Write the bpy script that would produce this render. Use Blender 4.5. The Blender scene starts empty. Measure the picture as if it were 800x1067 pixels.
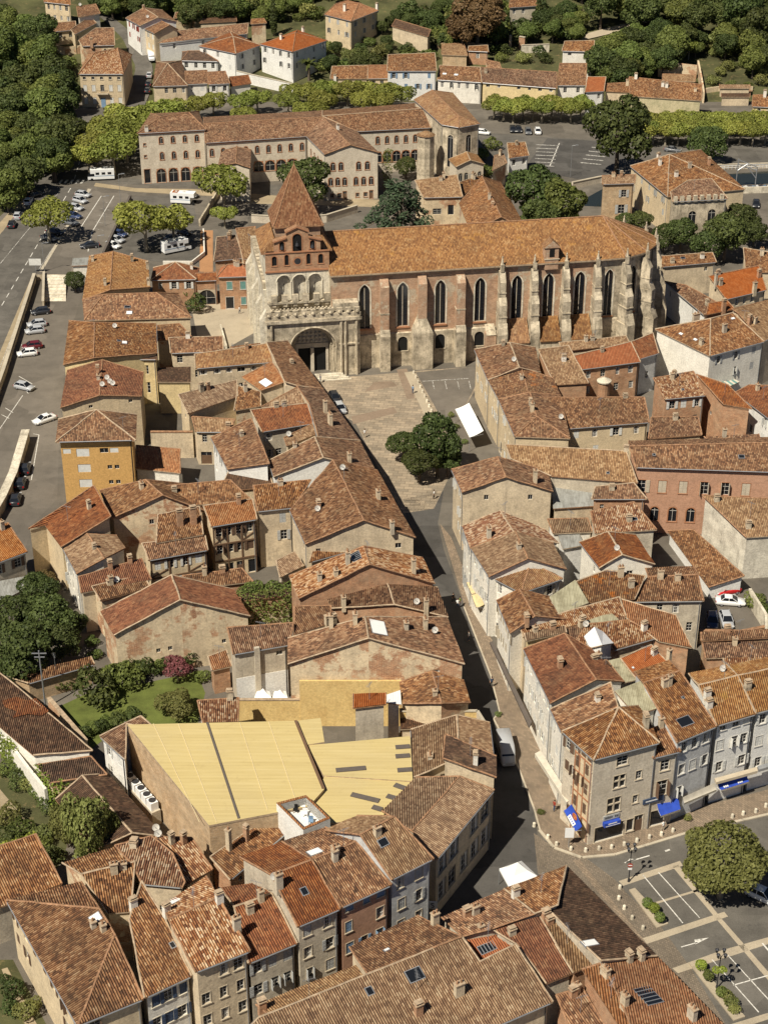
import bpy, bmesh, math, random
from mathutils import Vector, Matrix, noise
from mathutils.bvhtree import BVHTree
from mathutils.geometry import tessellate_polygon
rnd = random.Random(7)
PI = math.pi
sc = bpy.context.scene
C = sc.collection
FP, TH, HC = 1752.0, math.radians(29.7), 137.0
CAM = Vector((0, 0, HC))
def raydir(px, py):
    a = (px-400)/FP; b = (533.5-py)/FP
    return Vector((a, math.cos(TH)+b*math.sin(TH), -math.sin(TH)+b*math.cos(TH)))
def terrain(x, y):
    t = max(0.0, y-478)
    h = 0.10*t + 0.0006*t*t if t < 160 else 0.10*160+0.0006*25600+0.29*(t-160)
    w = max(0.0, -62-x)*max(0.0, min(1, (y-395)/60))*0.0
    return h+w
def U(px, py, z=0.0):
    d = raydir(px, py)
    t = (z-HC)/d.z
    return CAM+d*t
def UT(px, py, h=0.0):
    """point on the measured ray at height h above the terrain"""
    d = raydir(px, py)
    lo, hi = 50.0, 1500.0
    for _ in range(50):
        m = (lo+hi)/2; p = CAM+d*m
        if p.z > terrain(p.x, p.y)+h: lo = m
        else: hi = m
    return CAM+d*lo
def newmat(name):
    m = bpy.data.materials.new(name); m.use_nodes = True
    nt = m.node_tree; nt.nodes.clear()
    o = nt.nodes.new('ShaderNodeOutputMaterial'); b = nt.nodes.new('ShaderNodeBsdfPrincipled')
    nt.links.new(b.outputs[0], o.inputs[0])
    b.inputs['Roughness'].default_value = 0.85
    b.inputs['Specular IOR Level'].default_value = 0.25
    return m, nt, b
class N:
    def __init__(s, nt): s.nt = nt
    def n(s, t, **k):
        x = s.nt.nodes.new('ShaderNode'+t)
        for a, v in k.items(): setattr(x, a, v)
        return x
    def l(s, a, b): s.nt.links.new(a, b)
    def val(s, sock, v):
        if hasattr(v, 'is_output') or isinstance(v, bpy.types.NodeSocket): s.l(v, sock)
        else: sock.default_value = v
    def math(s, op, a, b=0.0, c=0.0, clamp=False):
        x = s.n('Math', operation=op, use_clamp=clamp)
        s.val(x.inputs[0], a); s.val(x.inputs[1], b)
        if op in ('MULTIPLY_ADD', 'COMPARE', 'SMOOTH_MIN'): s.val(x.inputs[2], c)
        return x.outputs[0]
    def noise(s, vec, scale, detail=3.0, rough=0.6, dim='3D', w=None):
        x = s.n('TexNoise', noise_dimensions=dim)
        if vec is not None: s.l(vec, x.inputs['Vector'])
        if w is not None: s.val(x.inputs['W'], w)
        x.inputs['Scale'].default_value = scale; x.inputs['Detail'].default_value = detail; x.inputs['Roughness'].default_value = rough
        return x.outputs['Fac']
    def ramp(s, fac, stops, interp='LINEAR'):
        x = s.n('ValToRGB'); x.color_ramp.interpolation = interp
        cr = x.color_ramp
        while len(cr.elements) < len(stops): cr.elements.new(0.5)
        for e, (p, c) in zip(cr.elements, stops):
            e.position = p; e.color = (c, c, c, 1) if isinstance(c, (int, float)) else (*c, 1)
        s.val(x.inputs[0], fac)
        return x.outputs[0]
    def mix(s, f, a, b, mode='MIX'):
        x = s.n('Mix', data_type='RGBA', blend_type=mode)
        s.val(x.inputs[0], f)
        for i, v in ((6, a), (7, b)):
            if isinstance(v, tuple): x.inputs[i].default_value = (*v, 1) if len(v) == 3 else v
            else: s.l(v, x.inputs[i])
        return x.outputs[2]
    def comb(s, x, y, z):
        k = s.n('CombineXYZ')
        s.val(k.inputs[0], x); s.val(k.inputs[1], y); s.val(k.inputs[2], z)
        return k.outputs[0]
    def sep(s, v):
        k = s.n('SeparateXYZ'); s.l(v, k.inputs[0]); return k.outputs
    def uv(s):
        return s.n('UVMap', uv_map='UVMap').outputs[0]
    def pos(s): return s.n('NewGeometry').outputs['Position']
    def bump(s, h, strength, dist, bsdf):
        x = s.n('Bump'); x.inputs['Strength'].default_value = strength; x.inputs['Distance'].default_value = dist
        s.l(h, x.inputs['Height']); s.l(x.outputs[0], bsdf.inputs['Normal'])
MATS = {}
def simple(name, col, rough=0.8, metal=0.0, var=0.15, scale=1.5):
    """plain paint, metal or stone with a slight soft variation"""
    if name in MATS: return MATS[name]
    m, nt, b = newmat(name); n = N(nt)
    f = n.noise(n.pos(), scale, 4)
    c = n.mix(n.ramp(f, [(0.3, 1-var), (0.7, 1+var*0.6)]), (0, 0, 0), col, 'MIX')
    mm = n.n('Mix', data_type='RGBA', blend_type='MULTIPLY'); mm.inputs[0].default_value = 1
    mm.inputs[6].default_value = (*col, 1); n.l(n.ramp(f, [(0.3, 1-var), (0.7, 1+var*0.5)]), mm.inputs[7])
    n.l(mm.outputs[2], b.inputs['Base Color'])
    b.inputs['Roughness'].default_value = rough; b.inputs['Metallic'].default_value = metal
    MATS[name] = m
    return m
def roof_mat(name, tiles, dark=(0.062, 0.040, 0.026), darkamt=0.5, patch=None, patchamt=0.0, clump=0.5, gain=1.0):
    """canal tile roof: columns of half-round tiles down the slope, each tile with a tone of its own, lichen in patches"""
    m, nt, b = newmat(name); n = N(nt)
    uv = n.uv(); u, v, _ = n.sep(uv)
    oi = n.n('ObjectInfo').outputs['Random']
    un = n.math('DIVIDE', u, 0.27); vn = n.math('DIVIDE', v, 0.42)
    col = n.math('FLOOR', un)
    wn0 = n.n('TexWhiteNoise', noise_dimensions='1D'); n.l(col, wn0.inputs['W'])
    vs = n.math('ADD', vn, wn0.outputs[0])
    row = n.math('FLOOR', vs)
    wn = n.n('TexWhiteNoise', noise_dimensions='3D'); n.l(n.comb(col, row, oi), wn.inputs['Vector'])
    seedv = n.n('VectorMath', operation='ADD'); n.l(uv, seedv.inputs[0]); n.l(n.comb(n.math('MULTIPLY', oi, 91.0), n.math('MULTIPLY', oi, 53.0), 0.0), seedv.inputs[1])
    sv = seedv.outputs[0]
    cl = n.noise(sv, 0.9, 3, 0.65)
    k = n.math('ADD', n.math('MULTIPLY', wn.outputs[0], 1-clump), n.math('MULTIPLY', n.math('SUBTRACT', n.math('MULTIPLY', cl, 3.2), 1.1), clump))
    stops = [(i/(len(tiles)-1), tuple(x*gain for x in t)) for i, t in enumerate(tiles)]
    c = n.ramp(k, stops)
    big = n.noise(sv, 0.16, 5, 0.62)
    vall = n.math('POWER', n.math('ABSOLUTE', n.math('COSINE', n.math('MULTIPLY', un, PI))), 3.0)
    c = n.mix(n.math('MULTIPLY', vall, 0.55), c, dark)  # valley shade between tile columns painted into the colour, along with some dirt
    c = n.mix(n.math('MULTIPLY', n.ramp(big, [(0.42, 0.0), (0.68, 1.0)]), darkamt), c, dark)
    fine = n.noise(sv, 2.6, 4, 0.7)
    c = n.mix(n.math('MULTIPLY', n.ramp(fine, [(0.52, 0.0), (0.75, 1.0)]), 0.35*min(1, darkamt*1.6)), c, dark)
    lich = n.noise(sv, 0.45, 5, 0.75)
    c = n.mix(n.math('MULTIPLY', n.ramp(lich, [(0.5, 0.0), (0.7, 1.0)]), 0.34 if darkamt > .25 else .15), c, (0.21, 0.145, 0.085))
    if patch:
        pn = n.noise(sv, 0.33, 4, 0.7, '3D')
        c = n.mix(n.math('MULTIPLY', n.ramp(pn, [(0.58, 0.0), (0.66, 1.0)]), patchamt), c, patch)
    hv = n.n('HueSaturation'); n.l(c, hv.inputs['Color']); hv.inputs['Hue'].default_value = 0.502
    n.l(n.math('MULTIPLY_ADD', oi, 0.30, 0.88), hv.inputs['Value']); n.l(n.math('MULTIPLY_ADD', n.math('FRACT', n.math('MULTIPLY', oi, 7.3)), 0.18, 0.95), hv.inputs['Saturation'])
    n.l(hv.outputs[0], b.inputs['Base Color'])
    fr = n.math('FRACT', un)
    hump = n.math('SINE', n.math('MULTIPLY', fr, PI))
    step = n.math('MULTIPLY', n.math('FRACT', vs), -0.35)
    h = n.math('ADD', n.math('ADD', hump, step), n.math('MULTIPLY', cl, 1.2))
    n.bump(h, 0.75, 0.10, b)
    b.inputs['Roughness'].default_value = 0.9
    MATS[name] = m
    return m
def wall_mat(name, base, dirt=(0.16, 0.13, 0.10), dirtamt=0.45, brick=0.0, bcol=((0.27, 0.12, 0.065), (0.38, 0.20, 0.11)), mort=(0.36, 0.29, 0.2), rough=0.9, bscale=1.0, top=0.5):
    """render that weathers in streaks; brick = how much bare brickwork shows through"""
    m, nt, b = newmat(name); n = N(nt)
    uv = n.uv(); u, v, _ = n.sep(uv)
    oi = n.n('ObjectInfo').outputs['Random']
    sh = n.n('VectorMath', operation='ADD'); n.l(uv, sh.inputs[0]); n.l(n.comb(n.math('MULTIPLY', oi, 77.0), 0.0, n.math('MULTIPLY', oi, 31.0)), sh.inputs[1])
    sv = sh.outputs[0]
    s1 = n.noise(sv, 0.35, 5, 0.65)
    st = n.n('VectorMath', operation='MULTIPLY'); n.l(sv, st.inputs[0]); st.inputs[1].default_value = (1.6, 0.22, 1)
    s2 = n.noise(st.outputs[0], 1.0, 4, 0.6)
    s3 = n.noise(sv, 3.5, 4, 0.7)
    c = n.mix(n.math('MULTIPLY', n.ramp(s1, [(0.38, 0.0), (0.72, 1.0)]), dirtamt), base, dirt)
    c = n.mix(n.math('MULTIPLY', n.ramp(s2, [(0.5, 0.0), (0.78, 1.0)]), dirtamt*0.8), c, dirt)
    s4 = n.noise(sv, 1.1, 6, 0.8)
    c = n.mix(n.math('MULTIPLY', n.ramp(s4, [(0.53, 0.0), (0.62, 1.0)]), dirtamt*0.55), c, tuple(x*0.75 for x in dirt))
    c = n.mix(0.7, c, n.mix(1.0, c, n.ramp(s3, [(0.3, 0.66), (0.7, 1.18)]), 'MULTIPLY'))
    if brick > 0:
        bt = n.n('TexBrick'); n.l(uv, bt.inputs['Vector'])
        bt.inputs['Color1'].default_value = (*bcol[0], 1); bt.inputs['Color2'].default_value = (*bcol[1], 1); bt.inputs['Mortar'].default_value = (*mort, 1)
        bt.inputs['Scale'].default_value = 1.0; bt.inputs['Brick Width'].default_value = 0.42*bscale; bt.inputs['Row Height'].default_value = 0.12*bscale
        bt.inputs['Mortar Size'].default_value = 0.012*bscale; bt.inputs['Bias'].default_value = -0.1
        bc = n.mix(n.ramp(s3, [(0.40, 0.0), (0.75, 0.45)]), bt.outputs[0], dirt)
        bc = n.mix(n.ramp(s1, [(0.42, 0.0), (0.75, 0.5)]), bc, mort); bc = n.mix(1.0, bc, n.ramp(n.noise(sv, 0.8, 4, .7), [(.3, .72), (.7, 1.2)]), 'MULTIPLY')
        if brick >= 1: c = bc
        else:
            bn = n.noise(sv, 0.22, 5, 0.7)
            t = 1-brick
            c = n.mix(n.ramp(bn, [(max(0, 0.25+t*0.5-0.03), 0.0), (min(1, 0.25+t*0.5+0.03), 1.0)]), c, bc)
    n.l(c, b.inputs['Base Color'])
    n.bump(n.math('ADD', s3, n.math('MULTIPLY', s1, 2.0)), 0.35, 0.06, b)
    b.inputs['Roughness'].default_value = rough
    MATS[name] = m
    return m
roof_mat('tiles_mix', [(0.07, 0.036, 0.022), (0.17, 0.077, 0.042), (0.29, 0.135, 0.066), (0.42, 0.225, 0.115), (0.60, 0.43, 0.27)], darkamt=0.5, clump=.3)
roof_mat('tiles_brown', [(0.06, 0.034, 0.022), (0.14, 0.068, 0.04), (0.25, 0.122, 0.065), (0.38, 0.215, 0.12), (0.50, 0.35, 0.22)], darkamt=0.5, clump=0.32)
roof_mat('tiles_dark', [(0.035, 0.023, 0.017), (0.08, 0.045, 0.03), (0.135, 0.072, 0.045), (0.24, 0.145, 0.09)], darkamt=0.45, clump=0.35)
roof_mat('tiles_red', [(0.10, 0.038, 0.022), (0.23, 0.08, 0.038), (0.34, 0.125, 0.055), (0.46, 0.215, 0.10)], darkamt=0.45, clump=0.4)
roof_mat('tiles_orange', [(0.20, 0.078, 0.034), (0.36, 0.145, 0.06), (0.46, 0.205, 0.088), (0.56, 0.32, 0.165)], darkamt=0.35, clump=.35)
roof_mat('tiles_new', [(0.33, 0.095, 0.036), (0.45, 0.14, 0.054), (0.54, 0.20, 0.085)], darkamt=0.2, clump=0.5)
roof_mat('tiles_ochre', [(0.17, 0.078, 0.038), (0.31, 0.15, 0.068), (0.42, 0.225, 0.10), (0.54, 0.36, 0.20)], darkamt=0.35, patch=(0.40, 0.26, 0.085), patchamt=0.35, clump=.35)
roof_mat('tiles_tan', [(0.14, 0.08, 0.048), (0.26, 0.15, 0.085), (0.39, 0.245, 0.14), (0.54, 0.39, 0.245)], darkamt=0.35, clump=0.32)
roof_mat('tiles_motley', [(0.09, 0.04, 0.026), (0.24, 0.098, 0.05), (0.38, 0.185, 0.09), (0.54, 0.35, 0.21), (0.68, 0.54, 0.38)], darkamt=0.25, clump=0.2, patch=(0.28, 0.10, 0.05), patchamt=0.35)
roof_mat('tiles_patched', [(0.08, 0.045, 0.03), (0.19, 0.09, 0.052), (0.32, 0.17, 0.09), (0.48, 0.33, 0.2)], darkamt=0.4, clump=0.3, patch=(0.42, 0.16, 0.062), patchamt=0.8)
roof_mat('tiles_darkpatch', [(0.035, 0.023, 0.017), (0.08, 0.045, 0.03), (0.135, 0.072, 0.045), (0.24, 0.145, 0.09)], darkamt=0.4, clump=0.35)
wall_mat('render_cream', (0.70, 0.56, 0.36), dirtamt=0.3)
wall_mat('render_white', (0.86, 0.81, 0.70), dirtamt=0.22)
wall_mat('render_bright', (0.82, 0.80, 0.74), dirtamt=0.15)
wall_mat('render_beige', (0.70, 0.57, 0.39), dirtamt=0.42)
wall_mat('render_grey', (0.62, 0.54, 0.41), dirtamt=0.45)
wall_mat('render_bluish', (0.62, 0.62, 0.60), dirtamt=0.35)
wall_mat('render_yellow', (0.76, 0.60, 0.32), dirtamt=0.2)
wall_mat('render_ochre', (0.62, 0.37, 0.13), dirtamt=0.15, dirt=(0.4, 0.22, 0.08))
wall_mat('render_pink', (0.52, 0.30, 0.195), dirtamt=0.35, dirt=(0.32, 0.18, 0.11))
wall_mat('rubble', (0.76, 0.61, 0.40), dirtamt=0.40, brick=0.45, bscale=1.5, bcol=((0.36, 0.145, 0.07), (0.54, 0.27, 0.14)), mort=(0.62, 0.48, 0.31))
wall_mat('brick', (0.4, 0.3, 0.2), brick=1.0, dirtamt=0.4, bcol=((0.38, 0.17, 0.085), (0.52, 0.27, 0.14)), mort=(0.5, 0.37, 0.24))
wall_mat('brick_pale', (0.4, 0.3, 0.2), brick=1.0, dirtamt=0.35, bcol=((0.46, 0.29, 0.15), (0.60, 0.42, 0.25)), mort=(0.56, 0.45, 0.3))
wall_mat('brick_church', (0.58, 0.48, 0.34), brick=0.66, dirtamt=0.5, bcol=((0.37, 0.19, 0.11), (0.52, 0.32, 0.195)), mort=(0.54, 0.41, 0.28))
wall_mat('limewash', (0.74, 0.68, 0.55), dirt=(0.27, 0.24, 0.19), dirtamt=0.75)
wall_mat('stone', (0.72, 0.61, 0.44), dirt=(0.115, 0.095, 0.065), dirtamt=0.92, brick=0.25, bcol=((0.46, 0.38, 0.27), (0.60, 0.50, 0.36)), mort=(0.33, 0.28, 0.2), bscale=2.4)
wall_mat('stone_pale', (0.82, 0.74, 0.58), dirt=(0.20, 0.17, 0.12), dirtamt=0.7)
wall_mat('stone_grey', (0.67, 0.585, 0.455), dirt=(0.3, 0.24, 0.17), dirtamt=0.4)
wall_mat('yellow_stained', (0.74, 0.54, 0.23), dirt=(0.5, 0.31, 0.11), dirtamt=0.45)
wall_mat('slats', (0.62, 0.53, 0.33), dirt=(0.25, 0.25, 0.13), dirtamt=0.6)
glass = None
def mk_glass():
    m, nt, b = newmat('window_glass')
    b.inputs['Base Color'].default_value = (0.012, 0.014, 0.018, 1); b.inputs['Roughness'].default_value = 0.12; b.inputs['Specular IOR Level'].default_value = 0.5
    MATS['glass'] = m
mk_glass()
simple('black', (0.012, 0.012, 0.012), 0.7)
simple('frame_white', (0.58, 0.55, 0.49), 0.6)
simple('trim_stone', (0.52, 0.44, 0.32), 0.85)
simple('trim_brick', (0.40, 0.19, 0.10), 0.85)
simple('wood', (0.16, 0.095, 0.055), 0.8)
simple('timber_grey', (0.12, 0.10, 0.085), 0.85)
simple('ridge', (0.34, 0.19, 0.105), 0.9, var=0.5, scale=2.5)
simple('mortar', (0.44, 0.33, 0.22), 0.9, var=0.4, scale=2)
simple('zinc', (0.42, 0.43, 0.44), 0.45, 0.6)
simple('metal_dark', (0.05, 0.05, 0.055), 0.5, 0.3)
simple('white_paint', (0.80, 0.80, 0.78), 0.5, var=0.05)
simple('canvas_white', (0.85, 0.84, 0.80), 0.8, var=0.04)
simple('canvas_blue', (0.03, 0.075, 0.42), 0.8, var=0.25, scale=1.2)
simple('canvas_cream', (0.62, 0.56, 0.45), 0.85)
simple('sh_blue', (0.20, 0.30, 0.42), 0.6); simple('sh_grey', (0.42, 0.42, 0.40), 0.6); simple('sh_white', (0.66, 0.65, 0.60), 0.6)
simple('sh_brown', (0.14, 0.085, 0.055), 0.7); simple('sh_green', (0.15, 0.30, 0.27), 0.6); simple('sh_navy', (0.05, 0.075, 0.13), 0.6); simple('sh_red', (0.32, 0.05, 0.03), 0.6)
simple('sh_beige', (0.52, 0.45, 0.34), 0.7)
def corr_mat(name, col, dirt, amt):
    m, nt, b = newmat(name); n = N(nt); uv = n.uv(); u, v, _ = n.sep(uv)
    fr = n.math('ABSOLUTE', n.math('COSINE', n.math('MULTIPLY', u, PI/.22)))
    sx = n.n('VectorMath', operation='MULTIPLY'); n.l(uv, sx.inputs[0]); sx.inputs[1].default_value = (2.2, .25, 1)
    c = n.mix(n.math('MULTIPLY', n.ramp(n.noise(sx.outputs[0], 1, 5, .7), [(.4, 0.), (.68, 1.)]), amt), col, dirt)
    c = n.mix(n.math('MULTIPLY', n.ramp(n.noise(uv, .5, 5, .7), [(.45, 0.), (.7, 1.)]), amt), c, tuple(x*.7 for x in dirt))
    c = n.mix(n.math('MULTIPLY', n.math('POWER', fr, 4.0), .3), c, dirt); n.l(c, b.inputs['Base Color']); n.bump(fr, .5, .05, b); b.inputs['Roughness'].default_value = .6; MATS[name] = m
def planar_uv(pts):
    a = [Vector(p) for p in pts]
    nn = Vector((0, 0, 0))
    for i in range(len(a)):
        p, q = a[i], a[(i+1) % len(a)]
        nn += Vector(((p.y-q.y)*(p.z+q.z), (p.z-q.z)*(p.x+q.x), (p.x-q.x)*(p.y+q.y)))
    if nn.length < 1e-9: return [(0, 0)]*len(a)
    nn.normalize()
    if abs(nn.z) > 0.97: return [(p.x, p.y) for p in a]
    e = Vector((-nn.y, nn.x, 0)).normalized(); s = nn.cross(e)
    return [(p.dot(e), p.dot(s)) for p in a]
class MB:
    def __init__(s): s.v = []; s.f = []; s.m = []; s.uv = []; s.sm = []
    def face(s, pts, m=0, uv=None, smooth=False):
        b = len(s.v); s.v += [tuple(p) for p in pts]; s.f.append(tuple(range(b, b+len(pts)))); s.m.append(m)
        s.uv += (uv or planar_uv(pts)); s.sm.append(smooth)
    def box(s, x0, x1, y0, y1, z0, z1, m=0, M=None, skip=''):
        P = [Vector((x, y, z)) for z in (z0, z1) for y in (y0, y1) for x in (x0, x1)]
        if M is not None: P = [M @ p for p in P]
        for k, q in (('b', (0, 2, 3, 1)), ('t', (4, 5, 7, 6)), ('s', (0, 1, 5, 4)), ('n', (3, 2, 6, 7)), ('w', (2, 0, 4, 6)), ('e', (1, 3, 7, 5))):
            if k not in skip: s.face([P[i] for i in q], m)
    def prism(s, poly, z0, z1, m=0, bottom=False, mtop=None):
        """poly: list of (x,y) counter-clockwise"""
        n = len(poly)
        for i in range(n):
            a, b = poly[i], poly[(i+1) % n]
            s.face([(a[0], a[1], z0), (b[0], b[1], z0), (b[0], b[1], z1), (a[0], a[1], z1)], m)
        s.face([(p[0], p[1], z1) for p in poly], m if mtop is None else mtop)
        if bottom: s.face([(p[0], p[1], z0) for p in reversed(poly)], m)
    def tube(s, a, b, r0, r1=None, n=6, m=0, caps=True, smooth=True):
        a, b = Vector(a), Vector(b); r1 = r0 if r1 is None else r1
        d = (b-a)
        if d.length < 1e-6: return
        d.normalize(); x = d.orthogonal().normalized(); y = d.cross(x)
        A = [a+(x*math.cos(2*PI*i/n)+y*math.sin(2*PI*i/n))*r0 for i in range(n)]
        B = [b+(x*math.cos(2*PI*i/n)+y*math.sin(2*PI*i/n))*r1 for i in range(n)]
        for i in range(n):
            j = (i+1) % n; s.face([A[i], A[j], B[j], B[i]], m, smooth=smooth)
        if caps:
            if r1 > 1e-4: s.face(B, m)
            if r0 > 1e-4: s.face(A[::-1], m)
    def ball(s, c, r, m=0, seg=8, rings=5, sq=1.0, jit=0.0, R=None):
        c = Vector(c); rows = []
        for i in range(rings+1):
            t = PI*i/rings
            rows.append([c+Vector((math.sin(t)*math.cos(2*PI*k/seg), math.sin(t)*math.sin(2*PI*k/seg), math.cos(t)*sq))*r*(1+(R.uniform(-jit, jit) if R else 0)) for k in range(seg)])
        for i in range(rings):
            for k in range(seg):
                l = (k+1) % seg
                q = [rows[i][k], rows[i+1][k], rows[i+1][l], rows[i][l]]
                if i == 0: q = [rows[0][0], rows[1][k], rows[1][l]]
                elif i == rings-1: q = [rows[i][k], rows[rings][0], rows[i][l]]
                s.face(q, m, smooth=True)
    def mesh(s, name, mats, org=(0, 0, 0)):
        me = bpy.data.meshes.new(name); o = Vector(org)
        me.from_pydata([tuple(Vector(v)-o) for v in s.v], [], s.f)
        for m in mats: me.materials.append(MATS[m] if isinstance(m, str) else m)
        me.polygons.foreach_set('material_index', s.m); me.polygons.foreach_set('use_smooth', s.sm)
        l = me.uv_layers.new(name='UVMap'); l.data.foreach_set('uv', [c for t in s.uv for c in t])
        me.update(); return me
    def build(s, name, mats, parent=None, org=(0, 0, 0)):
        if not s.f: return None
        o = bpy.data.objects.new(name, s.mesh(name, mats, org)); C.objects.link(o)
        if parent is not None: o.parent = parent
        else: o.location = org
        return o
def smooth_mesh(me):
    """weld a mesh so that smooth shading works"""
    bm = bmesh.new(); bm.from_mesh(me); bmesh.ops.remove_doubles(bm, verts=bm.verts, dist=0.0005); bm.to_mesh(me); bm.free(); return me
def tag(o, label=None, cat=None, group=None, kind=None):
    if label: o['label'] = label
    if cat: o['category'] = cat
    if group: o['group'] = group
    if kind: o['kind'] = kind
    return o
def thing(name, label, cat, loc=(0, 0, 0), rz=0.0, group=None):
    o = bpy.data.objects.new(name, None); C.objects.link(o); o.location = loc; o.rotation_euler = (0, 0, rz); o.empty_display_size = 0.5
    return tag(o, label, cat, group)
def put(me, name, parent, loc=(0, 0, 0), rz=0.0):
    o = bpy.data.objects.new(name, me); C.objects.link(o); o.parent = parent; o.location = loc; o.rotation_euler = (0, 0, rz); return o
def children_of(o): return KIDS.get(o.name, list(o.children))
KIDS = {}
def dup(root, loc, rz=0.0, label=None, group=None, scale=None):
    r = root.copy(); C.objects.link(r); r.location = loc; r.rotation_euler = (0, 0, rz)
    if label: r['label'] = label
    if group: r['group'] = group
    if scale is not None: r.scale = scale if hasattr(scale, '__len__') else (scale,)*3
    if root.name not in KIDS: KIDS[root.name] = [(c, list(c.children)) for c in root.children]
    for ch, gs in KIDS[root.name]:
        c = ch.copy(); C.objects.link(c); c.parent = r
        for g in gs:
            d = g.copy(); C.objects.link(d); d.parent = c
    return r
PROTO = {}
def window_meshes(style, w, h, sh, trim):
    hole = style == 'hole'
    if hole: style = 'arch'
    key = (hole, style, round(w, 2), round(h, 2), sh, trim)
    if key in PROTO: return PROTO[key]
    mb = MB(); D = 0.16
    tw = 0.09 if trim else 0
    if style == 'arch':
        r = w/2; hs = h-r; n = 8
        arc = [(r*math.cos(PI*i/n), hs+r*math.sin(PI*i/n)) for i in range(n+1)]
        mb.face([(-r, D, 0), (r, D, 0)]+[(x, D, z) for x, z in arc], 0)
        for i in range(n):            # spandrel filling flush with the wall, then the ring of voussoirs
            (x0, z0), (x1, z1) = arc[i], arc[i+1]
            cx0 = r if x0 > 0.001 else (-r if x0 < -0.001 else 0); cx1 = r if x1 > 0.001 else (-r if x1 < -0.001 else 0)
            mb.face([(x0, .004, z0), (cx0 if i else r, .004, h if i else hs), (cx1 if i < n-1 else -r, .004, h if i < n-1 else hs), (x1, .004, z1)][::-1], 2)
            k = (r+.18)/r
            mb.face([(x0, -.04, z0), (x1, -.04, z1), (x1*k, -.04, hs+(z1-hs)*k), (x0*k, -.04, hs+(z0-hs)*k)], 2)
            mb.face([(x0, -.04, z0), (x0, D, z0), (x1, D, z1), (x1, -.04, z1)], 2)
        for s_ in (-1, 1):
            mb.box(s_*r-(.18 if s_ < 0 else 0), s_*r+(.18 if s_ > 0 else 0), -.04, .02, 0, hs, 2)
        if not hole: mb.box(-.03, .03, D-.04, D, 0, h-.02, 1); mb.box(-r, r, D-.04, D-.005, hs-.03, hs+.03, 1)
        mb.box(-r-.2, r+.2, -.08, .02, -.14, 0, 2)
    else:
        mb.face([(-w/2, D, 0), (w/2, D, 0), (w/2, D, h), (-w/2, D, h)], 0)
        f = 0.05
        for x in (-w/2, w/2-f): mb.box(x, x+f, D-.05, D-.004, 0, h, 1)
        for z in (0, h-f): mb.box(-w/2+f, w/2-f, D-.05, D-.004, z, z+f, 1)
        if style != 'shop': mb.box(-.022, .022, D-.05, D-.006, f, h-f, 1)
        if style == 'cross':
            mb.box(-.09, .09, .0, D-.02, 0, h, 2); mb.box(-w/2, w/2, .004, D-.03, h*.55-.09, h*.55+.09, 2)
        elif h > 1.1 and style != 'shop':
            for k in (1/3, 2/3): mb.box(-w/2+f, w/2-f, D-.045, D-.006, h*k-.02, h*k+.02, 1)
        if style == 'door':
            mb.box(-w/2+f, w/2-f, D-.07, D-.003, 0.02, h*.7, 3)
        if trim:
            for x in (-w/2-tw, w/2): mb.box(x, x+tw, -.035, .02, 0, h, 2)
            mb.box(-w/2-tw, w/2+tw, -.035, .02, h, h+tw, 2)
            mb.box(-w/2-tw-.05, w/2+tw+.05, -.10, .02, -.12, 0, 2)
        if style == 'curt':
            for x in (-w/2+f, w/2-f-w*.26): mb.box(x, x+w*.26, D-.012, D-.003, f, h-f, 1)
        if style == 'blind': mb.box(-w/2+.02, w/2-.02, D-.10, D-.05, 0.02, h*.98, 3)
    base = mb.mesh('window', ['black' if hole else 'glass', 'frame_white', trim or 'trim_stone', sh or 'wood'])
    shm = []
    if style == 'open':
        for s_ in (-1, 1):
            q = MB(); x0 = s_*(w/2+.03); x1 = s_*(w+.0)
            a, b_ = min(x0, x1), max(x0, x1)
            q.box(a, b_, -.085, -.045, 0.0, h, 0)
            for k in range(3): q.box(a+.05, b_-.05, -.10, -.084, h*(k+.12)/3, h*(k+.88)/3, 0)
            shm.append(q.mesh('shutter', [sh]))
    elif style == 'ajar':
        for s_ in (-1, 1):
            q = MB(); x0 = s_*w/2
            q.box(x0-.025, x0+.025, -w/2*.95, -.04, 0.0, h, 0); shm.append(q.mesh('shutter', [sh]))
    elif style == 'closed':
        for s_ in (-1, 1):
            q = MB(); a, b_ = (-w/2+.01, -.01) if s_ < 0 else (.01, w/2-.01)
            q.box(a, b_, .03, .07, 0.0, h-.01, 0)
            for k in range(3): q.box(a+.06, b_-.06, .015, .031, h*(k+.12)/3, h*(k+.88)/3, 0)
            shm.append(q.mesh('shutter', [sh]))
    PROTO[key] = (base, shm)
    return PROTO[key]
def add_window(parent, p, e, w, h, style, sh=None, trim=None, name='window'):
    """p: world point at the middle of the opening's lower edge on the wall plane, e: unit direction along the wall (outside on its right)"""
    base, shm = window_meshes(style, w, h, sh, trim)
    rz = math.atan2(e.y, e.x)
    o = put(base, name, parent, p-ORG(parent), rz)
    for m in shm: put(m, 'shutter', o)
    return o
def ORG(o):
    p = Vector(o.location)
    while o.parent: o = o.parent; p += Vector(o.location)
    return p
HOUSES = []
def solve_ridge(px, py, a, b, ze, s):
    """height where the measured ray meets a roof plane rising from the eave a-b with slope s"""
    d = (b-a); d.z = 0; d.normalize()
    lo, hi = ze+0.2, ze+7.0
    def g(z):
        p = U(px, py, z); q = p-a; q.z = 0
        return z-ze-s*abs(q.x*d.y-q.y*d.x)
    if g(lo) > 0: return lo
    for _ in range(40):
        m = (lo+hi)/2
        if g(m) < 0: lo = m
        else: hi = m
    return lo
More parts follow.
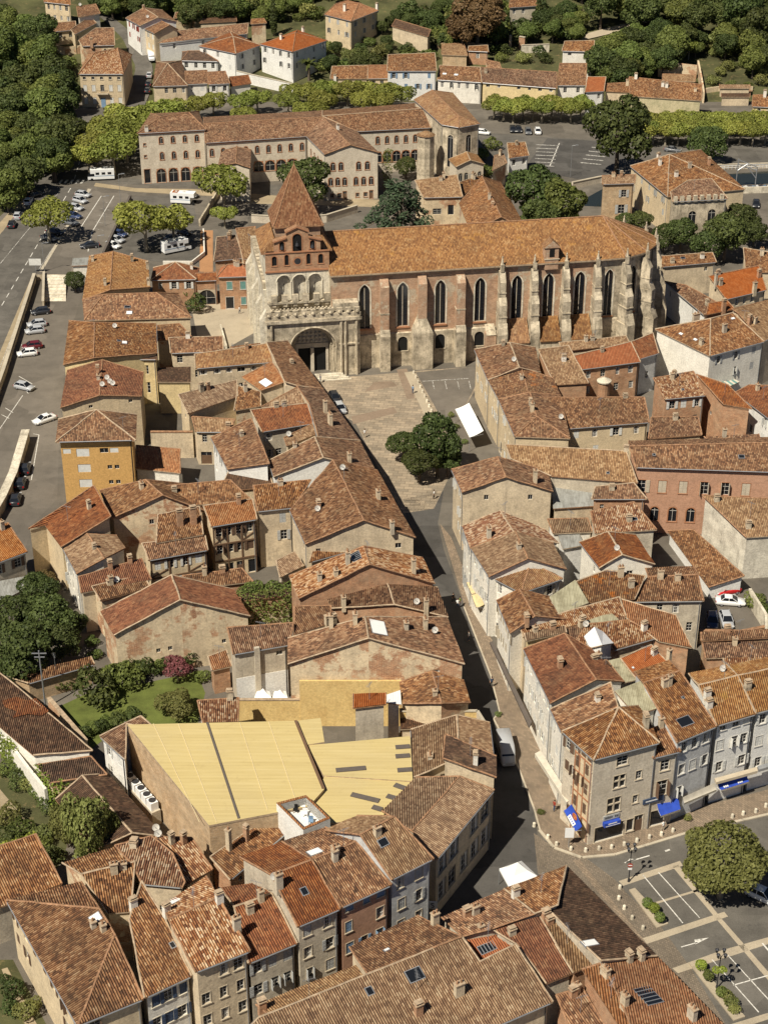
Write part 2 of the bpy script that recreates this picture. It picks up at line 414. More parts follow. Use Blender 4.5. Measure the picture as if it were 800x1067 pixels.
def roof_shape(kind, pts, ze, s):
    if kind == 'PL':
        a, b = U(*pts[0], ze), U(*pts[1], ze)
        d = Vector((b.x-a.x, b.y-a.y, 0)).normalized(); up = Vector((-d.y, d.x, 0))
        fl = [U(*p, ze) for p in pts]
        cen = sum(fl, Vector())/len(fl)
        if (cen-a).dot(up) < 0: up = -up
        nn = Vector((-up.x*s, -up.y*s, 1.0))
        V = []
        for p in pts:
            r = raydir(*p); t = (a-CAM).dot(nn)/r.dot(nn); V.append(CAM+r*t)
        return V, [tuple(range(len(V)))]
    if kind == 'G':
        E0, E1 = U(*pts[0], ze), U(*pts[1], ze)
        zr = solve_ridge(*pts[2], E0, E1, ze, s)
        zr2 = solve_ridge(*pts[3], E0, E1, ze, s)
        zr = min(zr, zr2)*0.5+0.5*max(zr, zr2)*1.0 if abs(zr-zr2) < 2 else min(zr, zr2)+0.5
        if len(pts) > 4:          # an upright gable end fixes the ridge height where it can be seen
            zs = []
            for e_, r_, f_ in ((E1, pts[3], pts[5]), (E0, pts[2], pts[4])):
                g_ = U(*f_, ze); n_ = Vector((g_.y-e_.y, e_.x-g_.x, 0)); dr = raydir(*r_)
                if abs(dr.dot(n_)) > 1e-6:
                    zz = (CAM+dr*((e_-CAM).dot(n_)/dr.dot(n_))).z
                    if 0.7 < zz-ze < 4.6: zs.append(zz)
            if zs: zr = zs[0]
        R0, R1 = U(*pts[2], zr), U(*pts[3], zr)
        if len(pts) > 4:
            F0, F1 = U(*pts[4], ze), U(*pts[5], ze)
        else:
            F0 = R0*2-E0; F1 = R1*2-E1; F0.z = F1.z = ze
        return [E0, E1, R0, R1, F0, F1], [(0, 1, 3, 2), (2, 3, 5, 4)]
    if kind == 'X':
        A, B, Cc, D = [U(*p, ze) for p in pts[:4]]
        zr = solve_ridge(*pts[4], A, B, ze, s)
        if len(pts) == 5:
            return [A, B, Cc, D, U(*pts[4], zr)], [(0, 1, 4), (1, 2, 4), (2, 3, 4), (3, 0, 4)]
        R0, R1 = U(*pts[4], zr), U(*pts[5], zr)
        return [A, B, Cc, D, R0, R1], [(0, 1, 5, 4), (1, 2, 5), (2, 3, 4, 5), (3, 0, 4)]
    if kind == 'FL':
        V = [U(*p, ze) for p in pts]
        return V, [tuple(range(len(V)))]
    if kind == 'P':            # pts: (px,py,'e'|'r'), faces given separately; the ridge height comes from the first eave
        return None
def fnormal(V, f):
    n = Vector((0, 0, 0))
    for i in range(len(f)):
        p, q = V[f[i]], V[f[(i+1) % len(f)]]
        n += Vector(((p.y-q.y)*(p.z+q.z), (p.z-q.z)*(p.x+q.x), (p.x-q.x)*(p.y+q.y)))
    return n.normalized()
def h(label, wall, roof, ze, kind, pts, s=0.30, name='town_house', cat='house', group=None, base=0.0, over=0.28, win='auto', sh=None, trim=None, ch=(), sk=(), dish=(), faces=None, gw=False, cols=None, wsize=(0.95, 1.5), fl=3.1, attic=False, explicit=(), cornice=True, ground='shop', ridge=True, low=None):
    d = dict(locals())
    if base is None or base == 'hill':
        d['base'] = base = terrain(*UT(*pts[0][:2], ze)[:2])
    za = ze+base; d['za'] = za
    if kind == 'P':
        E = [p for p in pts if p[2] == 'e']
        a, b = U(pts[0][0], pts[0][1], za), U(pts[1][0], pts[1][1], za)
        R = [p for p in pts if p[2] == 'r']
        zr = sum(solve_ridge(p[0], p[1], a, b, za, s) for p in R)/max(1, len(R))
        V = [U(p[0], p[1], za if p[2] == 'e' else zr) for p in pts]; F = faces
    else:
        V, F = roof_shape(kind, pts, za, s)
    F = [tuple(f) if fnormal(V, f).z > 0 else tuple(reversed(f)) for f in F]
    if min(fnormal(V, f).z for f in F) < 0.3: print('STEEP', label, [round(fnormal(V, f).z, 2) for f in F])
    d['V'], d['F'] = V, F
    ed = {}
    for fi, f in enumerate(F):
        for i in range(len(f)): ed[(f[i], f[(i+1) % len(f)])] = fi
    nxt = {a: b for (a, b) in ed if (b, a) not in ed}
    st = next(iter(nxt)); loop = [st]
    while nxt[loop[-1]] != st and len(loop) < 50: loop.append(nxt[loop[-1]])
    if len(loop) != len(nxt): print('LOOP', label)
    d['loop'] = loop; d['inner'] = [(a, b) for (a, b) in ed if (b, a) in ed and a < b]
    n = len(loop); ins = []
    for i in range(n):
        p0, p1, p2 = V[loop[i-1]], V[loop[i]], V[loop[(i+1) % n]]
        d0 = Vector((p1.x-p0.x, p1.y-p0.y)); d1 = Vector((p2.x-p1.x, p2.y-p1.y))
        n0 = Vector((-d0.y, d0.x)).normalized(); n1 = Vector((-d1.y, d1.x)).normalized()
        m = (n0+n1)
        k = over/max(0.35, (1+n0.dot(n1))/1) if m.length > 1e-6 else 0
        q = Vector((p1.x, p1.y))+m*k
        z = 1e9
        for f in F:
            if loop[i] in f:
                nn = fnormal(V, f); z = min(z, p1.z-((q.x-p1.x)*nn.x+(q.y-p1.y)*nn.y)/nn.z)
        ins.append(Vector((q.x, q.y, min(z, p1.z+0.3)-0.07)))
    d['ins'] = ins
    HOUSES.append(d)
    return d
def facing(nv):
    return 'S' if nv.y < -0.72 else ('N' if nv.y > 0.72 else ('E' if nv.x > 0 else 'W'))
OCC = []      # extra occluding polygons (church and so on)
def build_bvh():
    vs, fs = [], []
    def add(poly):
        b = len(vs); vs.extend(tuple(p) for p in poly); fs.append(tuple(range(b, b+len(poly))))
    for d in HOUSES:
        for f in d['F']: add([d['V'][i] for i in f])
        n = len(d['ins'])
        for i in range(n):
            a, b = d['ins'][i], d['ins'][(i+1) % n]
            add([(a.x, a.y, d['base']), (b.x, b.y, d['base']), b, a])
    for p in OCC: add(p)
    return BVHTree.FromPolygons(vs, fs)
VIEWS = [Vector((0, 0, HC)), Vector((-30, 0, HC)), Vector((30, 0, HC))]
def visible(p, nrm):
    for c in VIEWS:
        q = p+nrm*0.4; dv = q-c; L = dv.length
        if (c-q).dot(nrm) < 0.05*L: continue
        if BVH.ray_cast(c, dv.normalized(), L-0.3)[0] is None: return True
    return False
def wall_quad(mb, a, b, zb, za, zc, holes, m=0, depth=0.2):
    """wall from a to b, bottom zb, top za..zc, rectangular holes (u0,u1,z0,z1) with reveals"""
    e = Vector((b.x-a.x, b.y-a.y, 0)); L = e.length
    if L < 0.02: return
    e /= L; inn = Vector((-e.y, e.x, 0))
    P = lambda u, z, y=0.0: Vector((a.x, a.y, 0))+e*u+inn*y+Vector((0, 0, z))
    us0 = random.Random(int(a.x*100)+int(a.y*10)).uniform(0, 500)
    UVf = lambda q: [(us0+u, z) for u, z in q]
    zt = min(za, zc)
    us = sorted({0.0, L, *[x for hh in holes for x in hh[:2]]}); zs = sorted({zb, zt, *[x for hh in holes for x in hh[2:4]]})
    if not holes: us, zs = [0.0, L], [zb, zt]
    for i in range(len(us)-1):
        for j in range(len(zs)-1):
            um, zm = (us[i]+us[i+1])/2, (zs[j]+zs[j+1])/2
            if any(hh[0] < um < hh[1] and hh[2] < zm < hh[3] for hh in holes): continue
            q = [(us[i], zs[j]), (us[i+1], zs[j]), (us[i+1], zs[j+1]), (us[i], zs[j+1])]
            mb.face([P(*k) for k in q], m, UVf(q))
    if abs(za-zc) > 0.01:
        q = [(0, zt), (L, zt), (L, zc), (0, za)]
        q = [k for i, k in enumerate(q) if i < 2 or k[1] > zt+0.005]
        mb.face([P(*k) for k in q], m, UVf(q))
    for u0, u1, z0, z1 in holes:
        for q in ([(u0, z0, 0), (u0, z0, depth), (u0, z1, depth), (u0, z1, 0)], [(u1, z0, depth), (u1, z0, 0), (u1, z1, 0), (u1, z1, depth)],
                  [(u0, z0, 0), (u1, z0, 0), (u1, z0, depth), (u0, z0, depth)], [(u0, z1, depth), (u1, z1, depth), (u1, z1, 0), (u0, z1, 0)]):
            mb.face([P(*k) for k in q], m, UVf([(k[0], k[1]+k[2]) for k in q]))
def chimney_mesh(hh, w, dp, st):
    key = ('ch', hh, w, dp, st)
    if key in PROTO: return PROTO[key]
    mb = MB()
    mb.box(-w/2, w/2, -dp/2, dp/2, -0.7, hh, 0)
    mb.box(-w/2-.08, w/2+.08, -dp/2-.08, dp/2+.08, hh, hh+.12, 1)
    if st in 'rg':
        for x in ((-w/4, w/4) if w > .7 else (0,)): mb.tube((x, 0, hh+.12), (x, 0, hh+.5), .13, .10, 8, 2)
    elif st == 'b':
        for x in (-w/2+.08, w/2-.08): mb.box(x-.07, x+.07, -dp/2, dp/2, hh+.12, hh+.34, 0)
        mb.box(-w/2-.05, w/2+.05, -dp/2-.05, dp/2+.05, hh+.34, hh+.42, 1)
    else:
        mb.box(-w/2+.05, w/2-.05, -dp/2+.05, dp/2-.05, hh+.12, hh+.26, 3)
        mb.box(-w/2, w/2, -dp/2, dp/2, hh+.26, hh+.34, 1)
    PROTO[key] = mb.mesh('chimney', [{'b': 'brick', 'r': 'render_beige', 'g': 'render_grey', 'w': 'render_white', 's': 'stone'}[st], 'mortar', 'ridge', 'black'])
    return PROTO[key]
def dish_mesh():
    if 'dish' in PROTO: return PROTO['dish']
    mb = MB()
    mb.tube((0, 0, -.2), (0, 0, .55), .03, .03, 5, 1)
    n = 12; ax = Vector((.25, -.85, .45)).normalized(); x = ax.orthogonal().normalized(); y = ax.cross(x); c = Vector((0, -.05, .6))
    for k, (r0, z0, r1, z1) in enumerate(((0.0, -.10, .25, -.07), (.25, -.07, .45, 0.0))):
        for i in range(n):
            q = []
            for r, z, a in ((r0, z0, i), (r1, z1, i), (r1, z1, i+1), (r0, z0, i+1)):
                q.append(c+ax*z+(x*math.cos(2*PI*a/n)+y*math.sin(2*PI*a/n))*r)
            if r0 == 0: q = q[:3]
            mb.face(q, 0, smooth=True); 
    mb.tube(c-ax*.05-y*.3, c+ax*.42, .015, .015, 4, 1); mb.box(-.05, .05, -.05, .05, -.05, .05, 1, Matrix.Translation(c+ax*.42))
    PROTO['dish'] = mb.mesh('satellite_dish', ['frame_white', 'zinc'])
    return PROTO['dish']
TP = 0.27       # width of one column of canal tiles
def corrugate(mb, P, UVs, nn):
    du = TP/4; pts = [(p, u) for p, u in zip(P, UVs)]
    k0, k1 = math.floor(min(u[0] for u in UVs)/du), math.ceil(max(u[0] for u in UVs)/du)
    def cut(poly, lim, sg):
        out = []
        for i in range(len(poly)):
            a, b = poly[i], poly[(i+1) % len(poly)]; da, db = sg*(a[1][0]-lim), sg*(b[1][0]-lim)
            if da >= -1e-9: out.append(a)
            if (da > 1e-9 and db < -1e-9) or (da < -1e-9 and db > 1e-9):
                t = da/(da-db); out.append((a[0].lerp(b[0], t), (lim, a[1][1]+(b[1][1]-a[1][1])*t)))
        return out
    rest = pts
    for k in range(k0, k1):
        st = cut(rest, (k+1)*du, -1); rest = cut(rest, (k+1)*du, 1)
        if len(st) >= 3: mb.face([p+nn*(.085*abs(math.sin(PI*u[0]/TP))+.10*noise.noise(p*.35)) for p, u in st], 0, [u for _, u in st])
        if len(rest) < 3: break
AER = []
def aerial_mesh():
    if not AER:
        mb = MB(); mb.tube((0, 0, -.3), (0, 0, 2.6), .03, None, 4, 0); mb.tube((-.7, 0, 2.4), (.7, 0, 2.45), .022, None, 4, 0)
        for k in range(7): mb.tube((-.65+k*.2, -.28+k*.02, 2.42), (-.65+k*.2, .28-k*.02, 2.42), .014, None, 3, 0)
        AER.append(mb.mesh('tv_aerial', ['zinc']))
    return AER[0]
def finish_house(d):
    V, F, loop, ins, base = d['V'], d['F'], d['loop'], d['ins'], d['base']
    cen = sum((V[i] for i in loop), Vector())/len(loop)
    org = Vector((cen.x, cen.y, base))
    root = thing(d['name'], d['label'], d['cat'], org, 0, d['group'])
    T = 0.16; near = (cen-CAM).length < 262 and d['roof'].startswith('tiles')
    mb = MB(); R = random.Random(int(abs(cen.x*37+cen.y*91)))
    for f in F:
        P = [V[i] for i in f]; uvs = planar_uv(P); dn = Vector((0, 0, T))
        for t in tessellate_polygon([P]):
            if fnormal(P, t).z < 0: t = t[::-1]
            if near: corrugate(mb, [P[i] for i in t], [uvs[i] for i in t], fnormal(P, t))
            else: mb.face([P[i] for i in t], 0, [uvs[i] for i in t])
            mb.face([P[i]-dn for i in reversed(t)], 1)
    n = len(loop)
    for i in range(n):
        a, b = V[loop[i]], V[loop[(i+1) % n]]
        mb.face([a-Vector((0, 0, T)), b-Vector((0, 0, T)), b, a], 1)
    roof = mb.build('roof', [d['roof'], 'mortar' if R.random() < .5 else 'ridge'], root, org)
    if d['ridge']:
        rt = MB(); rough = random.Random(int(cen.x*13))
        def row(a, b, r):
            L = (b-a).length; k = max(1, int(L/1.6))
            prev = a
            for q in range(1, k+1):
                p = a.lerp(b, q/k)+Vector((rough.uniform(-.05, .05), rough.uniform(-.05, .05), rough.uniform(-.03, .03)))*(0 if q == k else 1)
                rt.tube(prev, p, r*rough.uniform(.9, 1.15), None, 6, 0, caps=(q in (1, k))); prev = p
        for a, b in d['inner']: row(V[a]+Vector((0, 0, .03)), V[b]+Vector((0, 0, .03)), .13)
        for i in range(n):
            a, b = V[loop[i]], V[loop[(i+1) % n]]
            lvl = abs(a.z-b.z) < 0.06*(b-a).length
            high = lvl and (a.z+b.z)/2 > d['za']+0.5
            if not lvl or high: row(a+Vector((0, 0, .02)), b+Vector((0, 0, .02)), .11)
        rt.build('ridge_tiles', ['mortar' if R.random() < .4 else 'ridge'], roof, org)
    mb = MB(); wins = []; corn = MB(); gutters = []
    for i in range(n):
        a, b = ins[i], ins[(i+1) % n]
        e = Vector((b.x-a.x, b.y-a.y, 0)); L = e.length
        if L < .05: continue
        e /= L; nrm = Vector((e.y, -e.x, 0)); fc = facing(nrm)
        holes = []; zt = min(a.z, b.z); gable = abs(a.z-b.z) > 0.06*L
        specs = []
        w0 = d['win']
        if w0 == 'auto' and (not gable or d['gw']) and zt-base > 2.4 and L > 1.8:
            w, hgt = d['wsize']; k = d['cols'].get(fc) if d['cols'] else None
            if k is None: k = max(1, int(L/2.75))
            rows = max(1, int((zt-base-0.3)/d['fl']))
            if k > 0:
                for r_ in range(rows):
                    hh = hgt
                    z0 = zt-0.65-hgt-d['fl']*r_
                    if d['attic'] and r_ == 0: hh = 0.75; z0 = zt-0.5-hh
                    elif d['attic']: z0 += d['fl']-2.1
                    gr = z0-base < 1.7
                    if z0-base < 0.25 and not gr: continue
                    for c in range(k):
                        if R.random() < .1 and not gr: continue
                        u = L*(c+.5)/k+R.uniform(-.2, .2)
                        ww = w*R.choice((.85, 1, 1, 1.1))
                        if gr:
                            z1 = min(base+2.5, zt-.3); kind = d['ground']
                            if kind == 'shop': specs.append((u, base+.12, min(1.9, L/k*.72), z1-base-.12, 'shop' if R.random() < .7 else 'door')); continue
                            if kind == 'door' and c == k//2: specs.append((u, base+.05, 1.1, z1-base-.1, 'door')); continue
                            z0 = max(base+.9, z0)
                        st = R.choice(['plain', 'curt'])
                        if d['sh']: st = R.choice(['open', 'open', 'closed', 'closed', 'ajar', 'curt']) if hh > 1 else R.choice(['closed', 'plain'])
                        specs.append((u, z0, ww, hh, st))
        for x in d['explicit']:
            if x[0] == fc and (len(x) < 7 or x[6] == i or x[6] is None): specs.append((x[1]*L, base+x[2] if x[2] >= 0 else zt+x[2], x[3], x[4], x[5]))
        if w0 is None and not d['explicit'] and d['name'] == 'town_house' and fc in 'SWE' and L > 4 and zt-base > 5 and R.random() < .6:
            for _ in range(R.randint(1, max(1, int(L/4.5)))):
                hh = R.choice((.7, .9, 1.2, 1.4)); specs.append((R.uniform(.9, L-.9), zt-R.choice((.9, 1.0, 1.1, 3.2))-hh, R.choice((.6, .7, .9)), hh, R.choice(('plain', 'plain', 'curt'))))
        for (u, z0, w, hh, st) in specs:
            if u-w/2 < .15 or u+w/2 > L-.15 or z0+hh > zt-.12 or z0 < base: continue
            p = Vector((a.x, a.y, 0))+e*u+Vector((0, 0, z0))
            if not visible(p+Vector((0, 0, hh*.5)), nrm) and not visible(p+Vector((0, 0, hh)), nrm): continue
            if any(not (u+w/2+.05 < q[0] or u-w/2-.05 > q[1] or z0+hh+.05 < q[2] or z0-.05 > q[3]) for q in holes): continue
            holes.append((u-w/2, u+w/2, z0, z0+hh)); wins.append((p, e, w, hh, st))
        wall_quad(mb, a, b, base-1.0, a.z, b.z, holes)
        if holes and not gable and L > 3: gutters.append((a, b, e, L, zt))
        if d['cornice'] and not gable and fc in 'SWE' and L > 1.5 and d['over'] > .2:
            c0 = Vector((a.x, a.y, 0)); M_ = Matrix.Translation((a.x, a.y, zt)) @ Matrix.Rotation(math.atan2(e.y, e.x), 4, 'Z')
            corn.box(-.04, L+.04, -.14, -.002, -.34, -.10, 0, M_); corn.box(-.02, L+.02, -.08, -.004, -.50, -.36, 0, M_)
    wall = mb.build('wall', [d['wall']], root, org)
    if d['name'] == 'half_timbered_house':      # dark posts, beams and braces on the south front
        for i in range(n):
            a, b = ins[i], ins[(i+1) % n]; e = Vector((b.x-a.x, b.y-a.y, 0)); L = e.length; e /= L
            if facing(Vector((e.y, -e.x, 0))) != 'S': continue
            M_ = Matrix.Translation((a.x, a.y, 0)) @ Matrix.Rotation(math.atan2(e.y, e.x), 4, 'Z'); k = max(3, int(L/2.3)); zt = min(a.z, b.z)
            for j in range(k+1):
                u = L*j/k; q = MB(); q.box(max(0, u-.11), min(L, u+.11), -.10, -.004, base, zt-.35, 0, M_); q.build('timber_post', ['wood'], root, org)
            for z in [zt-.5-3.0*r_ for r_ in range(4) if zt-.5-3.0*r_ > base+1]:
                q = MB(); q.box(0, L, -.13, -.006, z-.12, z+.12, 0, M_); q.build('timber_beam', ['wood'], root, org)
            for j in range(0, k, 2):
                u0, u1 = L*j/k, L*(j+1)/k; q = MB(); p0 = M_ @ Vector((u0, -.05, zt-3.3)); p1 = M_ @ Vector((u0+.9*(u1-u0), -.05, zt-2.2)); q.tube(p0, p1, .08, None, 4, 0, smooth=False); q.build('timber_brace', ['wood'], root, org)
    gut = MB()
    for (a, b, e, L, zt) in gutters:
        nv = Vector((e.y, -e.x, 0)); o_ = nv*(d['over']+.05)
        gut.tube(Vector((a.x, a.y, zt-.08))+o_, Vector((b.x, b.y, zt-.08))+o_, .075, None, 5, 0)
    if gut.f: gut.build('gutter', ['zinc'], root, org)
    for (a, b, e, L, zt) in gutters:
        nv = Vector((e.y, -e.x, 0)); p = Vector((b.x, b.y, 0))-e*.25+nv*.09
        if visible(p+Vector((0, 0, zt-2)), nv): q = MB(); q.tube(p+Vector((0, 0, base)), p+Vector((0, 0, zt-.5)), .055, None, 5, 0); q.tube(p+Vector((0, 0, zt-.5)), p+nv*d['over']+Vector((0, 0, zt-.1)), .055, None, 5, 0); q.build('downpipe', ['zinc' if R.random() < .6 else 'metal_dark'], root, org)
    if corn.f: corn.build('cornice', [d['trim'] or d['wall']], root, org)
    shs = {None: [None]}.get(d['sh'], d['sh'] if isinstance(d['sh'], (list, tuple)) else [d['sh']])
    c1 = shs[R.randrange(len(shs))]
    for (p, e, w, hh, st) in wins:
        nm = 'shop_window' if st == 'shop' else ('door' if st == 'door' else 'window')
        add_window(root, p, e, w, hh, st, c1 if st in ('open', 'closed', 'ajar', 'door', 'blind') else None, d['trim'], nm)
    bv = BVHTree.FromPolygons([tuple(v) for v in V], F)
    def on_roof(px, py):
        r = raydir(px, py).normalized()
        hit = bv.ray_cast(CAM, r)
        if hit[0] is None:
            hit = bv.find_nearest(U(px, py, d['za']+.5))
        return hit[0], (hit[1] if hit[1].z > 0 else -hit[1])
    for c in d['ch']:
        p, nn = on_roof(c[0], c[1]); hh = c[2] if len(c) > 2 else 1.2; st = c[3] if len(c) > 3 else R.choice('rrgsb'); w = c[4] if len(c) > 4 else .8
        put(chimney_mesh(hh, w, .55, st), 'chimney', roof, p-org, math.atan2(nn.x, -nn.y) if nn.z < .999 else 0)
    if d['ridge'] and not d['ch'] and d['roof'].startswith('tiles') and d['cat'] == 'house' and (cen-CAM).length < 480 and R.random() < .75:
        f = max(F, key=len); hi = sorted((V[i] for i in f), key=lambda v: -v.z)[:2]; lo_ = sum((V[i] for i in f), Vector())/len(f); nn = fnormal(V, f)
        for _ in range(R.randint(1, 2)):
            p = hi[0].lerp(hi[1], R.uniform(.12, .88)).lerp(lo_, R.uniform(.12, .4)); p.z = V[f[0]].z-((p.x-V[f[0]].x)*nn.x+(p.y-V[f[0]].y)*nn.y)/nn.z
            put(chimney_mesh(R.choice((.8, 1.1, 1.4)), R.choice((.6, .8)), .55, R.choice('rrgsb')), 'chimney', roof, p-org, math.atan2(nn.x, -nn.y) if nn.z < .999 else 0)
    for s_ in d['sk']:
        p, nn = on_roof(s_[0], s_[1]); w, l, kd = s_[2], s_[3], s_[4]
        ex = Vector((-nn.y, nn.x, 0)); ex = ex.normalized() if ex.length > .01 else Vector((1, 0, 0)); ey = nn.cross(ex)
        M_ = Matrix((ex, ey, nn)).transposed().to_4x4(); M_.translation = p
        q = MB(); q.box(-w/2, w/2, -l/2, l/2, -.05, .10, 0, M_, 'b'); q.box(-w/2+.09, w/2-.09, -l/2+.09, l/2-.09, .10, .115, 1, M_, 'b')
        if kd == 's':
            for k in range(1, 5): q.box(-w/2+w*k/5-.05, -w/2+w*k/5+.05, -l/2+.09, l/2-.09, .115, .15, 0, M_, 'b')
        q.build('skylight', ['zinc', {'g': 'glass', 'w': 'canvas_white', 's': 'glass'}[kd]], roof, org)
    for s_ in d['dish']:
        p, nn = on_roof(s_[0], s_[1]); put(dish_mesh(), 'satellite_dish', roof, p-org, 0)
    if d['ridge'] and R.random() < .45 and (cen-CAM).length < 420 and d['roof'].startswith('tiles'):
        f = F[0]; p = sum((V[i] for i in f), Vector())/len(f); nn = fnormal(V, f); ic = d['inner'][0] if d['inner'] else None
        if ic: p = V[ic[0]].lerp(V[ic[1]], R.uniform(.25, .75))
        put(aerial_mesh(), 'tv_aerial', roof, p-org, R.uniform(0, 6))
    d['root'] = root
    return root
h('big house with hipped brown roof and cream wall over a garden', 'render_cream', 'tiles_brown', 8.5, 'P', [(7, 938, 'e'), (81, 1069, 'e'), (150, 1041, 'e'), (120, 974, 'r'), (104, 947, 'r'), (85, 919, 'e')], faces=[(0, 1, 3, 4), (1, 2, 3), (0, 4, 5)], sk=[(100, 957, 1.3, 1.3, 'w')], ground='door', sh='sh_brown')
h('weathered low roof with stone gable tucked behind the big hipped house', 'rubble', 'tiles_brown', 7.5, 'G', [(112, 952), (137, 950), (85, 911), (141, 898), (65, 899), (121, 882)], win=None)
h('motley orange tiled roof sloping down beside the white rooftop chimney', 'render_beige', 'tiles_motley', 8.3, 'PL', [(148, 921), (190, 925), (193, 919), (180, 889), (158, 871), (120, 881), (138, 900)], win=None)
h('deep red motley roof in the shade gap beside the satellite dish', 'render_beige', 'tiles_motley', 7.0, 'PL', [(194, 922), (222, 906), (200, 873), (162, 872), (180, 889)], win=None, dish=[(163, 868)])
h('house with white cornice and navy shutters below a brown roof', 'render_white', 'tiles_mix', 8.6, 'PL', [(151, 1040), (200, 1017), (172, 957), (148, 918), (135, 958)], trim='stone_pale', sh='sh_navy', sk=[(180, 985, .6, .8, 'g')], cols={'S': 3, 'E': 3}, ch=[(130, 957, 1.0, 'w')])
h('house under the most motley roof of cream and orange tiles', 'render_beige', 'tiles_motley', 10.5, 'G', [(204, 1013), (261, 991), (176, 958), (228, 935), (170, 944), (215, 913)], cols={'S': 3, 'E': 3}, trim='trim_stone', ch=[(229, 940, 1.3, 'w'), (247, 968, 1.6, 'g'), (174, 950, 1.0, 'w')], sk=[(180, 940, 1.8, 1.3, 'w')])
h('small house with plain red roof sunk between two taller houses', 'render_grey', 'tiles_red', 9.0, 'G', [(259, 1004), (310, 983), (244, 945), (283, 931), (228, 925), (266, 920)], cols={'S': 3, 'E': 3}, sh='sh_grey')
h('grey fronted house with red roof, skylight and satellite dish', 'render_grey', 'tiles_red', 11.5, 'G', [(310, 966), (355, 947), (283, 912), (325, 896), (250, 893), (294, 877)], cols={'S': 2, 'E': 2}, sh='sh_grey', sk=[(317, 929, .8, 1.0, 'g')], dish=[(286, 917)], ch=[(289, 932, 2.0, 'g')], trim='trim_stone')
h('pink fronted house with blue shutters and brown motley roof', 'render_pink', 'tiles_mix', 11.6, 'G', [(355, 946), (408, 922), (325, 896), (371, 877), (294, 877), (339, 862)], cols={'S': 3, 'E': 3}, sh='sh_blue', sk=[(328, 888, 1.6, 1.4, 'w')], attic=True, trim='trim_stone')
h('grey blue fronted house with tan roof and dark skylight', 'render_bluish', 'tiles_tan', 12.2, 'G', [(408, 917), (452, 895), (375, 870), (411, 851), (338, 865), (372, 850)], cols={'S': 2, 'E': 2}, sh='sh_grey', sk=[(399, 878, 1.2, 1.0, 'g')], trim='trim_stone', gw=False)
h('tan roofed corner house with tall piers facing the dark street', 'render_beige', 'tiles_tan', 9.0, 'G', [(455, 896), (515, 823), (429, 866), (479, 809), (398, 845), (433, 810)], cols={'E': 5, 'S': 5}, wsize=(2.0, 2.6), fl=4.0, ground='shop', trim='trim_stone', name='arcaded_house')
h('tan hipped house along the street north of the piered corner', 'render_beige', 'tiles_tan', 8.6, 'G', [(428, 760), (431, 810), (476, 745), (478, 790), (510, 753), (514, 788)], win=None, ch=[(448, 790, .5, 'g')])
h('dark tiled upper storey with bare beige gable and one chimney', 'render_beige', 'tiles_dark', 9.8, 'PL', [(517, 788), (517, 810), (461, 790), (464, 765)], win=None, ch=[(495, 796, 1.6, 'w')])
h('brick terrace house with flat coping and ochre yard wall', 'rubble', 'tiles_dark', 5.5, 'FL', [(417, 760), (506, 756), (497, 738), (416, 738)], win=None, ridge=False)
h('brown two-sided roof over the bend of the street, white sheet beside it', 'rubble', 'tiles_mix', 8.0, 'G', [(416, 711), (419, 733), (450, 699), (460, 733), (483, 709), (490, 732)], win=None)
h('wide house with broad rubble gable above the yellow wall', 'rubble', 'tiles_brown', 10.0, 'G', [(300, 665), (300, 692), (380, 643), (384, 665), (466, 643), (484, 692)], win=None, ch=[(443, 655, 1.6, 'r'), (423, 655, 1.0, 'g'), (345, 654, 2.0, 'r'), (370, 650, 1.6, 'r')], dish=[(453, 660)], sk=[(394, 654, 3.4, 2.2, 'w')])
h('old house with two pale chimneys and brown back roof', 'render_beige', 'tiles_brown', 8.8, 'PL', [(307, 662), (345, 650), (345, 631), (307, 632)], win=None, ch=[(349, 652, 1.5, 'r', 1.6), (367, 649, 1.2, 'r', 1.5)])
h('brown roofed street house with ridge end on and bare south gable', 'brick', 'tiles_brown', 9.5, 'G', [(338, 617), (345, 634), (400, 596), (411, 630), (456, 612), (467, 643)], win=None, ch=[(443, 641, 2.0, 'r'), (358, 632, 1.6, 'r')], dish=[(434, 630)])
h('house with light mottled roof and striped skylight above a brick gable', 'brick', 'tiles_motley', 10.3, 'G', [(301, 600), (311, 624), (379, 569), (385, 588), (440, 581), (453, 608)], win=None, sk=[(371, 580, 2.2, 1.4, 's')], ch=[(371, 604, 2.0, 'g'), (333, 605, 1.2, 'g'), (350, 600, 1.0, 'r'), (428, 602, 2.2, 'r')])
h('street house with long brown ridge and pale chimneys by the eave', 'render_beige', 'tiles_mix', 10.0, 'G', [(302, 532), (318, 567), (347, 479), (379, 542), (393, 490), (433, 560)], win=None, ch=[(394, 520, 1.5, 'r'), (408, 572, 1.4, 'g'), (332, 530, 1.2, 'b')], dish=[(357, 490), (331, 533)])
h('low brown roof tucked under the bare gable of the long ridged house', 'render_beige', 'tiles_mix', 8.0, 'PL', [(322, 586), (376, 571), (378, 549), (328, 566)], s=.25, win=None, ch=[(340, 572, .8, 'g')])
h('low tan lean-to roof beside the ivy covered building', 'render_grey', 'tiles_tan', 6.0, 'PL', [(292, 602), (317, 590), (307, 575), (288, 584)], win=None)
h('house with white south gable below a brown ridge near the plaza', 'render_bright', 'tiles_brown', 10.0, 'G', [(280, 480), (285, 497), (328, 455), (337, 477), (375, 459), (392, 491)], win=None, ch=[(364, 481, 1.5, 'r'), (306, 466, .7, 'g')])
h('narrow house with small orange roof squeezed above a dark yard', 'render_beige', 'tiles_tan', 9.0, 'PL', [(299, 465), (330, 452), (328, 440), (296, 456)], win=None, ch=[(335, 442, 1.0, 'g')], dish=[(301, 455)])
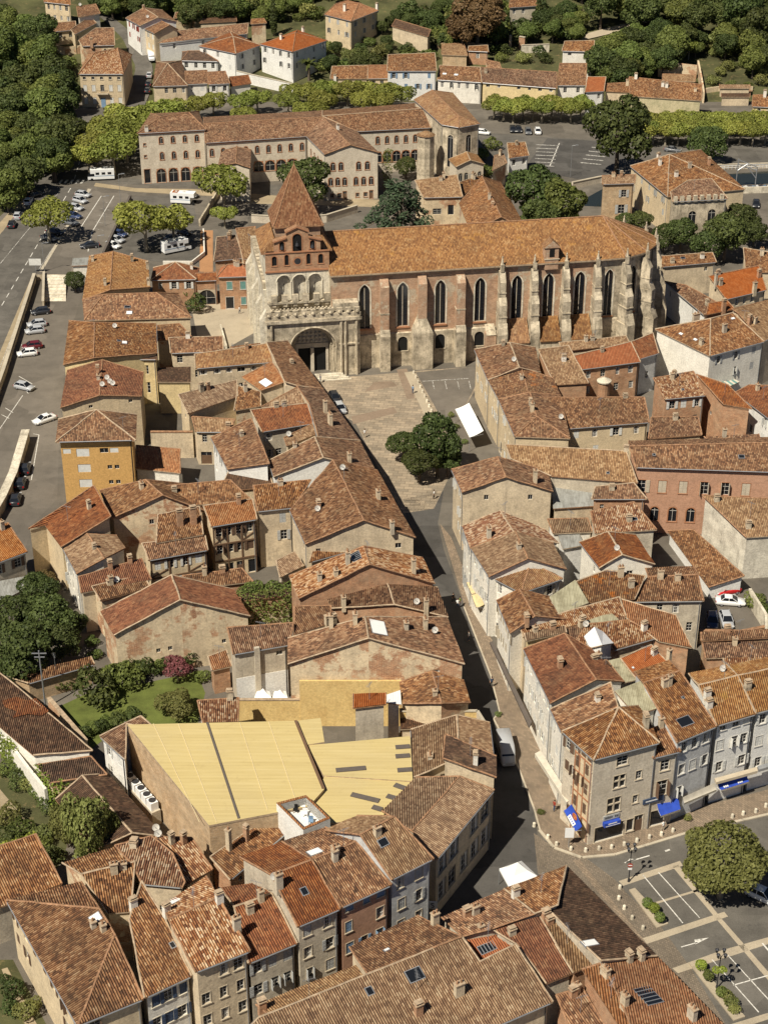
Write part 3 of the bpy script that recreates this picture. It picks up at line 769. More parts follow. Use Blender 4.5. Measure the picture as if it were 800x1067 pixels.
h('red roofed house with dark windows right under its eave', 'render_grey', 'tiles_red', 9.5, 'PL', [(273, 450), (327, 441), (320, 420), (261, 427)], sh=None, cols={'S': 5}, ch=[(288, 424, .7, 's'), (293, 423, .7, 's')], wsize=(1.2, 1.4))
h('tall white walled house with sloping reddish brown roof', 'render_bright', 'tiles_mix', 9.5, 'PL', [(220, 456), (237, 489), (281, 483), (262, 436)], s=.28, cols={'W': 3}, sh='sh_grey', ch=[(252, 454, .7, 's')])
h('long roof along the plaza edge above the street, dark gutter line', 'render_beige', 'tiles_brown', 9.6, 'PL', [(337, 405), (376, 460), (338, 476), (322, 420), (309, 402)], win=None, ch=[(339, 430, 2.2, 'r', .7), (344, 442, 1.9, 'r', 1.2)])
h('roof facing the church porch at the north end of the row', 'render_beige', 'tiles_brown', 9.6, 'PL', [(300, 355), (337, 405), (310, 402), (297, 398), (278, 357)], win=None, ch=[(304, 378, .4, 's')])
h('orange roof with a large white skylight', 'render_beige', 'tiles_orange', 9.0, 'PL', [(252, 393), (272, 407), (297, 398), (283, 377)], win=None, sk=[(277, 399, 2.6, 1.6, 'w')])
h('pale tan roof in the middle of the row left of the plaza', 'render_beige', 'tiles_tan', 9.2, 'PL', [(272, 424), (290, 424), (322, 420), (310, 403)], win=None)
h('house with orange roof and bright ridge left of the church porch', 'render_beige', 'tiles_ochre', 9.0, 'PL', [(204, 384), (286, 377), (278, 358), (203, 369)], cols={'S': 6}, wsize=(1.3, .9))
h('light tan roofed house above the cream courtyard wall', 'render_cream', 'tiles_tan', 8.5, 'PL', [(196, 431), (248, 413), (247, 396), (186, 411)], win=None)
h('low brown roof between tan and red roofs in the crowded row', 'rubble', 'tiles_brown', 7.5, 'PL', [(244, 428), (272, 423), (272, 408), (248, 402)], win=None)
h('low tan shed roof over a small terrace', 'render_beige', 'tiles_tan', 6.5, 'PL', [(204, 450), (240, 450), (245, 437), (200, 434)], cols={'S': 2}, ch=[(238, 447, .9, 'b')])
h('small brown roof over a recess below the white walled house', 'rubble', 'tiles_dark', 7.5, 'PL', [(228, 512), (285, 507), (280, 491), (238, 492)], win=None)
h('half-timbered house with orange roof and two open wooden galleries', 'render_cream', 'tiles_orange', 9.5, 'PL', [(220, 549), (268, 541), (263, 520), (212, 527)], cols={'S': 4}, sh='sh_brown', name='half_timbered_house', ridge=True, fl=3.0)
h('half-timbered house with long brown roof and white shutters', 'render_cream', 'tiles_brown', 7.0, 'PL', [(155, 584), (217, 573), (214, 558), (148, 566)], cols={'S': 4}, sh='sh_white', name='half_timbered_house', fl=3.0)
h('tall beige plastered house with few shuttered windows', 'render_beige', 'tiles_mix', 10.2, 'PL', [(268, 533), (306, 529), (324, 500), (264, 506)], explicit=[('S', .7, -2.6, 1.0, 1.7, 'closed'), ('S', .72, -5.6, 1.0, 1.7, 'open')], win=None, sh='sh_grey')
h('long brown roof crossing behind the half-timbered houses', 'rubble', 'tiles_brown', 9.0, 'PL', [(160, 530), (262, 521), (240, 500), (165, 507)], win=None, ch=[(182, 513, .8, 's')])
h('brick shed with steep lean-to roof and two tall red chimneys', 'brick', 'tiles_brown', 8.2, 'PL', [(163, 566), (212, 557), (208, 528), (165, 536)], win=None, ch=[(188, 548, 2.6, 'b', .9), (202, 546, 2.8, 'b', .9)])
h('orange red gabled house facing the riverside street', 'render_cream', 'tiles_red', 8.0, 'P', [(47, 547, 'e'), (64, 570, 'e'), (116, 538, 'r'), (98, 506, 'r'), (30, 551, 'e')], faces=[(0, 1, 2, 3, 4)], s=.28, win=None)
h('wide house with patched rubble gable and brown roof', 'rubble', 'tiles_brown', 8.5, 'G', [(104, 511), (117, 540), (152, 500), (170, 516), (200, 505), (213, 532)], win=None)
h('pale tan two-sided roof with white wall toward the lane', 'render_white', 'tiles_tan', 7.5, 'G', [(65, 570), (80, 598), (91, 556), (109, 582), (122, 558), (131, 571)], cols={'W': 3}, sh='sh_white')
h('red brown roof with small dish beside the lane', 'render_beige', 'tiles_red', 7.0, 'PL', [(85, 618), (158, 604), (148, 582), (82, 601)], cols={'W': 1, 'S': 0}, dish=[(122, 607)])
h('low brown roof with patched rubble wall next to the barn', 'rubble', 'tiles_brown', 6.5, 'PL', [(105, 626), (157, 612), (150, 599), (96, 611)], win=None)
h('big brick barn with orange brown roof and two tiny gable windows', 'rubble', 'tiles_red', 7.5, 'G', [(105, 637), (119, 662), (179, 599), (188, 625), (243, 614), (261, 642)], name='brick_barn', cat='barn', explicit=[('S', .62, 3.4, .6, .7, 'plain'), ('S', .80, 3.5, .6, .7, 'plain')], win=None)
h('low brown roof lying behind the big brick barn', 'brick', 'tiles_brown', 6.2, 'PL', [(205, 613), (264, 606), (252, 592), (190, 600)], win=None)
h('house with grey and white two-tone gable and outside flue', 'render_grey', 'tiles_brown', 8.8, 'PL', [(243, 682), (301, 672), (306, 649), (237, 654)], win=None)
h('little garden shed with orange lean-to roof and open front', 'brick', 'tiles_orange', 4.2, 'PL', [(221, 699), (242, 694), (236, 677), (217, 684)], name='garden_shed', cat='shed', explicit=[('S', .5, .8, 2.6, 2.4, 'shop')], win=None)
h('small brick outbuilding with mottled hip roof at the hall corner', 'render_white', 'tiles_motley', 6.0, 'PL', [(212, 754), (248, 752), (249, 727), (206, 730)], win=None)
h('white walled house with brown roof against the hall', 'render_bright', 'tiles_brown', 7.8, 'PL', [(104, 767), (131, 791), (132, 754), (165, 762), (147, 746)], s=.26, cols={'W': 2}, sh='sh_white')
h('brown mottled roof squeezed below the brick end of the hall', 'brick', 'tiles_mix', 6.6, 'PL', [(240, 917), (303, 864), (287, 850), (252, 870), (219, 893)], win=None, ch=[(239, 886, 3.0, 'r', .5), (257, 876, 2.0, 'b', .5)])
h('long dark roofed warehouse with one red patch of new tiles', 'render_white', 'tiles_darkpatch', 5.2, 'PL', [(-12, 747), (35, 787), (97, 782), (14, 712), (-12, 692)], s=.2, win=None, name='warehouse', cat='warehouse')
h('dark flat-pitched shed roof edged with ivy', 'rubble', 'tiles_dark', 4.5, 'PL', [(38, 797), (53, 816), (112, 807), (95, 788)], s=.16, win=None, name='outbuilding', cat='outbuilding')
h('long dark two-sided outbuilding beside the air conditioning units', 'rubble', 'tiles_dark', 4.8, 'G', [(58, 833), (104, 884), (86, 808), (138, 868), (113, 806), (172, 872)], s=.26, win=None, name='outbuilding', cat='outbuilding', dish=[(163, 866)])
h('brown roofed cottage with mossy eave in the lower left', 'render_grey', 'tiles_mix', 5.5, 'PL', [(-14, 951), (65, 921), (38, 869), (-20, 888)], win=None)
h('grey fronted house with red roof by the left lane', 'render_grey', 'tiles_orange', 7.0, 'PL', [(-14, 591), (29, 575), (9, 545), (-14, 549)], cols={'S': 2, 'E': 1}, sh='sh_brown')
h('garden outhouse with long low brown roof under the dark trees', 'brick_pale', 'tiles_brown', 3.4, 'PL', [(30, 712), (99, 692), (95, 684), (8, 705)], s=.2, name='outbuilding', cat='outbuilding', explicit=[('S', .84, .1, 1.0, 2.2, 'door')], win=None)
h('ochre apartment block with brown pyramid roof and roller blinds', 'render_ochre', 'tiles_brown', 12.0, 'X', [(58, 461), (142, 459), (143, 432), (61, 437), (101, 427)], over=.7, cornice=False, win=None, sh='sh_white', name='apartment_block', cat='apartment block',
  explicit=[('S', .30, z, 2.1, 1.5, 'blind') for z in (8.9, 6.0, 3.2, .4)]+[('S', x, z+.5, .75, .75, 'plain') for z in (6.0, 3.2, .4) for x in (.66, .76)]+[('S', .08, 9.5, 1.3, .9, 'blind'), ('S', .45, 9.5, 1.4, .9, 'plain'), ('S', .60, 9.5, 1.4, .9, 'plain'), ('S', .74, 9.5, 1.4, .9, 'blind')])
h('cream gabled house with a cluster of satellite dishes', 'render_cream', 'tiles_red', 10.0, 'G', [(70, 386), (63, 425), (107, 375), (104, 412), (150, 388), (148, 413)], win=None, dish=[(107, 403), (112, 396), (115, 400), (118, 402)], explicit=[('S', .75, -1.0, .7, .6, 'plain')])
h('brown roofed house with wide roof, dish and white skylight', 'render_yellow', 'tiles_mix', 9.8, 'G', [(72, 334), (66, 380), (99, 336), (98, 373), (163, 337), (164, 368)], win='auto', cols={'W': 0, 'S': 0, 'E': 2}, dish=[(120, 342)], sk=[(130, 357, 1.2, 1.0, 'w'), (124, 355, .7, .7, 'g')], explicit=[])
h('pale yellow house with two tall windows facing the small court', 'render_yellow', 'tiles_dark', 9.2, 'FL', [(131, 374), (164, 374), (164, 367), (131, 367)], explicit=[('S', .62, 6.0, 1.1, 1.8, 'plain'), ('S', .64, 2.2, 1.1, 2.2, 'plain')], win=None, ridge=False)
h('low pale yellow wing with flat grey roof terrace', 'render_yellow', 'tiles_dark', 6.5, 'FL', [(164, 398), (199, 398), (199, 382), (164, 383)], win=None, ridge=False, name='house_wing')
h('hip roofed house with skylights just south of the car park houses', 'render_cream', 'tiles_mix', 9.0, 'X', [(88, 334), (200, 331), (186, 306), (86, 312), (108, 307), (163, 305)], win=None, sk=[(135, 326, 1.2, 1.0, 'w'), (133, 320, 1.2, .7, 'g'), (100, 306, 1.2, .8, 'w')])
h('orange brown gabled house at the end of the upper car park', 'render_cream', 'tiles_ochre', 9.0, 'G', [(93, 267), (86, 313), (118, 262), (115, 302), (154, 272), (157, 299)], win=None, ch=[(97, 272, .9, 's'), (138, 272, 1.3, 's'), (154, 280, 1.3, 's'), (110, 297, 1.1, 's'), (155, 297, 1.2, 's')])
h('small brick house with dark red pyramid roof below the camper van', 'brick', 'tiles_red', 6.0, 'X', [(157, 292), (205, 291), (208, 279), (160, 279), (183, 273)], cols={'S': 3}, sh='sh_white', ch=[(200, 280, 1.0, 'w')])
h('brick house with bright orange hip roof and green shutters', 'brick', 'tiles_new', 7.3, 'X', [(226, 289), (262, 288), (260, 277), (230, 279), (237, 276), (252, 275)], over=.4, sh='sh_green', win=None, trim='frame_white', explicit=[('S', .33, 4.4, 1.1, 1.7, 'closed'), ('S', .78, 4.4, 1.1, 1.7, 'closed'), ('S', .32, .1, 1.6, 2.6, 'shop'), ('S', .78, 1.0, 1.0, 1.6, 'closed')])
h('brick gatehouse with wide dark archway between two red houses', 'brick', 'tiles_red', 5.5, 'G', [(202, 293), (227, 292), (204, 285), (226, 284)], explicit=[('S', .5, .05, 3.6, 3.3, 'arch')], win=None, name='gatehouse', cat='gatehouse')
h('dark low roof beside the orange terrace wall', 'brick', 'tiles_dark', 5.5, 'PL', [(223, 272), (254, 269), (246, 245), (226, 247)], win=None)
h('tan roof of the annexe left of the church tower', 'rubble', 'tiles_tan', 6.5, 'PL', [(255, 276), (272, 274), (266, 236), (246, 238)], win=None)
h('small brown roof behind the hip roofed house', 'rubble', 'tiles_mix', 7.0, 'PL', [(163, 355), (200, 351), (187, 337), (164, 339)], win=None)
h('brown roof with chimney east of the yellow house', 'render_beige', 'tiles_mix', 7.8, 'PL', [(178, 368), (233, 366), (232, 350), (176, 352)], cols={'S': 3}, ch=[(196, 352, 1.0, 'w')])
h('thin brown roof strip against the church square', 'rubble', 'tiles_mix', 6.5, 'PL', [(240, 366), (275, 361), (272, 357), (240, 361)], win=None)
h('small annexe with orange roof half in shade', 'render_white', 'tiles_orange', 4.5, 'PL', [(141, 488), (188, 493), (188, 468), (142, 464)], win=None, s=.2, name='annexe', cat='annexe')
S3 = ['sh_grey', 'sh_white', 'sh_beige']
h('long plaza house with pale shuttered front and brown roof', 'render_cream', 'tiles_mix', 9.6, 'G', [(494, 364), (508, 396), (531, 357), (541, 383), (558, 362), (563, 388)], cols={'W': 3, 'N': 0}, sh='sh_white', trim='trim_stone', dish=[(535, 377)], ch=[(524, 360, .8, 's')])
h('middle plaza house with patchy roof and pale shutters', 'render_cream', 'tiles_patched', 9.6, 'G', [(508, 396), (519, 416), (543, 383), (550, 409), (576, 394), (584, 412)], cols={'W': 3}, sh='sh_white', trim='trim_stone')
h('plaza corner house with three-sided tiled hip end', 'render_cream', 'tiles_brown', 9.6, 'P', [(519, 416, 'e'), (536, 455, 'e'), (594, 457, 'e'), (584, 412, 'e'), (552, 409, 'r'), (559, 434, 'r')], faces=[(0, 1, 5, 4), (1, 2, 5), (2, 3, 4, 5)], cols={'W': 4, 'S': 0}, sh='sh_white', trim='trim_stone', dish=[(584, 437)])
h('tan roof sloping down behind the plaza houses', 'brick', 'tiles_tan', 8.0, 'PL', [(578, 401), (613, 399), (592, 360), (560, 364)], s=.22, win=None, ch=[(587, 376, 1.0, 'w')])
h('brick house with wide bright orange roof and round turret', 'brick', 'tiles_new', 7.8, 'PL', [(605, 385), (667, 377), (657, 356), (592, 372)], cols={'S': 4}, s=.25)
h('small brown roof joining the orange roofed brick house', 'render_bluish', 'tiles_red', 7.6, 'PL', [(666, 374), (686, 368), (680, 347), (655, 357)], win=None)
h('long narrow tan roof along the foot of the church', 'rubble', 'tiles_tan', 6.5, 'PL', [(585, 366), (656, 358), (652, 350), (582, 357)], win=None, s=.2)
h('cream house with white shutters under a long brown roof', 'render_cream', 'tiles_brown', 8.2, 'PL', [(588, 447), (676, 440), (671, 414), (562, 414)], cols={'S': 4}, sh='sh_bluish' if 'sh_bluish' in MATS else 'sh_white', ch=[(646, 412, .5, 's')])
h('house with bright mottled red roof and shaded brick front', 'brick', 'tiles_motley', 9.2, 'PL', [(692, 416), (735, 412), (722, 387), (680, 394)], cols={'S': 3}, sh='sh_white', sk=[(711, 406, .5, .5, 'g')])
h('brick house with long red roof, buttressed pale wall', 'brick', 'tiles_red', 8.6, 'PL', [(753, 421), (783, 426), (758, 401), (725, 390)], s=.25, win=None)
h('low brown roof with cream front in front of the brick houses', 'render_cream', 'tiles_brown', 7.0, 'PL', [(675, 457), (731, 453), (727, 434), (678, 435)], win=None, ch=[(703, 437, .9, 's')])
h('long pink mansion with stone trim and shuttered windows', 'render_pink', 'tiles_brown', 12.0, 'G', [(662, 487), (808, 492), (655, 465), (808, 461), (655, 459), (808, 455)], cols={'S': 0, 'W': 0}, win=None, sh='sh_beige', trim='trim_brick', name='mansion', cat='mansion', over=.4,
  explicit=[('S', .04+.155*k, 7.4, 1.3, 2.2, ['open', 'closed', 'closed', 'ajar', 'ajar', 'closed', 'closed'][k]) for k in range(7)]+[('S', .02+.135*k, 2.2, 1.3, 2.6, 'arch') for k in range(1, 7)], sk=[(772, 476, 1.0, .8, 'g'), (681, 474, .5, .5, 'g')])
h('long tan roof with wavy tiles west of the pink mansion', 'render_grey', 'tiles_tan', 10.8, 'PL', [(574, 496), (664, 503), (652, 470), (526, 463), (532, 478)], win=None, ch=[(655, 475, .8, 's')], sk=[(633, 493, .5, .5, 'g')])
h('street house with brown roof above a bare beige gable', 'render_beige', 'tiles_mix', 10.6, 'G', [(470, 489), (481, 513), (518, 476), (527, 497), (571, 491), (576, 512)], cols={'W': 2, 'S': 0}, sh='sh_white', ch=[(557, 502, 2.0, 'r')], explicit=[('S', .55, -1.6, .7, .9, 'plain')])
h('street house under a bright mottled orange roof with one chimney', 'render_white', 'tiles_motley', 10.2, 'G', [(481, 548), (490, 573), (521, 532), (536, 556), (568, 552), (582, 566)], cols={'W': 3}, sh=S3[0], ch=[(509, 560, 1.6, 'g')])
h('street house with large tan hipped roof', 'render_white', 'tiles_tan', 10.5, 'G', [(490, 571), (509, 601), (537, 554), (550, 582), (576, 566), (590, 593)], cols={'W': 4}, sh=S3[1])
h('street house with smooth orange brown pyramid roof', 'render_white', 'tiles_ochre', 9.8, 'X', [(514, 603), (543, 618), (586, 603), (562, 588), (552, 586)], cols={'W': 3}, sh=S3[2])
h('street house with dull red brown roof near the white skylight shed', 'render_white', 'tiles_mix', 10.0, 'G', [(517, 626), (531, 660), (541, 614), (557, 642), (572, 622), (590, 645)], cols={'W': 4}, sh='sh_beige', ch=[(553, 655, 1.0, 'b')])
h('long mottled orange roof running away from the street', 'render_beige', 'tiles_motley', 9.6, 'PL', [(545, 664), (601, 651), (652, 642), (645, 622), (601, 634), (541, 652)], win=None)
h('narrow street house with striped tan roof strip', 'render_yellow', 'tiles_tan', 10.2, 'PL', [(548, 668), (590, 659), (588, 652), (546, 660)], cols={'W': 1}, s=.2)
h('street house with two-tone red and brown roof and brick chimney', 'render_white', 'tiles_red', 10.5, 'G', [(545, 676), (573, 733), (588, 660), (621, 708), (616, 676), (650, 710)], cols={'W': 6}, sh='sh_white', ch=[(583, 695, 1.1, 'b')])
h('street house with brown roof next to the old corner house', 'render_white', 'tiles_mix', 11.5, 'PL', [(573, 739), (585, 764), (644, 738), (636, 711)], cols={'W': 3, 'S': 0}, sh='sh_white', ch=[(622, 730, .8, 'w')])
h('old stone corner house with mullioned windows and corner shop', 'stone_grey', 'tiles_mix', 13.4, 'P', [(585, 762, 'e'), (618, 792, 'e'), (687, 774, 'e'), (668, 735, 'e'), (644, 737, 'r')], faces=[(0, 1, 4), (1, 2, 4), (2, 3, 4)], win='auto', cols={'W': 4, 'S': 0}, sh='sh_brown', trim='trim_stone', name='corner_house', ch=[(672, 757, 1.7, 's', 1.0)],
  explicit=[('S', .44, 7.9, 1.6, 1.9, 'cross'), ('S', .75, 8.4, .8, 1.3, 'plain'), ('S', .38, 4.3, 1.8, 2.2, 'cross'), ('S', .73, 4.8, .7, 1.2, 'plain'), ('S', .46, 11.2, 1.5, 1.4, 'plain'), ('S', .34, .15, 4.0, 2.3, 'shop'), ('S', .82, .05, 1.2, 2.6, 'door'), ('S', .68, .5, 1.0, 1.9, 'shop')])
h('narrow stone house with shuttered window above the deep blue awning', 'stone_grey', 'tiles_mix', 11.2, 'PL', [(680, 790), (709, 783), (692, 754), (672, 762)], win=None, sh='sh_brown', explicit=[('S', .5, 8.6, 1.2, 1.6, 'plain'), ('S', .45, 4.9, 1.5, 2.2, 'ajar'), ('S', .4, .15, 2.0, 2.4, 'shop')], trim='trim_stone')
h('bluish white house with wide shutters above the cream awning', 'render_bluish', 'tiles_mix', 12.6, 'G', [(705, 774), (746, 757), (670, 712), (708, 699), (660, 700), (697, 688)], cols={'S': 3, 'W': 0, 'E': 0}, sh='sh_white', trim='frame_white', sk=[(713, 752, 2.0, 1.4, 'g'), (711, 727, .4, .4, 'g')], fl=3.4)
h('white house with three rows of windows and small balconies', 'render_bright', 'tiles_ochre', 12.5, 'G', [(746, 756), (787, 744), (727, 714), (768, 704), (717, 702), (757, 693)], cols={'S': 3, 'W': 0, 'E': 0}, sh='sh_white', trim='frame_white', attic=True, ch=[(736, 728, 1.3, 'w'), (731, 738, 1.2, 'w')], dish=[(752, 700)], fl=3.4)
h('white house at the right edge above the grey shopfront', 'render_bright', 'tiles_ochre', 12.5, 'G', [(787, 743), (836, 730), (768, 704), (816, 694), (757, 693), (806, 684)], cols={'S': 3, 'W': 0, 'E': 0}, sh='sh_white', trim='frame_white', ch=[(778, 719, 1.3, 's')], fl=3.4)
h('brown roof with one small gable facing the long tan roof', 'brick', 'tiles_brown', 10.0, 'PL', [(616, 520), (674, 520), (660, 503), (620, 507)], win=None, ch=[(637, 510, .7, 's')])
h('mottled orange roof beside the shaded pink mansion wall', 'render_grey', 'tiles_motley', 9.6, 'PL', [(620, 556), (684, 552), (660, 523), (615, 533)], win=None, sk=[(661, 541, .8, .6, 'g')], ch=[(655, 543, .9, 's')])
h('narrow tan roof with a light corrugated strip below', 'render_white', 'tiles_tan', 8.0, 'PL', [(576, 556), (617, 554), (612, 540), (570, 541)], win=None)
h('reddish two-sided roof with sharp ridge in the roof maze', 'render_white', 'tiles_red', 9.2, 'G', [(603, 565), (624, 592), (633, 554), (648, 578), (662, 557), (682, 588)], win=None, dish=[(642, 574)])
h('mottled roof with a bright patch of new orange tiles', 'rubble', 'tiles_patched', 9.0, 'PL', [(606, 628), (661, 624), (672, 600), (632, 594), (600, 606)], win=None, ch=[(657, 612, 1.2, 's'), (646, 601, 1.6, 'r')], s=.2)
h('brown roof with square hip behind the walled car park', 'render_grey', 'tiles_brown', 8.4, 'G', [(656, 627), (733, 626), (675, 601), (727, 599), (672, 592), (722, 590)], cols={'S': 4}, sh=None)
h('long orange roof slanting down to the dark courtyard', 'brick', 'tiles_orange', 8.6, 'PL', [(685, 668), (720, 675), (704, 641), (646, 624), (652, 644)], s=.22, win=None)
h('mottled roof with two dishes below the patched roofs', 'rubble', 'tiles_motley', 8.8, 'PL', [(600, 692), (640, 676), (686, 664), (655, 646), (612, 650), (600, 668)], win=None, s=.2, ch=[(671, 655, 1.2, 'w')], dish=[(604, 655)])
h('square bright red roof with white chimney', 'brick', 'tiles_new', 8.6, 'PL', [(664, 709), (697, 692), (678, 672), (646, 686)], win=None, ch=[(681, 682, .9, 'w'), (697, 690, 2.4, 'r', .5)], sk=[(659, 696, .4, .4, 'w')])
h('shaded brown roof strip behind the two-tone street house', 'render_beige', 'tiles_dark', 8.8, 'PL', [(634, 716), (650, 711), (632, 688), (604, 689)], win=None)
h('mottled patchwork roof left of the blue white dormer', 'rubble', 'tiles_patched', 9.2, 'PL', [(592, 668), (650, 650), (650, 640), (590, 655)], win=None, s=.2)
h('brown roof along the brick yard wall south of the car park', 'brick', 'tiles_brown', 4.6, 'PL', [(735, 686), (808, 684), (808, 668), (731, 670)], s=.15, win=None)
h('brick yard building with plain tile coping beside the car park', 'brick_pale', 'tiles_brown', 5.0, 'PL', [(730, 668), (808, 664), (808, 655), (730, 659)], s=.15, win=None)
h('low tan roof with white end wall above the white house row', 'render_white', 'tiles_motley', 7.0, 'PL', [(755, 695), (808, 690), (808, 684), (753, 686)], s=.2, win=None)
h('long diagonal brown roofed warehouse with white end walls', 'render_bright', 'tiles_brown', 2.2, 'PL', [(695, 553), (738, 612), (775, 600), (722, 552)], s=.22, win=None, name='warehouse', cat='warehouse')
h('tall house with limewashed blind side wall and tan roof', 'limewash', 'tiles_tan', 7.6, 'PL', [(777, 560), (808, 558), (808, 520), (731, 516)], s=.25, win=None, ch=[(746, 522, .9, 's'), (779, 550, 1.0, 's')])
h('beige blind walled house with weedy flat tiled roof', 'render_beige', 'tiles_mix', 7.0, 'PL', [(689, 278), (746, 273), (742, 263), (687, 267)], s=.15, win=None, ch=[(700, 274, .8, 's'), (731, 269, 1.0, 'w')], sk=[(711, 269, 1.0, .8, 'g')])
h('white walled house with mottled roof in the church shade', 'render_bright', 'tiles_mix', 6.8, 'PL', [(692, 293), (733, 328), (752, 318), (714, 297)], s=.2, win=None, ch=[(736, 318, 1.0, 's')])
h('beige gabled house with bright red orange roof', 'render_beige', 'tiles_new', 7.4, 'PL', [(756, 312), (798, 302), (790, 277), (738, 288)], cols={'S': 5}, ch=[(750, 297, 1.2, 's'), (728, 303, 2.6, 'g', .5), (736, 288, .8, 's'), (790, 289, 1.4, 'b'), (794, 307, 2.2, 'r')])
h('large hip roofed house with orange ridge and pale front', 'render_white', 'tiles_mix', 9.4, 'X', [(739, 371), (796, 356), (768, 325), (682, 343), (740, 332), (763, 326)], cols={'S': 3, 'E': 3, 'W': 0}, sh='sh_grey', sk=[(709, 348, .9, .6, 'w'), (724, 354, .9, .6, 'w'), (763, 332, .9, .6, 'w')], ch=[(754, 346, 1.6, 'g'), (730, 359, 1.0, 's'), (722, 330, 1.4, 'g', 1.4)])
h('tan roofed house with two brick chimneys at the right edge', 'render_beige', 'tiles_tan', 9.4, 'PL', [(795, 356), (812, 347), (812, 310), (762, 322), (768, 326)], win=None, ch=[(780, 338, 1.6, 'b'), (786, 337, 1.2, 'r')])
h('tall slim brick chimney house with small red brown roof', 'brick', 'tiles_red', 8.2, 'PL', [(735, 328), (765, 322), (757, 313), (738, 316)], win=None, ch=[(753, 324, 2.2, 'b')])
h('brown roofed house with white side wall at the right edge', 'render_bright', 'tiles_red', 7.4, 'PL', [(765, 409), (803, 438), (812, 434), (812, 402), (780, 401)], s=.2, cols={'W': 3}, sh='sh_white')
h('tan roofed house peeking in below the right edge trees', 'render_beige', 'tiles_mix', 6.0, 'PL', [(776, 283), (808, 284), (808, 264), (774, 258)], win=None, ch=[(793, 266, 1.4, 'r')])
h('brown roof strip running in front of the pink mansion ridge', 'rubble', 'tiles_brown', 8.0, 'PL', [(740, 461), (792, 458), (790, 452), (733, 455)], win=None, s=.15)
h('large villa with red brown hip roof and white shuttered side', 'render_cream', 'tiles_mix', 9.2, 'X', [(656, 173), (695, 205), (776, 197), (730, 156), (697, 161)], cols={'W': 5, 'S': 0}, sh='sh_grey', name='villa', cat='villa', ch=[(680, 162, 1.5, 'w'), (687, 172, 1.5, 'w'), (704, 184, 1.2, 'w'), (738, 172, 1.6, 'b'), (718, 175, 1.4, 'g')])
h('brick and cream house with shutters beside the big villa', 'brick_pale', 'tiles_tan', 9.0, 'PL', [(627, 192), (661, 191), (662, 182), (627, 183)], win=None, sh='sh_grey', explicit=[('S', .7, 5.6, 1.2, 1.8, 'open'), ('S', .65, 1.6, 1.5, 2.2, 'open')])
h('ruined stone chapel with battlements and two pointed openings', 'stone', 'tiles_brown', 10.4, 'PL', [(700, 210), (758, 207), (741, 186), (716, 188), (698, 200)], s=.12, win=None, name='chapel', cat='chapel', explicit=[('S', .38, 3.4, 1.8, 4.4, 'arch'), ('S', .75, 4.6, 1.8, 3.4, 'arch')])
h('pale priory wing with arcade, arched windows and hip roof', 'stone_grey', 'tiles_brown', 13.0, 'X', [(143, 139), (215, 135), (207, 116), (157, 118), (168, 122), (197, 117)], win=None, cornice=True, name='priory_wing', cat='priory', trim='trim_brick',
  explicit=[('S', .33+.18*k, 10.0, .9, 1.7, 'arch') for k in range(4)]+[('S', .33+.18*k, 5.9, .9, 1.9, 'arch') for k in range(4)]+[('S', .30+.185*k, .1, 2.2, 3.5, 'arch') for k in range(4)]+[('S', .08, 9.6, .6, .7, 'plain'), ('S', .08, 6.6, .6, .7, 'plain'), ('S', .09, .1, 1.5, 3.6, 'shop')], ch=[(153, 137, 1.2, 'w')])
h('long priory range of brick piers and arched windows', 'stone_grey', 'tiles_brown', 11.0, 'G', [(214, 149), (320, 142), (213, 129), (335, 122), (212, 122), (335, 115)], win=None, name='priory_range', cat='priory', trim='trim_brick',
  explicit=[('S', .05+.113*k, 7.4, .9, 1.9, 'arch') for k in range(9)]+[('S', .06+.113*k, 2.8, 2.4, 2.6, 'arch') for k in range(9)])
h('priory range east of the gabled pavilion with ivy', 'stone_grey', 'tiles_brown', 11.0, 'G', [(372, 137), (449, 133), (336, 121), (441, 113), (336, 115), (438, 107)], win=None, name='priory_range', cat='priory', trim='trim_brick',
  explicit=[('S', .28+.13*k, 7.4, .9, 1.9, 'arch') for k in range(6)]+[('S', .28+.13*k, 2.6, 2.0, 2.8, 'arch') for k in range(6)])
h('gabled priory pavilion with three rows of arched windows', 'stone_grey', 'tiles_brown', 11.6, 'G', [(319, 142), (338, 161), (336, 122), (365, 151), (371, 136), (395, 159)], win=None, name='priory_pavilion', cat='priory', trim='trim_brick',
  explicit=[('S', .5, 10.5, .9, 1.5, 'arch')]+[('S', x, 7.4, 1.0, 2.0, 'arch') for x in (.30, .62)]+[('S', x, 3.6, 1.0, 2.0, 'arch') for x in (.2, .48, .76)]+[('S', .25, .6, .8, 1.0, 'plain'), ('S', .55, .6, .9, 1.1, 'plain'), ('S', .76, .05, .9, 2.1, 'door')]+[('W', .2+.2*k, 7.4, .9, 1.8, 'arch') for k in range(4)], ch=[(352, 135, 1.2, 'w')])
h('little gabled lodge with brown roof against the priory range', 'stone_grey', 'tiles_brown', 8.6, 'G', [(230, 160), (227, 173), (247, 149), (246, 170), (262, 152), (261, 175)], win=None, name='priory_lodge', cat='priory')
h('tall abbey chapel with rounded east end and orange brown roof', 'stone', 'tiles_ochre', 14.0, 'P', [(431, 104, 'e'), (460, 130, 'e'), (478, 133, 'e'), (500, 129, 'e'), (472, 97, 'e'), (450, 94, 'r'), (478, 121, 'r')], faces=[(0, 1, 6, 5), (1, 2, 6), (2, 3, 6), (3, 4, 5, 6)], win=None, name='abbey_chapel', cat='chapel', s=.4,
  explicit=[('S', .5, 3.5, 1.5, 8.2, 'arch'), ('E', .5, 3.5, 1.5, 8.0, 'arch'), ('W', .35, 4, 1.2, 7, 'arch'), ('W', .6, 4, 1.2, 7, 'arch')])
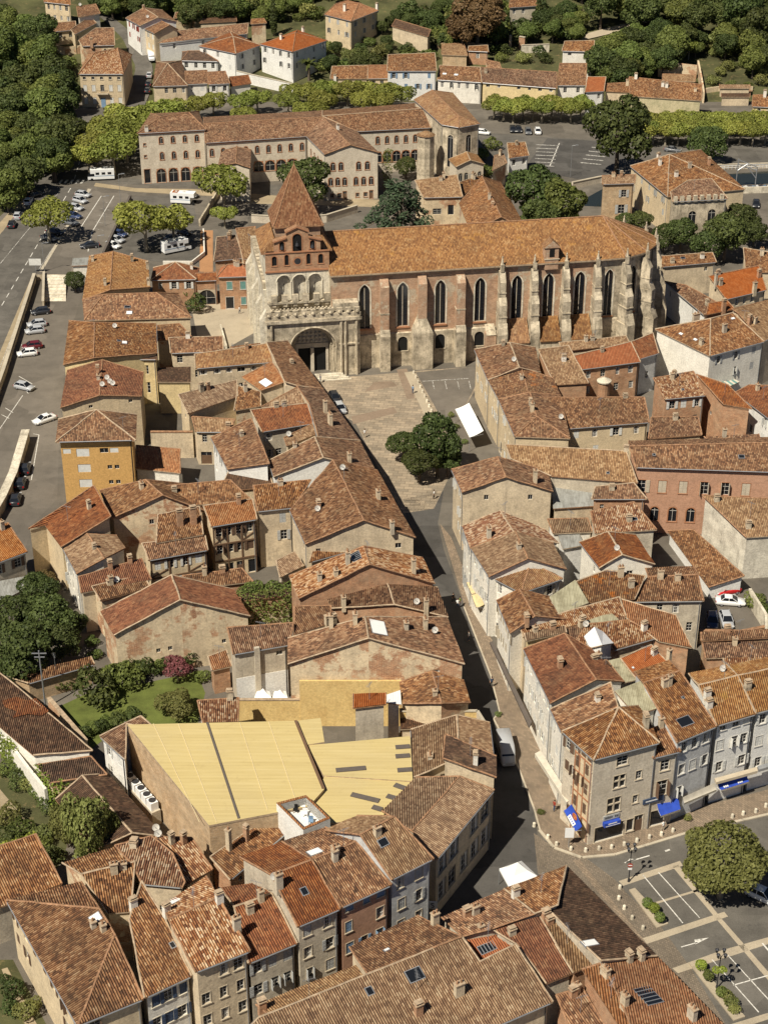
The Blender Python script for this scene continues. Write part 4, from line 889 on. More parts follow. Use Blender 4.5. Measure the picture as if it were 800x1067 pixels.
h('small gabled porch with two openings below the rounded chapel', 'stone_grey', 'tiles_ochre', 6.2, 'G', [(467, 166), (475, 174), (486, 158), (490, 167), (497, 161), (505, 171)], win=None, name='chapel_porch', cat='porch', explicit=[('S', .3, 2.2, 1.0, 2.2, 'arch'), ('S', .72, 2.2, 1.0, 2.2, 'arch')])
h('house with wooden gallery under a tan roof by the cedar', 'rubble', 'tiles_tan', 7.6, 'PL', [(441, 206), (482, 205), (476, 182), (432, 188)], s=.26, win=None, explicit=[('S', .35, 3.4, 2.0, 1.4, 'plain'), ('S', .72, 3.2, 1.4, 2.4, 'shop')])
h('broad brown two-sided roof behind the church nave', 'rubble', 'tiles_mix', 7.4, 'G', [(478, 212), (490, 242), (502, 184), (522, 226), (522, 190), (549, 240)], win=None)
h('little brown roof between the gallery house and the porch', 'rubble', 'tiles_mix', 6.4, 'PL', [(481, 205), (496, 192), (503, 182), (478, 190)], win=None)
h('tiny white house with brown roof beside the marked car park', 'render_bright', 'tiles_mix', 5.0, 'PL', [(530, 165), (551, 162), (547, 148), (528, 149)], cols={'S': 2})
h('weathered yellow walled ruin next to the tiny white house', 'rubble', 'tiles_tan', 5.6, 'PL', [(513, 178), (528, 170), (524, 160), (515, 162)], win=None, s=.2)
HB = dict(base='hill')
h('cream town house with blue door, balcony and hip roof at the road bend', 'render_cream', 'tiles_motley', 9.6, 'X', [(82, 77), (129, 77), (138, 57), (92, 56), (99, 55), (123, 50)], win=None, sh='sh_white', name='town_house', trim='trim_stone', **HB,
  explicit=[('S', .1+.2*k, 7.9, .8, .8, 'plain') for k in range(5)]+[('S', .1+.2*k, 4.6, 1.0, 1.8, 'closed' if k != 2 else 'plain') for k in range(5)]+[('S', .1+.2*k, 1.0, 1.0, 1.8, 'closed') for k in (0, 1, 3, 4)])
h('brown roofed house with brick chimney behind the blue door house', 'rubble', 'tiles_mix', 6.5, 'PL', [(86, 48), (120, 47), (119, 29), (100, 29), (82, 42)], win=None, ch=[(95, 52, 2.0, 'b')], **HB)
h('long low barn roof at the edge of the dark wood', 'render_cream', 'tiles_mix', 4.6, 'PL', [(45, 34), (80, 31), (79, 22), (43, 25)], cols={'S': 3}, **HB)
h('small red roofed house with slanting gable by the wood', 'render_cream', 'tiles_mix', 6.2, 'PL', [(78, 36), (101, 24), (94, 17), (74, 31)], win=None, **HB)
h('tall cream house with three window rows at the top left', 'render_cream', 'tiles_mix', 8.5, 'PL', [(46, 2), (74, 5), (73, -6), (48, -9)], cols={'S': 4, 'W': 1}, **HB)
h('brown roofed white house beside the top left lane', 'render_white', 'tiles_mix', 6.5, 'PL', [(82, 18), (105, 14), (100, 4), (80, 7)], win=None, dish=[(80, 9)], **HB)
h('white and pink row house with red shutters on the lane', 'render_bright', 'tiles_mix', 8.0, 'G', [(131, 19), (146, 27), (150, 8), (165, 18)], cols={'W': 3}, sh='sh_red', gw=False, dish=[(154, 19)], ch=[(150, 10, 1.0, 'b')], **HB)
h('pinkish row house with gable end at the foot of the lane', 'render_cream', 'tiles_mix', 7.8, 'G', [(146, 28), (161, 35), (163, 19), (177, 26), (174, 24), (186, 31)], cols={'W': 3}, sh='sh_white', dish=[(169, 18)], **HB)
h('long barn with brown roof and white gable wall', 'render_bright', 'tiles_mix', 6.2, 'PL', [(165, 45), (258, 35), (259, 24), (185, 32)], cols={'S': 3, 'W': 1}, **HB)
h('white villa with dull red hip roof behind a garden wall', 'render_bright', 'tiles_red', 7.0, 'X', [(207, 48), (246, 56), (272, 47), (240, 33), (243, 38)], cols={'S': 3, 'E': 2, 'W': 3}, sh='sh_white', **HB)
h('large white house with clean orange pyramid roof', 'render_bright', 'tiles_new', 8.2, 'X', [(271, 46), (305, 54), (341, 42), (310, 31), (308, 34)], cols={'S': 4, 'W': 4, 'E': 4}, sh='sh_white', ch=[(293, 41, 1.4, 'w'), (316, 32, 1.4, 'w')], **HB)
h('low white house with dark hip roof before the white villa', 'render_bright', 'tiles_dark', 4.6, 'X', [(189, 63), (228, 64), (222, 55), (190, 54), (197, 53), (211, 53)], cols={'S': 4}, **HB)
h('brown roofed house behind the plane trees at the street corner', 'render_beige', 'tiles_mix', 5.5, 'X', [(159, 90), (196, 89), (190, 63), (163, 64), (175, 66)], cols={'S': 4}, **HB)
h('low white row house with brown roof, left of its twin', 'render_white', 'tiles_mix', 5.2, 'PL', [(194, 88), (217, 87), (216, 73), (193, 74)], cols={'S': 2}, sh='sh_white', **HB)
h('low white row house with brown roof, right of its twin', 'render_white', 'tiles_mix', 5.2, 'PL', [(217, 88), (240, 87), (235, 74), (216, 75)], cols={'S': 2}, sh='sh_white', **HB)
h('little red roofed outhouse at the end of the white row', 'render_white', 'tiles_red', 4.0, 'PL', [(240, 90), (262, 87), (259, 78), (239, 80)], win=None, **HB)
h('square stone tower house with flat brown roof behind the villas', 'rubble', 'tiles_mix', 7.5, 'PL', [(261, 25), (278, 24), (275, 19), (262, 20)], win=None, **HB)
h('beige flat roofed building among the upper gardens', 'render_beige', 'tiles_dark', 4.5, 'PL', [(208, 24), (247, 22), (246, 16), (213, 19)], win=None, s=.1, **HB)
h('brown roofed hut at the upper edge above the lane', 'rubble', 'tiles_mix', 4.0, 'PL', [(181, 19), (213, 17), (208, 10), (183, 13)], win=None, **HB)
h('hillside villa with orange brown hip roof and shutters', 'render_cream', 'tiles_orange', 8.0, 'X', [(338, 15), (366, 22), (394, 11), (362, 0), (350, 4), (374, 3)], cols={'S': 3, 'W': 3, 'E': 3}, sh='sh_grey', ch=[(359, 10, 1.5, 'w'), (398, 8, 2.0, 'w')], name='villa', cat='villa', **HB)
h('open garden gallery with sloping grey roof beside the hillside villa', 'render_beige', 'tiles_dark', 4.2, 'PL', [(408, 27), (446, 38), (449, 31), (412, 20)], win=None, s=.2, explicit=[('S', .3, .1, 3.0, 2.6, 'shop'), ('S', .75, .1, 3.0, 2.6, 'shop')], name='garden_gallery', cat='gallery', **HB)
h('long low brown roof left of the white and blue house', 'render_cream', 'tiles_mix', 4.2, 'PL', [(344, 82), (383, 82), (383, 68), (346, 69)], win=None, ch=[(349, 82, 1.0, 'w')], **HB)
h('low house with newer orange roof beside the white and blue house', 'render_cream', 'tiles_orange', 4.2, 'PL', [(383, 82), (432, 81), (430, 67), (383, 68)], cols={'S': 5}, **HB)
h('white house with pale blue balconies facing the plane trees', 'render_bright', 'tiles_mix', 8.6, 'PL', [(403, 74), (455, 74), (453, 55), (404, 57)], cols={'S': 4}, sh='sh_blue', **HB)
h('row house with white front, skylights and brown roof', 'render_white', 'tiles_brown', 6.2, 'PL', [(455, 83), (502, 86), (500, 70), (458, 68)], cols={'S': 5}, sh='sh_white', sk=[(463, 77, 1.2, .9, 'w'), (475, 78, 1.2, .9, 'w')], **HB)
h('long yellowish row house with small attic windows', 'render_yellow', 'tiles_brown', 6.2, 'PL', [(502, 86), (580, 92), (580, 75), (500, 70)], cols={'S': 7}, attic=True, ch=[(506, 76, .8, 's')], **HB)
h('row house with grey brown roof below the white tower house', 'render_white', 'tiles_brown', 6.4, 'PL', [(580, 89), (610, 89), (611, 66), (583, 66)], cols={'S': 2}, **HB)
h('white tower house with red brown roof above the row', 'render_white', 'tiles_mix', 10.0, 'PL', [(585, 53), (618, 54), (619, 42), (588, 43)], cols={'S': 2}, wsize=(1.0, .7), **HB)
h('little white house with bright orange roof in the far row', 'render_bright', 'tiles_new', 6.2, 'PL', [(609, 96), (629, 95), (631, 80), (612, 80)], cols={'S': 2}, **HB)
h('small brown roofed house right of the bright orange roof', 'render_beige', 'tiles_mix', 5.6, 'PL', [(630, 95), (656, 96), (654, 86), (631, 87)], win=None, ch=[(653, 89, 1.6, 'r')], **HB)
h('long slatted barn with brown roof and twin chimneys', 'slats', 'tiles_mix', 6.5, 'PL', [(656, 100), (730, 105), (731, 88), (655, 80)], win=None, ch=[(690, 90, 1.2, 'w'), (694, 91, 1.2, 'w'), (662, 82, 1.4, 'w'), (724, 95, .8, 'r')], name='slatted_barn', cat='barn', **HB)
h('yellow house with brown roof at the far right edge', 'render_yellow', 'tiles_mix', 5.0, 'PL', [(783, 111), (808, 112), (808, 98), (784, 99)], cols={'S': 2}, sh='sh_white', ch=[(796, 101, 1.8, 'w')], **HB)
h('ruined brick shed below the swimming pool garden', 'brick', 'tiles_mix', 4.0, 'PL', [(487, 53), (509, 54), (508, 47), (488, 48)], cols={'S': 1}, **HB)
h('crumbling brick garden building left of the ruined shed', 'brick_pale', 'tiles_tan', 3.6, 'PL', [(460, 57), (487, 58), (483, 45), (460, 46)], win=None, s=.12, **HB)
h('grey mansion half hidden under the brown leaved tree', 'render_grey', 'tiles_mix', 7.0, 'PL', [(530, 8), (560, 6), (556, -6), (532, -5)], cols={'S': 3}, **HB)
h('small brown roof behind the row houses under the brick shed', 'rubble', 'tiles_mix', 4.0, 'PL', [(508, 70), (523, 73), (520, 65), (505, 62)], win=None, **HB)
h('low ruin with bare walls in the terraced garden', 'rubble', 'tiles_tan', 2.6, 'PL', [(690, 84), (724, 85), (724, 78), (690, 77)], win=None, s=.1, **HB)
h('stone terrace shed in the right hillside garden', 'render_beige', 'tiles_dark', 2.6, 'PL', [(751, 101), (781, 101), (781, 97), (751, 97)], win=None, s=.1, **HB)
h('pale terrace shed above the stone one in the garden', 'render_beige', 'tiles_tan', 2.6, 'PL', [(749, 92), (781, 92), (781, 88), (749, 88)], win=None, s=.1, **HB)
h('brown roof with a bare stucco end wall and one white flap', 'render_beige', 'tiles_brown', 9.0, 'PL', [(364, 987), (435, 954), (481, 976), (383, 1015)], win=None, ch=[(453, 963, 1.5, 'r')], sk=[(403, 990, .7, .5, 'w')])
h('largest brown roof at the bottom with two chimneys and a skylight', 'render_beige', 'tiles_tan', 8.0, 'PL', [(465, 1092), (576, 1044), (537, 984), (500, 1002), (481, 976), (383, 1015), (270, 1060), (240, 1092)], win=None, ch=[(478, 1037, 1.6, 'r', 1.0), (436, 1057, 1.4, 'b', .8)], sk=[(432, 1016, 1.8, 1.5, 'g'), (385, 1033, .8, 1.0, 'g')], over=.4)
h('long low brown slope falling toward the shaded lane', 'rubble', 'tiles_tan', 7.6, 'PL', [(267, 1047), (372, 1005), (381, 1016), (300, 1062), (288, 1065)], win=None, ch=[(265, 1055, 1.2, 'b')])
h('brown street roof with pots of tools at the lower street bend', 'render_grey', 'tiles_mix', 8.4, 'PL', [(460, 956), (526, 926), (561, 951), (512, 968), (482, 976)], win=None, ch=[(486, 955, 1.0, 'b'), (495, 953, 1.2, 'g')])
h('small bright orange roof with a barred skylight', 'brick', 'tiles_new', 8.2, 'PL', [(500, 1001), (537, 985), (512, 967), (483, 976)], win=None, sk=[(507, 988, 2.0, 1.1, 's')])
h('dark red brown roof stepping down to a shaded yard', 'render_grey', 'tiles_red', 7.6, 'PL', [(569, 1025), (597, 1014), (561, 953), (512, 968), (538, 984)], win=None)
h('brown roof tip beside the white market tent', 'render_grey', 'tiles_mix', 8.6, 'PL', [(525, 926), (590, 902), (581, 943), (557, 952)], win=None, ch=[(537, 936, 1.2, 'w')])
h('long dark brown roof edging the cobbled street', 'render_grey', 'tiles_dark', 8.0, 'PL', [(591, 903), (684, 996), (626, 1001), (567, 944), (581, 940)], win=None, sk=[(614, 983, 1.0, 2.0, 'w')], ch=[(667, 998, .9, 's'), (655, 998, .7, 's')])
h('narrow tan roof strip along the top of the brick gable', 'brick', 'tiles_tan', 8.0, 'PL', [(597, 1014), (606, 1010), (625, 1001), (567, 944), (557, 952)], win=None, s=.15)
h('orange roof with a large barred skylight at the bottom edge', 'brick', 'tiles_orange', 7.6, 'PL', [(684, 996), (752, 1066), (752, 1090), (666, 1090), (641, 1032), (626, 1001)], win=None, sk=[(675, 1038, 2.6, 2.2, 's')], ch=[(720, 1062, 1.6, 'g', 1.0), (650, 1047, 1.4, 'r')], s=.24)
h('orange brick gable house with thick chimney and round coping', 'brick', 'tiles_orange', 8.8, 'PL', [(645, 1070), (664, 1090), (640, 1033), (625, 1004), (606, 1010)], win=None, s=.1)
h('small mottled roofs squeezed in at the bottom right yard', 'brick', 'tiles_mix', 5.5, 'PL', [(600, 1088), (632, 1072), (606, 1029), (579, 1037)], win=None)
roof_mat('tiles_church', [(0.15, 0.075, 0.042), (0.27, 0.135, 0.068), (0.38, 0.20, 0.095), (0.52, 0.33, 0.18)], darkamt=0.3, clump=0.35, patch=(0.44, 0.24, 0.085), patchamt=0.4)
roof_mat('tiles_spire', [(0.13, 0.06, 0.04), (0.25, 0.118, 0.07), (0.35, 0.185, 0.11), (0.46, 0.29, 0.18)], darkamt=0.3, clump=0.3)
CH = thing('abbey_church', 'large medieval abbey church of brick and pale stone with pyramid spire and buttressed nave', 'church', (-21.6, 291.0, 0), math.radians(9.2))
def lancet_mesh(w, hh):
    key = ('lan', w, hh)
    if key in PROTO: return PROTO[key]
    mb = MB(); r = w/2; hs = hh-0.87*w; n = 5; D = .35
    L = [(r+w*math.cos(PI-(PI/3)*i/n), hs+w*math.sin(PI-(PI/3)*i/n)) for i in range(n+1)]
    arc = L+[(-x, z) for x, z in reversed(L[:-1])]          # left springing to right springing
    mb.face([(-r, D, 0), (r, D, 0)]+[(x, D, z) for x, z in reversed(arc)], 0)
    for i in range(len(arc)-1):
        (x0, z0), (x1, z1) = arc[i], arc[i+1]
        side = -1 if i < n else 1
        mb.face([(side*r, .004, z0), (side*r, .004, z1), (x1, .004, z1), (x0, .004, z0)][::side], 3)
        k = 1.28
        mb.face([(x0, -.05, z0), (x1, -.05, z1), (x1*k, -.05, hs+(z1-hs)*1.12), (x0*k, -.05, hs+(z0-hs)*1.12)][::-1], 1)
        mb.face([(x0, -.05, z0), (x0, D, z0), (x1, D, z1), (x1, -.05, z1)], 1)
    for s_ in (-1, 1):
        a, b = sorted((s_*r, s_*r*1.28)); mb.box(a, b, -.05, .02, 0, hs, 1)
    mb.box(-.05, .05, D-.12, D-.01, 0, hs+.5*w, 2)
    for k in range(1, 6): mb.box(-r, r, D-.05, D-.012, hs*k/6-.015, hs*k/6+.015, 5)
    mb.box(-r*1.3, r*1.3, -.22, .02, -.3, 0, 4)
    PROTO[key] = mb.mesh('lancet_window', ['glass', 'stone_pale', 'stone_grey', 'brick_church', 'trim_brick', 'metal_dark'])
    return PROTO[key]
simple('iron', (0.03, 0.03, 0.03), 0.6)
def arch_strip(mb, cu, r, hs, u0, u1, z0, z1, v, m=0, n=14):
    """flat wall facing south at v with a round-headed opening"""
    arc = [(cu-r*math.cos(PI*i/n), hs+r*math.sin(PI*i/n)) for i in range(n+1)]
    mb.face([(u0, v, z0), (cu-r, v, z0), (cu-r, v, z1), (u0, v, z1)], m); mb.face([(cu+r, v, z0), (u1, v, z0), (u1, v, z1), (cu+r, v, z1)], m)
    for i in range(n):
        (a, za), (b, zb) = arc[i], arc[i+1]; mb.face([(a, v, za), (b, v, zb), (b, v, z1), (a, v, z1)], m)
    return arc
def reveal(mb, arc, cu, r, z0, v0, v1, m=0):
    P = [(cu-r, z0)]+arc+[(cu+r, z0)]
    for i in range(len(P)-1):
        (a, za), (b, zb) = P[i], P[i+1]; mb.face([(a, v0, za), (a, v1, za), (b, v1, zb), (b, v0, zb)], m)
SV = 2.6
AP = [(12.2, SV), (63.5, SV), (69.2, 3.0), (73.6, 5.0), (76.6, 8.6), (77.4, 12.0), (76.6, 15.6), (73.4, 19.4), (68.8, 21.4), (12.2, 21.4)]
up, lo = MB(), MB(); wlist = []
BU = [22.2, 29.5, 36.9, 44.9, 51.2, 57.4, 63.6]
for i in range(len(AP)):
    a, b = Vector((*AP[i], 0)), Vector((*AP[(i+1) % len(AP)], 0)); L = (b-a).length; e = (b-a)/L; hl = []; h2 = []
    if i == 0:
        for u in (18.6, 25.9, 33.2, 40.9, 48.1, 54.3, 60.5):
            hl.append((u-12.2-1.0, u-12.2+1.0, 8.2, 17.2)); wlist.append((a+e*(u-12.2)+Vector((0, 0, 8.2)), e, 2.0, 9.0))
            if u < 42 and u > 20: h2.append((u-12.2-.95, u-12.2+.95, 3.2, 6.2))
    elif 1 <= i <= 6:
        hl.append((L/2-.85, L/2+.85, 7.6, 17.2)); wlist.append((a+e*L/2+Vector((0, 0, 7.6)), e, 1.7, 9.6))
    wall_quad(up, a, b, 6.9, 19.6, 19.6, hl, 0 if i == 0 else 1, .4)
    off = Vector((e.y, -e.x, 0))*.3
    wall_quad(lo, a+off, b+off, -1, 6.9, 6.9, h2, 0, .5)
    lo.face([a+off+Vector((0, 0, 6.9)), b+off+Vector((0, 0, 6.9)), b+Vector((0, 0, 7.05)), a+Vector((0, 0, 7.05))], 0)
    for (x0, x1, z0, z1) in h2:
        p = a+off+e*((x0+x1)/2)+Vector((0, 0, z0)); put(window_meshes('hole', x1-x0, z1-z0, None, 'trim_stone')[0], 'window', CH, p, math.atan2(e.y, e.x))
    M_ = Matrix.Translation(a+Vector((0, 0, 19.0))) @ Matrix.Rotation(math.atan2(e.y, e.x), 4, 'Z')
    up.box(0, L, -.30, -.003, 0, .5, 2, M_)
up.build('nave_wall', ['brick_church', 'stone', 'trim_stone'], CH); lo.build('nave_base', ['stone'], CH)
for p, e, w, hh in wlist: put(lancet_mesh(w, hh), 'lancet_window', CH, p, math.atan2(e.y, e.x))
rf = MB(); EV = 19.62
E_ = [(12.0, 1.9), (63.6, 1.9), (69.4, 2.3), (74.1, 4.5), (77.3, 8.3), (78.2, 12.0), (77.3, 15.9), (74.0, 20.0), (69.0, 22.1), (12.0, 22.1)]
RA, RB = Vector((12.0, 12.0, 24.6)), Vector((67.0, 12.0, 24.6))
P3 = [Vector((*p, EV)) for p in E_]
rf.face([P3[0], P3[1], RB, RA], 0)
for i in range(1, 8): rf.face([P3[i], P3[i+1], RB], 0)
rf.face([P3[8], P3[9], RA, RB], 0)
for i in range(9): rf.face([P3[i]-Vector((0, 0, .3)), P3[i+1]-Vector((0, 0, .3)), P3[i+1], P3[i]], 1)
for i in range(9): rf.face([P3[i+1]-Vector((0, 0, .3)), P3[i]-Vector((0, 0, .3)), Vector((*AP[i], EV-.25)), Vector((*AP[i+1], EV-.25))], 1)
rf.face([P3[9], P3[0], RA], 1)
nroof = rf.build('roof', ['tiles_church', 'mortar'], CH)
rt = MB()
for a, b in [(RA, RB)]+[(P3[i], RB) for i in range(2, 8)]: rt.tube(a+Vector((0, 0, .04)), b+Vector((0, 0, .04)), .16, None, 6)
rt.build('ridge_tiles', ['ridge'], nroof)
def butt(u, kind, M_=None):
    mb = MB(); M_ = M_ or Matrix.Translation((u, SV, 0))
    def slope(w, v0, v1, z0, z1, m):      # weathered sloping offset
        A = [M_ @ Vector(p) for p in ((-w, -v0, z0), (w, -v0, z0), (w, -v1, z1), (-w, -v1, z1), (-w, 0, z0), (w, 0, z0))]
        mb.face([A[0], A[1], A[2], A[3]], m); mb.face([A[0], A[3], M_ @ Vector((-w, -v1, z0))], m); mb.face([A[2], A[1], M_ @ Vector((w, -v1, z0))], m)
    if kind == 'brick':
        mb.box(-.95, .95, -2.5, 0, -1, 7.3, 1, M_); slope(.95, 2.5, 1.7, 7.3, 8.4, 1)
        mb.box(-.82, .82, -1.7, 0, 7.3, 17.0, 0, M_); slope(.82, 1.7, .6, 17.0, 18.2, 0); mb.box(-.82, .82, -.6, 0, 17.0, 18.2, 0, M_); mb.box(-.9, .9, -1.75, -.0, 11.5, 11.75, 1, M_)
    elif kind == 'wide':
        mb.box(-1.9, 1.9, -2.6, 0, -1, 7.6, 1, M_); 
        A = [M_ @ Vector(p) for p in ((-1.9, -2.6, 7.6), (1.9, -2.6, 7.6), (.8, -1.6, 10.2), (-.8, -1.6, 10.2), (-1.9, 0, 7.6), (1.9, 0, 7.6), (.8, 0, 10.2), (-.8, 0, 10.2))]
        for q in ((0, 1, 2, 3), (4, 0, 3, 7), (1, 5, 6, 2)): mb.face([A[i] for i in q], 1)
        mb.box(-.8, .8, -1.6, 0, 9.5, 17.2, 0, M_); slope(.8, 1.6, .5, 17.2, 18.4, 0); mb.box(-.8, .8, -.5, 0, 17.2, 18.4, 0, M_)
    else:
        mb.box(-.9, .9, -3.6, 0, -1, 6.5, 1, M_); slope(.9, 3.6, 2.7, 6.5, 8.6, 1)
        mb.box(-.75, .75, -2.7, 0, 6.5, 12.2, 1, M_); slope(.75, 2.7, 1.9, 12.2, 13.6, 1); mb.box(-.85, .85, -2.8, -.0, 9.7, 9.95, 1, M_)
        mb.box(-.6, .6, -1.9, 0, 12.2, 16.6, 1, M_); slope(.6, 1.9, .8, 16.6, 18.6, 1); mb.box(-.6, .6, -.8, 0, 16.6, 18.6, 1, M_); mb.box(-.7, .7, -2.0, -.0, 14.4, 14.6, 1, M_)
    o = mb.build('buttress', ['brick_church', 'stone'], CH)
    if kind == 'stone':
        f = MB(); c = M_ @ Vector((0, -.75, 0))
        f.box(-.35, .35, -.35, .35, 18.4, 19.9, 0, Matrix.Translation(c)); f.tube(c+Vector((0, 0, 19.9)), c+Vector((0, 0, 21.6)), .32, .05, 6, 0); f.ball(c+Vector((0, 0, 21.3)), .18, 0, 6, 4)
        f.build('pinnacle', ['stone'], o)
for u, k in zip(BU, ('brick', 'wide', 'brick', 'stone', 'stone', 'stone', 'stone')): butt(u, k)
for i in range(2, 8):
    p = Vector((*AP[i], 0)); d0 = (p-Vector((66, 12, 0))).normalized()
    butt(0, 'stone', Matrix.Translation(p) @ Matrix.Rotation(math.atan2(d0.y, d0.x)+PI/2, 4, 'Z'))
for a, b in ((45.9, 50.2), (52.2, 56.4), (58.4, 62.6), (38.3, 43.8)):
    mb = MB()
    if a > 40:
        mb.box(a, b, -.9, SV-.3, -1, 4.8, 0, None, 'n')
        mb.face([(a, -1.2, 4.75), (b, -1.2, 4.75), (b, SV-.02, 8.4), (a, SV-.02, 8.4)], 1); mb.face([(a, -1.2, 4.6), (a, -1.2, 4.75), (a, SV-.02, 8.4), (a, SV-.02, 4.6)], 0); mb.face([(b, -1.2, 4.6), (b, SV-.02, 4.6), (b, SV-.02, 8.4), (b, -1.2, 4.75)], 0); mb.face([(a, -1.2, 4.6), (b, -1.2, 4.6), (b, -1.2, 4.75), (a, -1.2, 4.75)], 1)
        mb.build('chapel', ['stone', 'tiles_church'], CH)
    else:
        mb.box(41.9, b, .2, SV-.3, -1, 6.2, 0, None, 'n'); mb.face([(41.9, .1, 6.2), (b, .1, 6.2), (b, SV, 7.6), (41.9, SV, 7.6)], 1); mb.build('chapel', ['brick_church', 'stone'], CH)
mb = MB(); mb.box(53.2, 55.8, 2.0, 4.2, 18.2, 22.6, 0); mb.face([(52.9, 1.8, 22.6), (55.5+.6, 1.8, 22.6), (54.5, 1.8, 24.0)], 0); mb.face([(52.9, 1.8, 22.6), (54.5, 1.8, 24.0), (54.5, 4.4, 24.0), (52.9, 4.4, 22.6)], 1); mb.face([(54.5, 1.8, 24.0), (56.1, 1.8, 22.6), (56.1, 4.4, 22.6), (54.5, 4.4, 24.0)], 1)
mb.box(53.0, 56.0, 1.9, 2.05, 20.2, 20.4, 2)
bc = mb.build('bellcote', ['brick_church', 'tiles_church', 'trim_stone'], CH)
q = MB(); q.box(54.0, 55.0, 1.98, 1.995, 20.7, 22.3, 0); q.build('opening', ['black'], bc)
tw = MB(); TV = 4.3
x0, x1 = 0.2, 12.2
for k in range(3):
    cu = 3.6+2.95*k; a_, b_ = (x0 if k == 0 else cu-1.475), (x1 if k == 2 else cu+1.475)
    arc = arch_strip(tw, cu, 1.2, 18.0, a_, b_, 12.0, 20.2, TV, 1); reveal(tw, arc, cu, 1.2, 12.0, TV, TV+.8, 1)
    tw.face([(cu-1.2, TV+.8, 12), (cu+1.2, TV+.8, 12), (cu+1.2, TV+.8, 19.3), (cu-1.2, TV+.8, 19.3)], 1)
    for s_ in (-1, 1): tw.tube((cu+s_*1.3, TV-.05, 12), (cu+s_*1.3, TV-.05, 18.0), .14, None, 6, 1)
    P = [(cu-1.42*math.cos(PI*i/12), 18+1.42*math.sin(PI*i/12)) for i in range(13)]
    for i in range(12): tw.tube((P[i][0], TV-.03, P[i][1]), (P[i+1][0], TV-.03, P[i+1][1]), .12, None, 5, 1)
    tw.box(cu-.06, cu+.06, TV+.79, TV+.798, 15.6, 17.4, 3)
tw.face([(x1, TV, 0), (x1, 17, 0), (x1, 17, 24), (x1, TV, 24)], 0); tw.face([(x0, 17, 0), (x0, TV, 0), (x0, TV, 24), (x0, 17, 24)], 1)
tw.face([(x1, 17, 0), (x0, 17, 0), (x0, 17, 24), (x1, 17, 24)], 0)
tower = tw.build('tower', ['brick_church', 'stone_pale', 'trim_stone', 'black'], CH)
bf = MB()                                # brick belfry front: stepped gable with openings
holes = [(1.9, .9, 21.3, 23.2), (4.2, .75, 21.3, 23.4), (8.3, .75, 21.3, 23.4), (10.6, .9, 21.3, 23.2), (3.4, .9, 24.4, 26.0), (9.1, .9, 24.4, 26.0), (6.25, 1.7, 23.9, 27.4)]
A_, B_ = Vector((x0, TV-.02, 0)), Vector((x1, TV-.02, 0))
wall_quad(bf, A_, B_, 20.2, 24.0, 24.0, [(c-w/2-x0, c+w/2-x0, z0, z1) for c, w, z0, z1 in holes[:4]]+[(6.25-.85-x0, 6.25+.85-x0, 23.9, 24.0)], 0, .5)
wall_quad(bf, Vector((1.9, TV-.02, 0)), Vector((4.2, TV-.02, 0)), 24, 26.3, 26.9, [(3.4-.45-1.9, 3.4+.45-1.9, 24.4, 26.0)], 0, .5)
wall_quad(bf, Vector((8.3, TV-.02, 0)), Vector((10.6, TV-.02, 0)), 24, 26.9, 26.3, [(9.1-.45-8.3, 9.1+.45-8.3, 24.4, 26.0)], 0, .5)
wall_quad(bf, Vector((4.2, TV-.02, 0)), Vector((8.3, TV-.02, 0)), 24, 28.0, 28.0, [(1.2, 2.9, 24.0, 27.4)], 0, .5)
bf.face([(4.2, TV-.02, 28), (8.3, TV-.02, 28), (6.25, TV-.02, 28.9)], 0)
for q in ((1.9, 1.9, 24, 26.3), (10.6, 10.6, 24, 26.3), (4.2, 4.2, 26.3, 28), (8.3, 8.3, 26.3, 28)):
    bf.face([(q[0], TV-.02, q[2]), (q[0], TV+.8, q[2]), (q[0], TV+.8, q[3]), (q[0], TV-.02, q[3])], 0)
bf.face([(8.3, TV+.8, 24), (4.2, TV+.8, 24), (4.2, TV+.8, 28), (6.25, TV+.8, 28.9), (8.3, TV+.8, 28)], 0)
for (a, za, b, zb) in ((4.0, 27.95, 6.25, 28.95), (6.25, 28.95, 8.5, 27.95), (1.7, 26.2, 4.2, 26.9), (8.3, 26.9, 10.8, 26.2)):
    bf.face([(a, TV-.3, za), (b, TV-.3, zb), (b, TV+.95, zb), (a, TV+.95, za)], 1); bf.face([(a, TV-.3, za-.3), (b, TV-.3, zb-.3), (b, TV-.3, zb), (a, TV-.3, za)], 2); bf.face([(a, TV-.3, za-.3), (a, TV+.0, za-.3), (b, TV+.0, zb-.3), (b, TV-.3, zb-.3)][::-1], 2)
bf.box(x0-.1, x1+.1, TV-.18, TV-.025, 23.75, 24.0, 2); bf.box(x0-.1, x1+.1, TV-.2, TV-.025, 20.0, 20.3, 2)
for i in range(16):
    a0, a1 = 2*PI*i/16, 2*PI*(i+1)/16; c = Vector((6.25, TV-.06, 22.0))
    f = lambda a, r: c+Vector((math.cos(a)*r, 0, math.sin(a)*r))
    bf.face([f(a0, .62), f(a1, .62), f(a1, .92), f(a0, .92)], 2); bf.face([c+Vector((0, .02, 0)), f(a0, .64)+Vector((0, .02, 0)), f(a1, .64)+Vector((0, .02, 0))], 3)
bf.box(x0+.2, x1-.2, TV+.58, TV+.6, 20.4, 24.0, 4); bf.box(2.1, 10.4, TV+.59, TV+.61, 24.0, 26.2, 4); bf.box(4.4, 8.1, TV+.6, TV+.62, 26, 28, 4)
bel = None
def belw(par):
    for c, w, z0, z1 in holes: put(window_meshes('hole', w, z1-z0, None, 'trim_brick')[0], 'opening', par, (c, TV-.02, z0))
bel = bf.build('belfry_front', ['brick', 'ridge', 'trim_brick', 'metal_dark', 'black'], CH)
belw(bel)
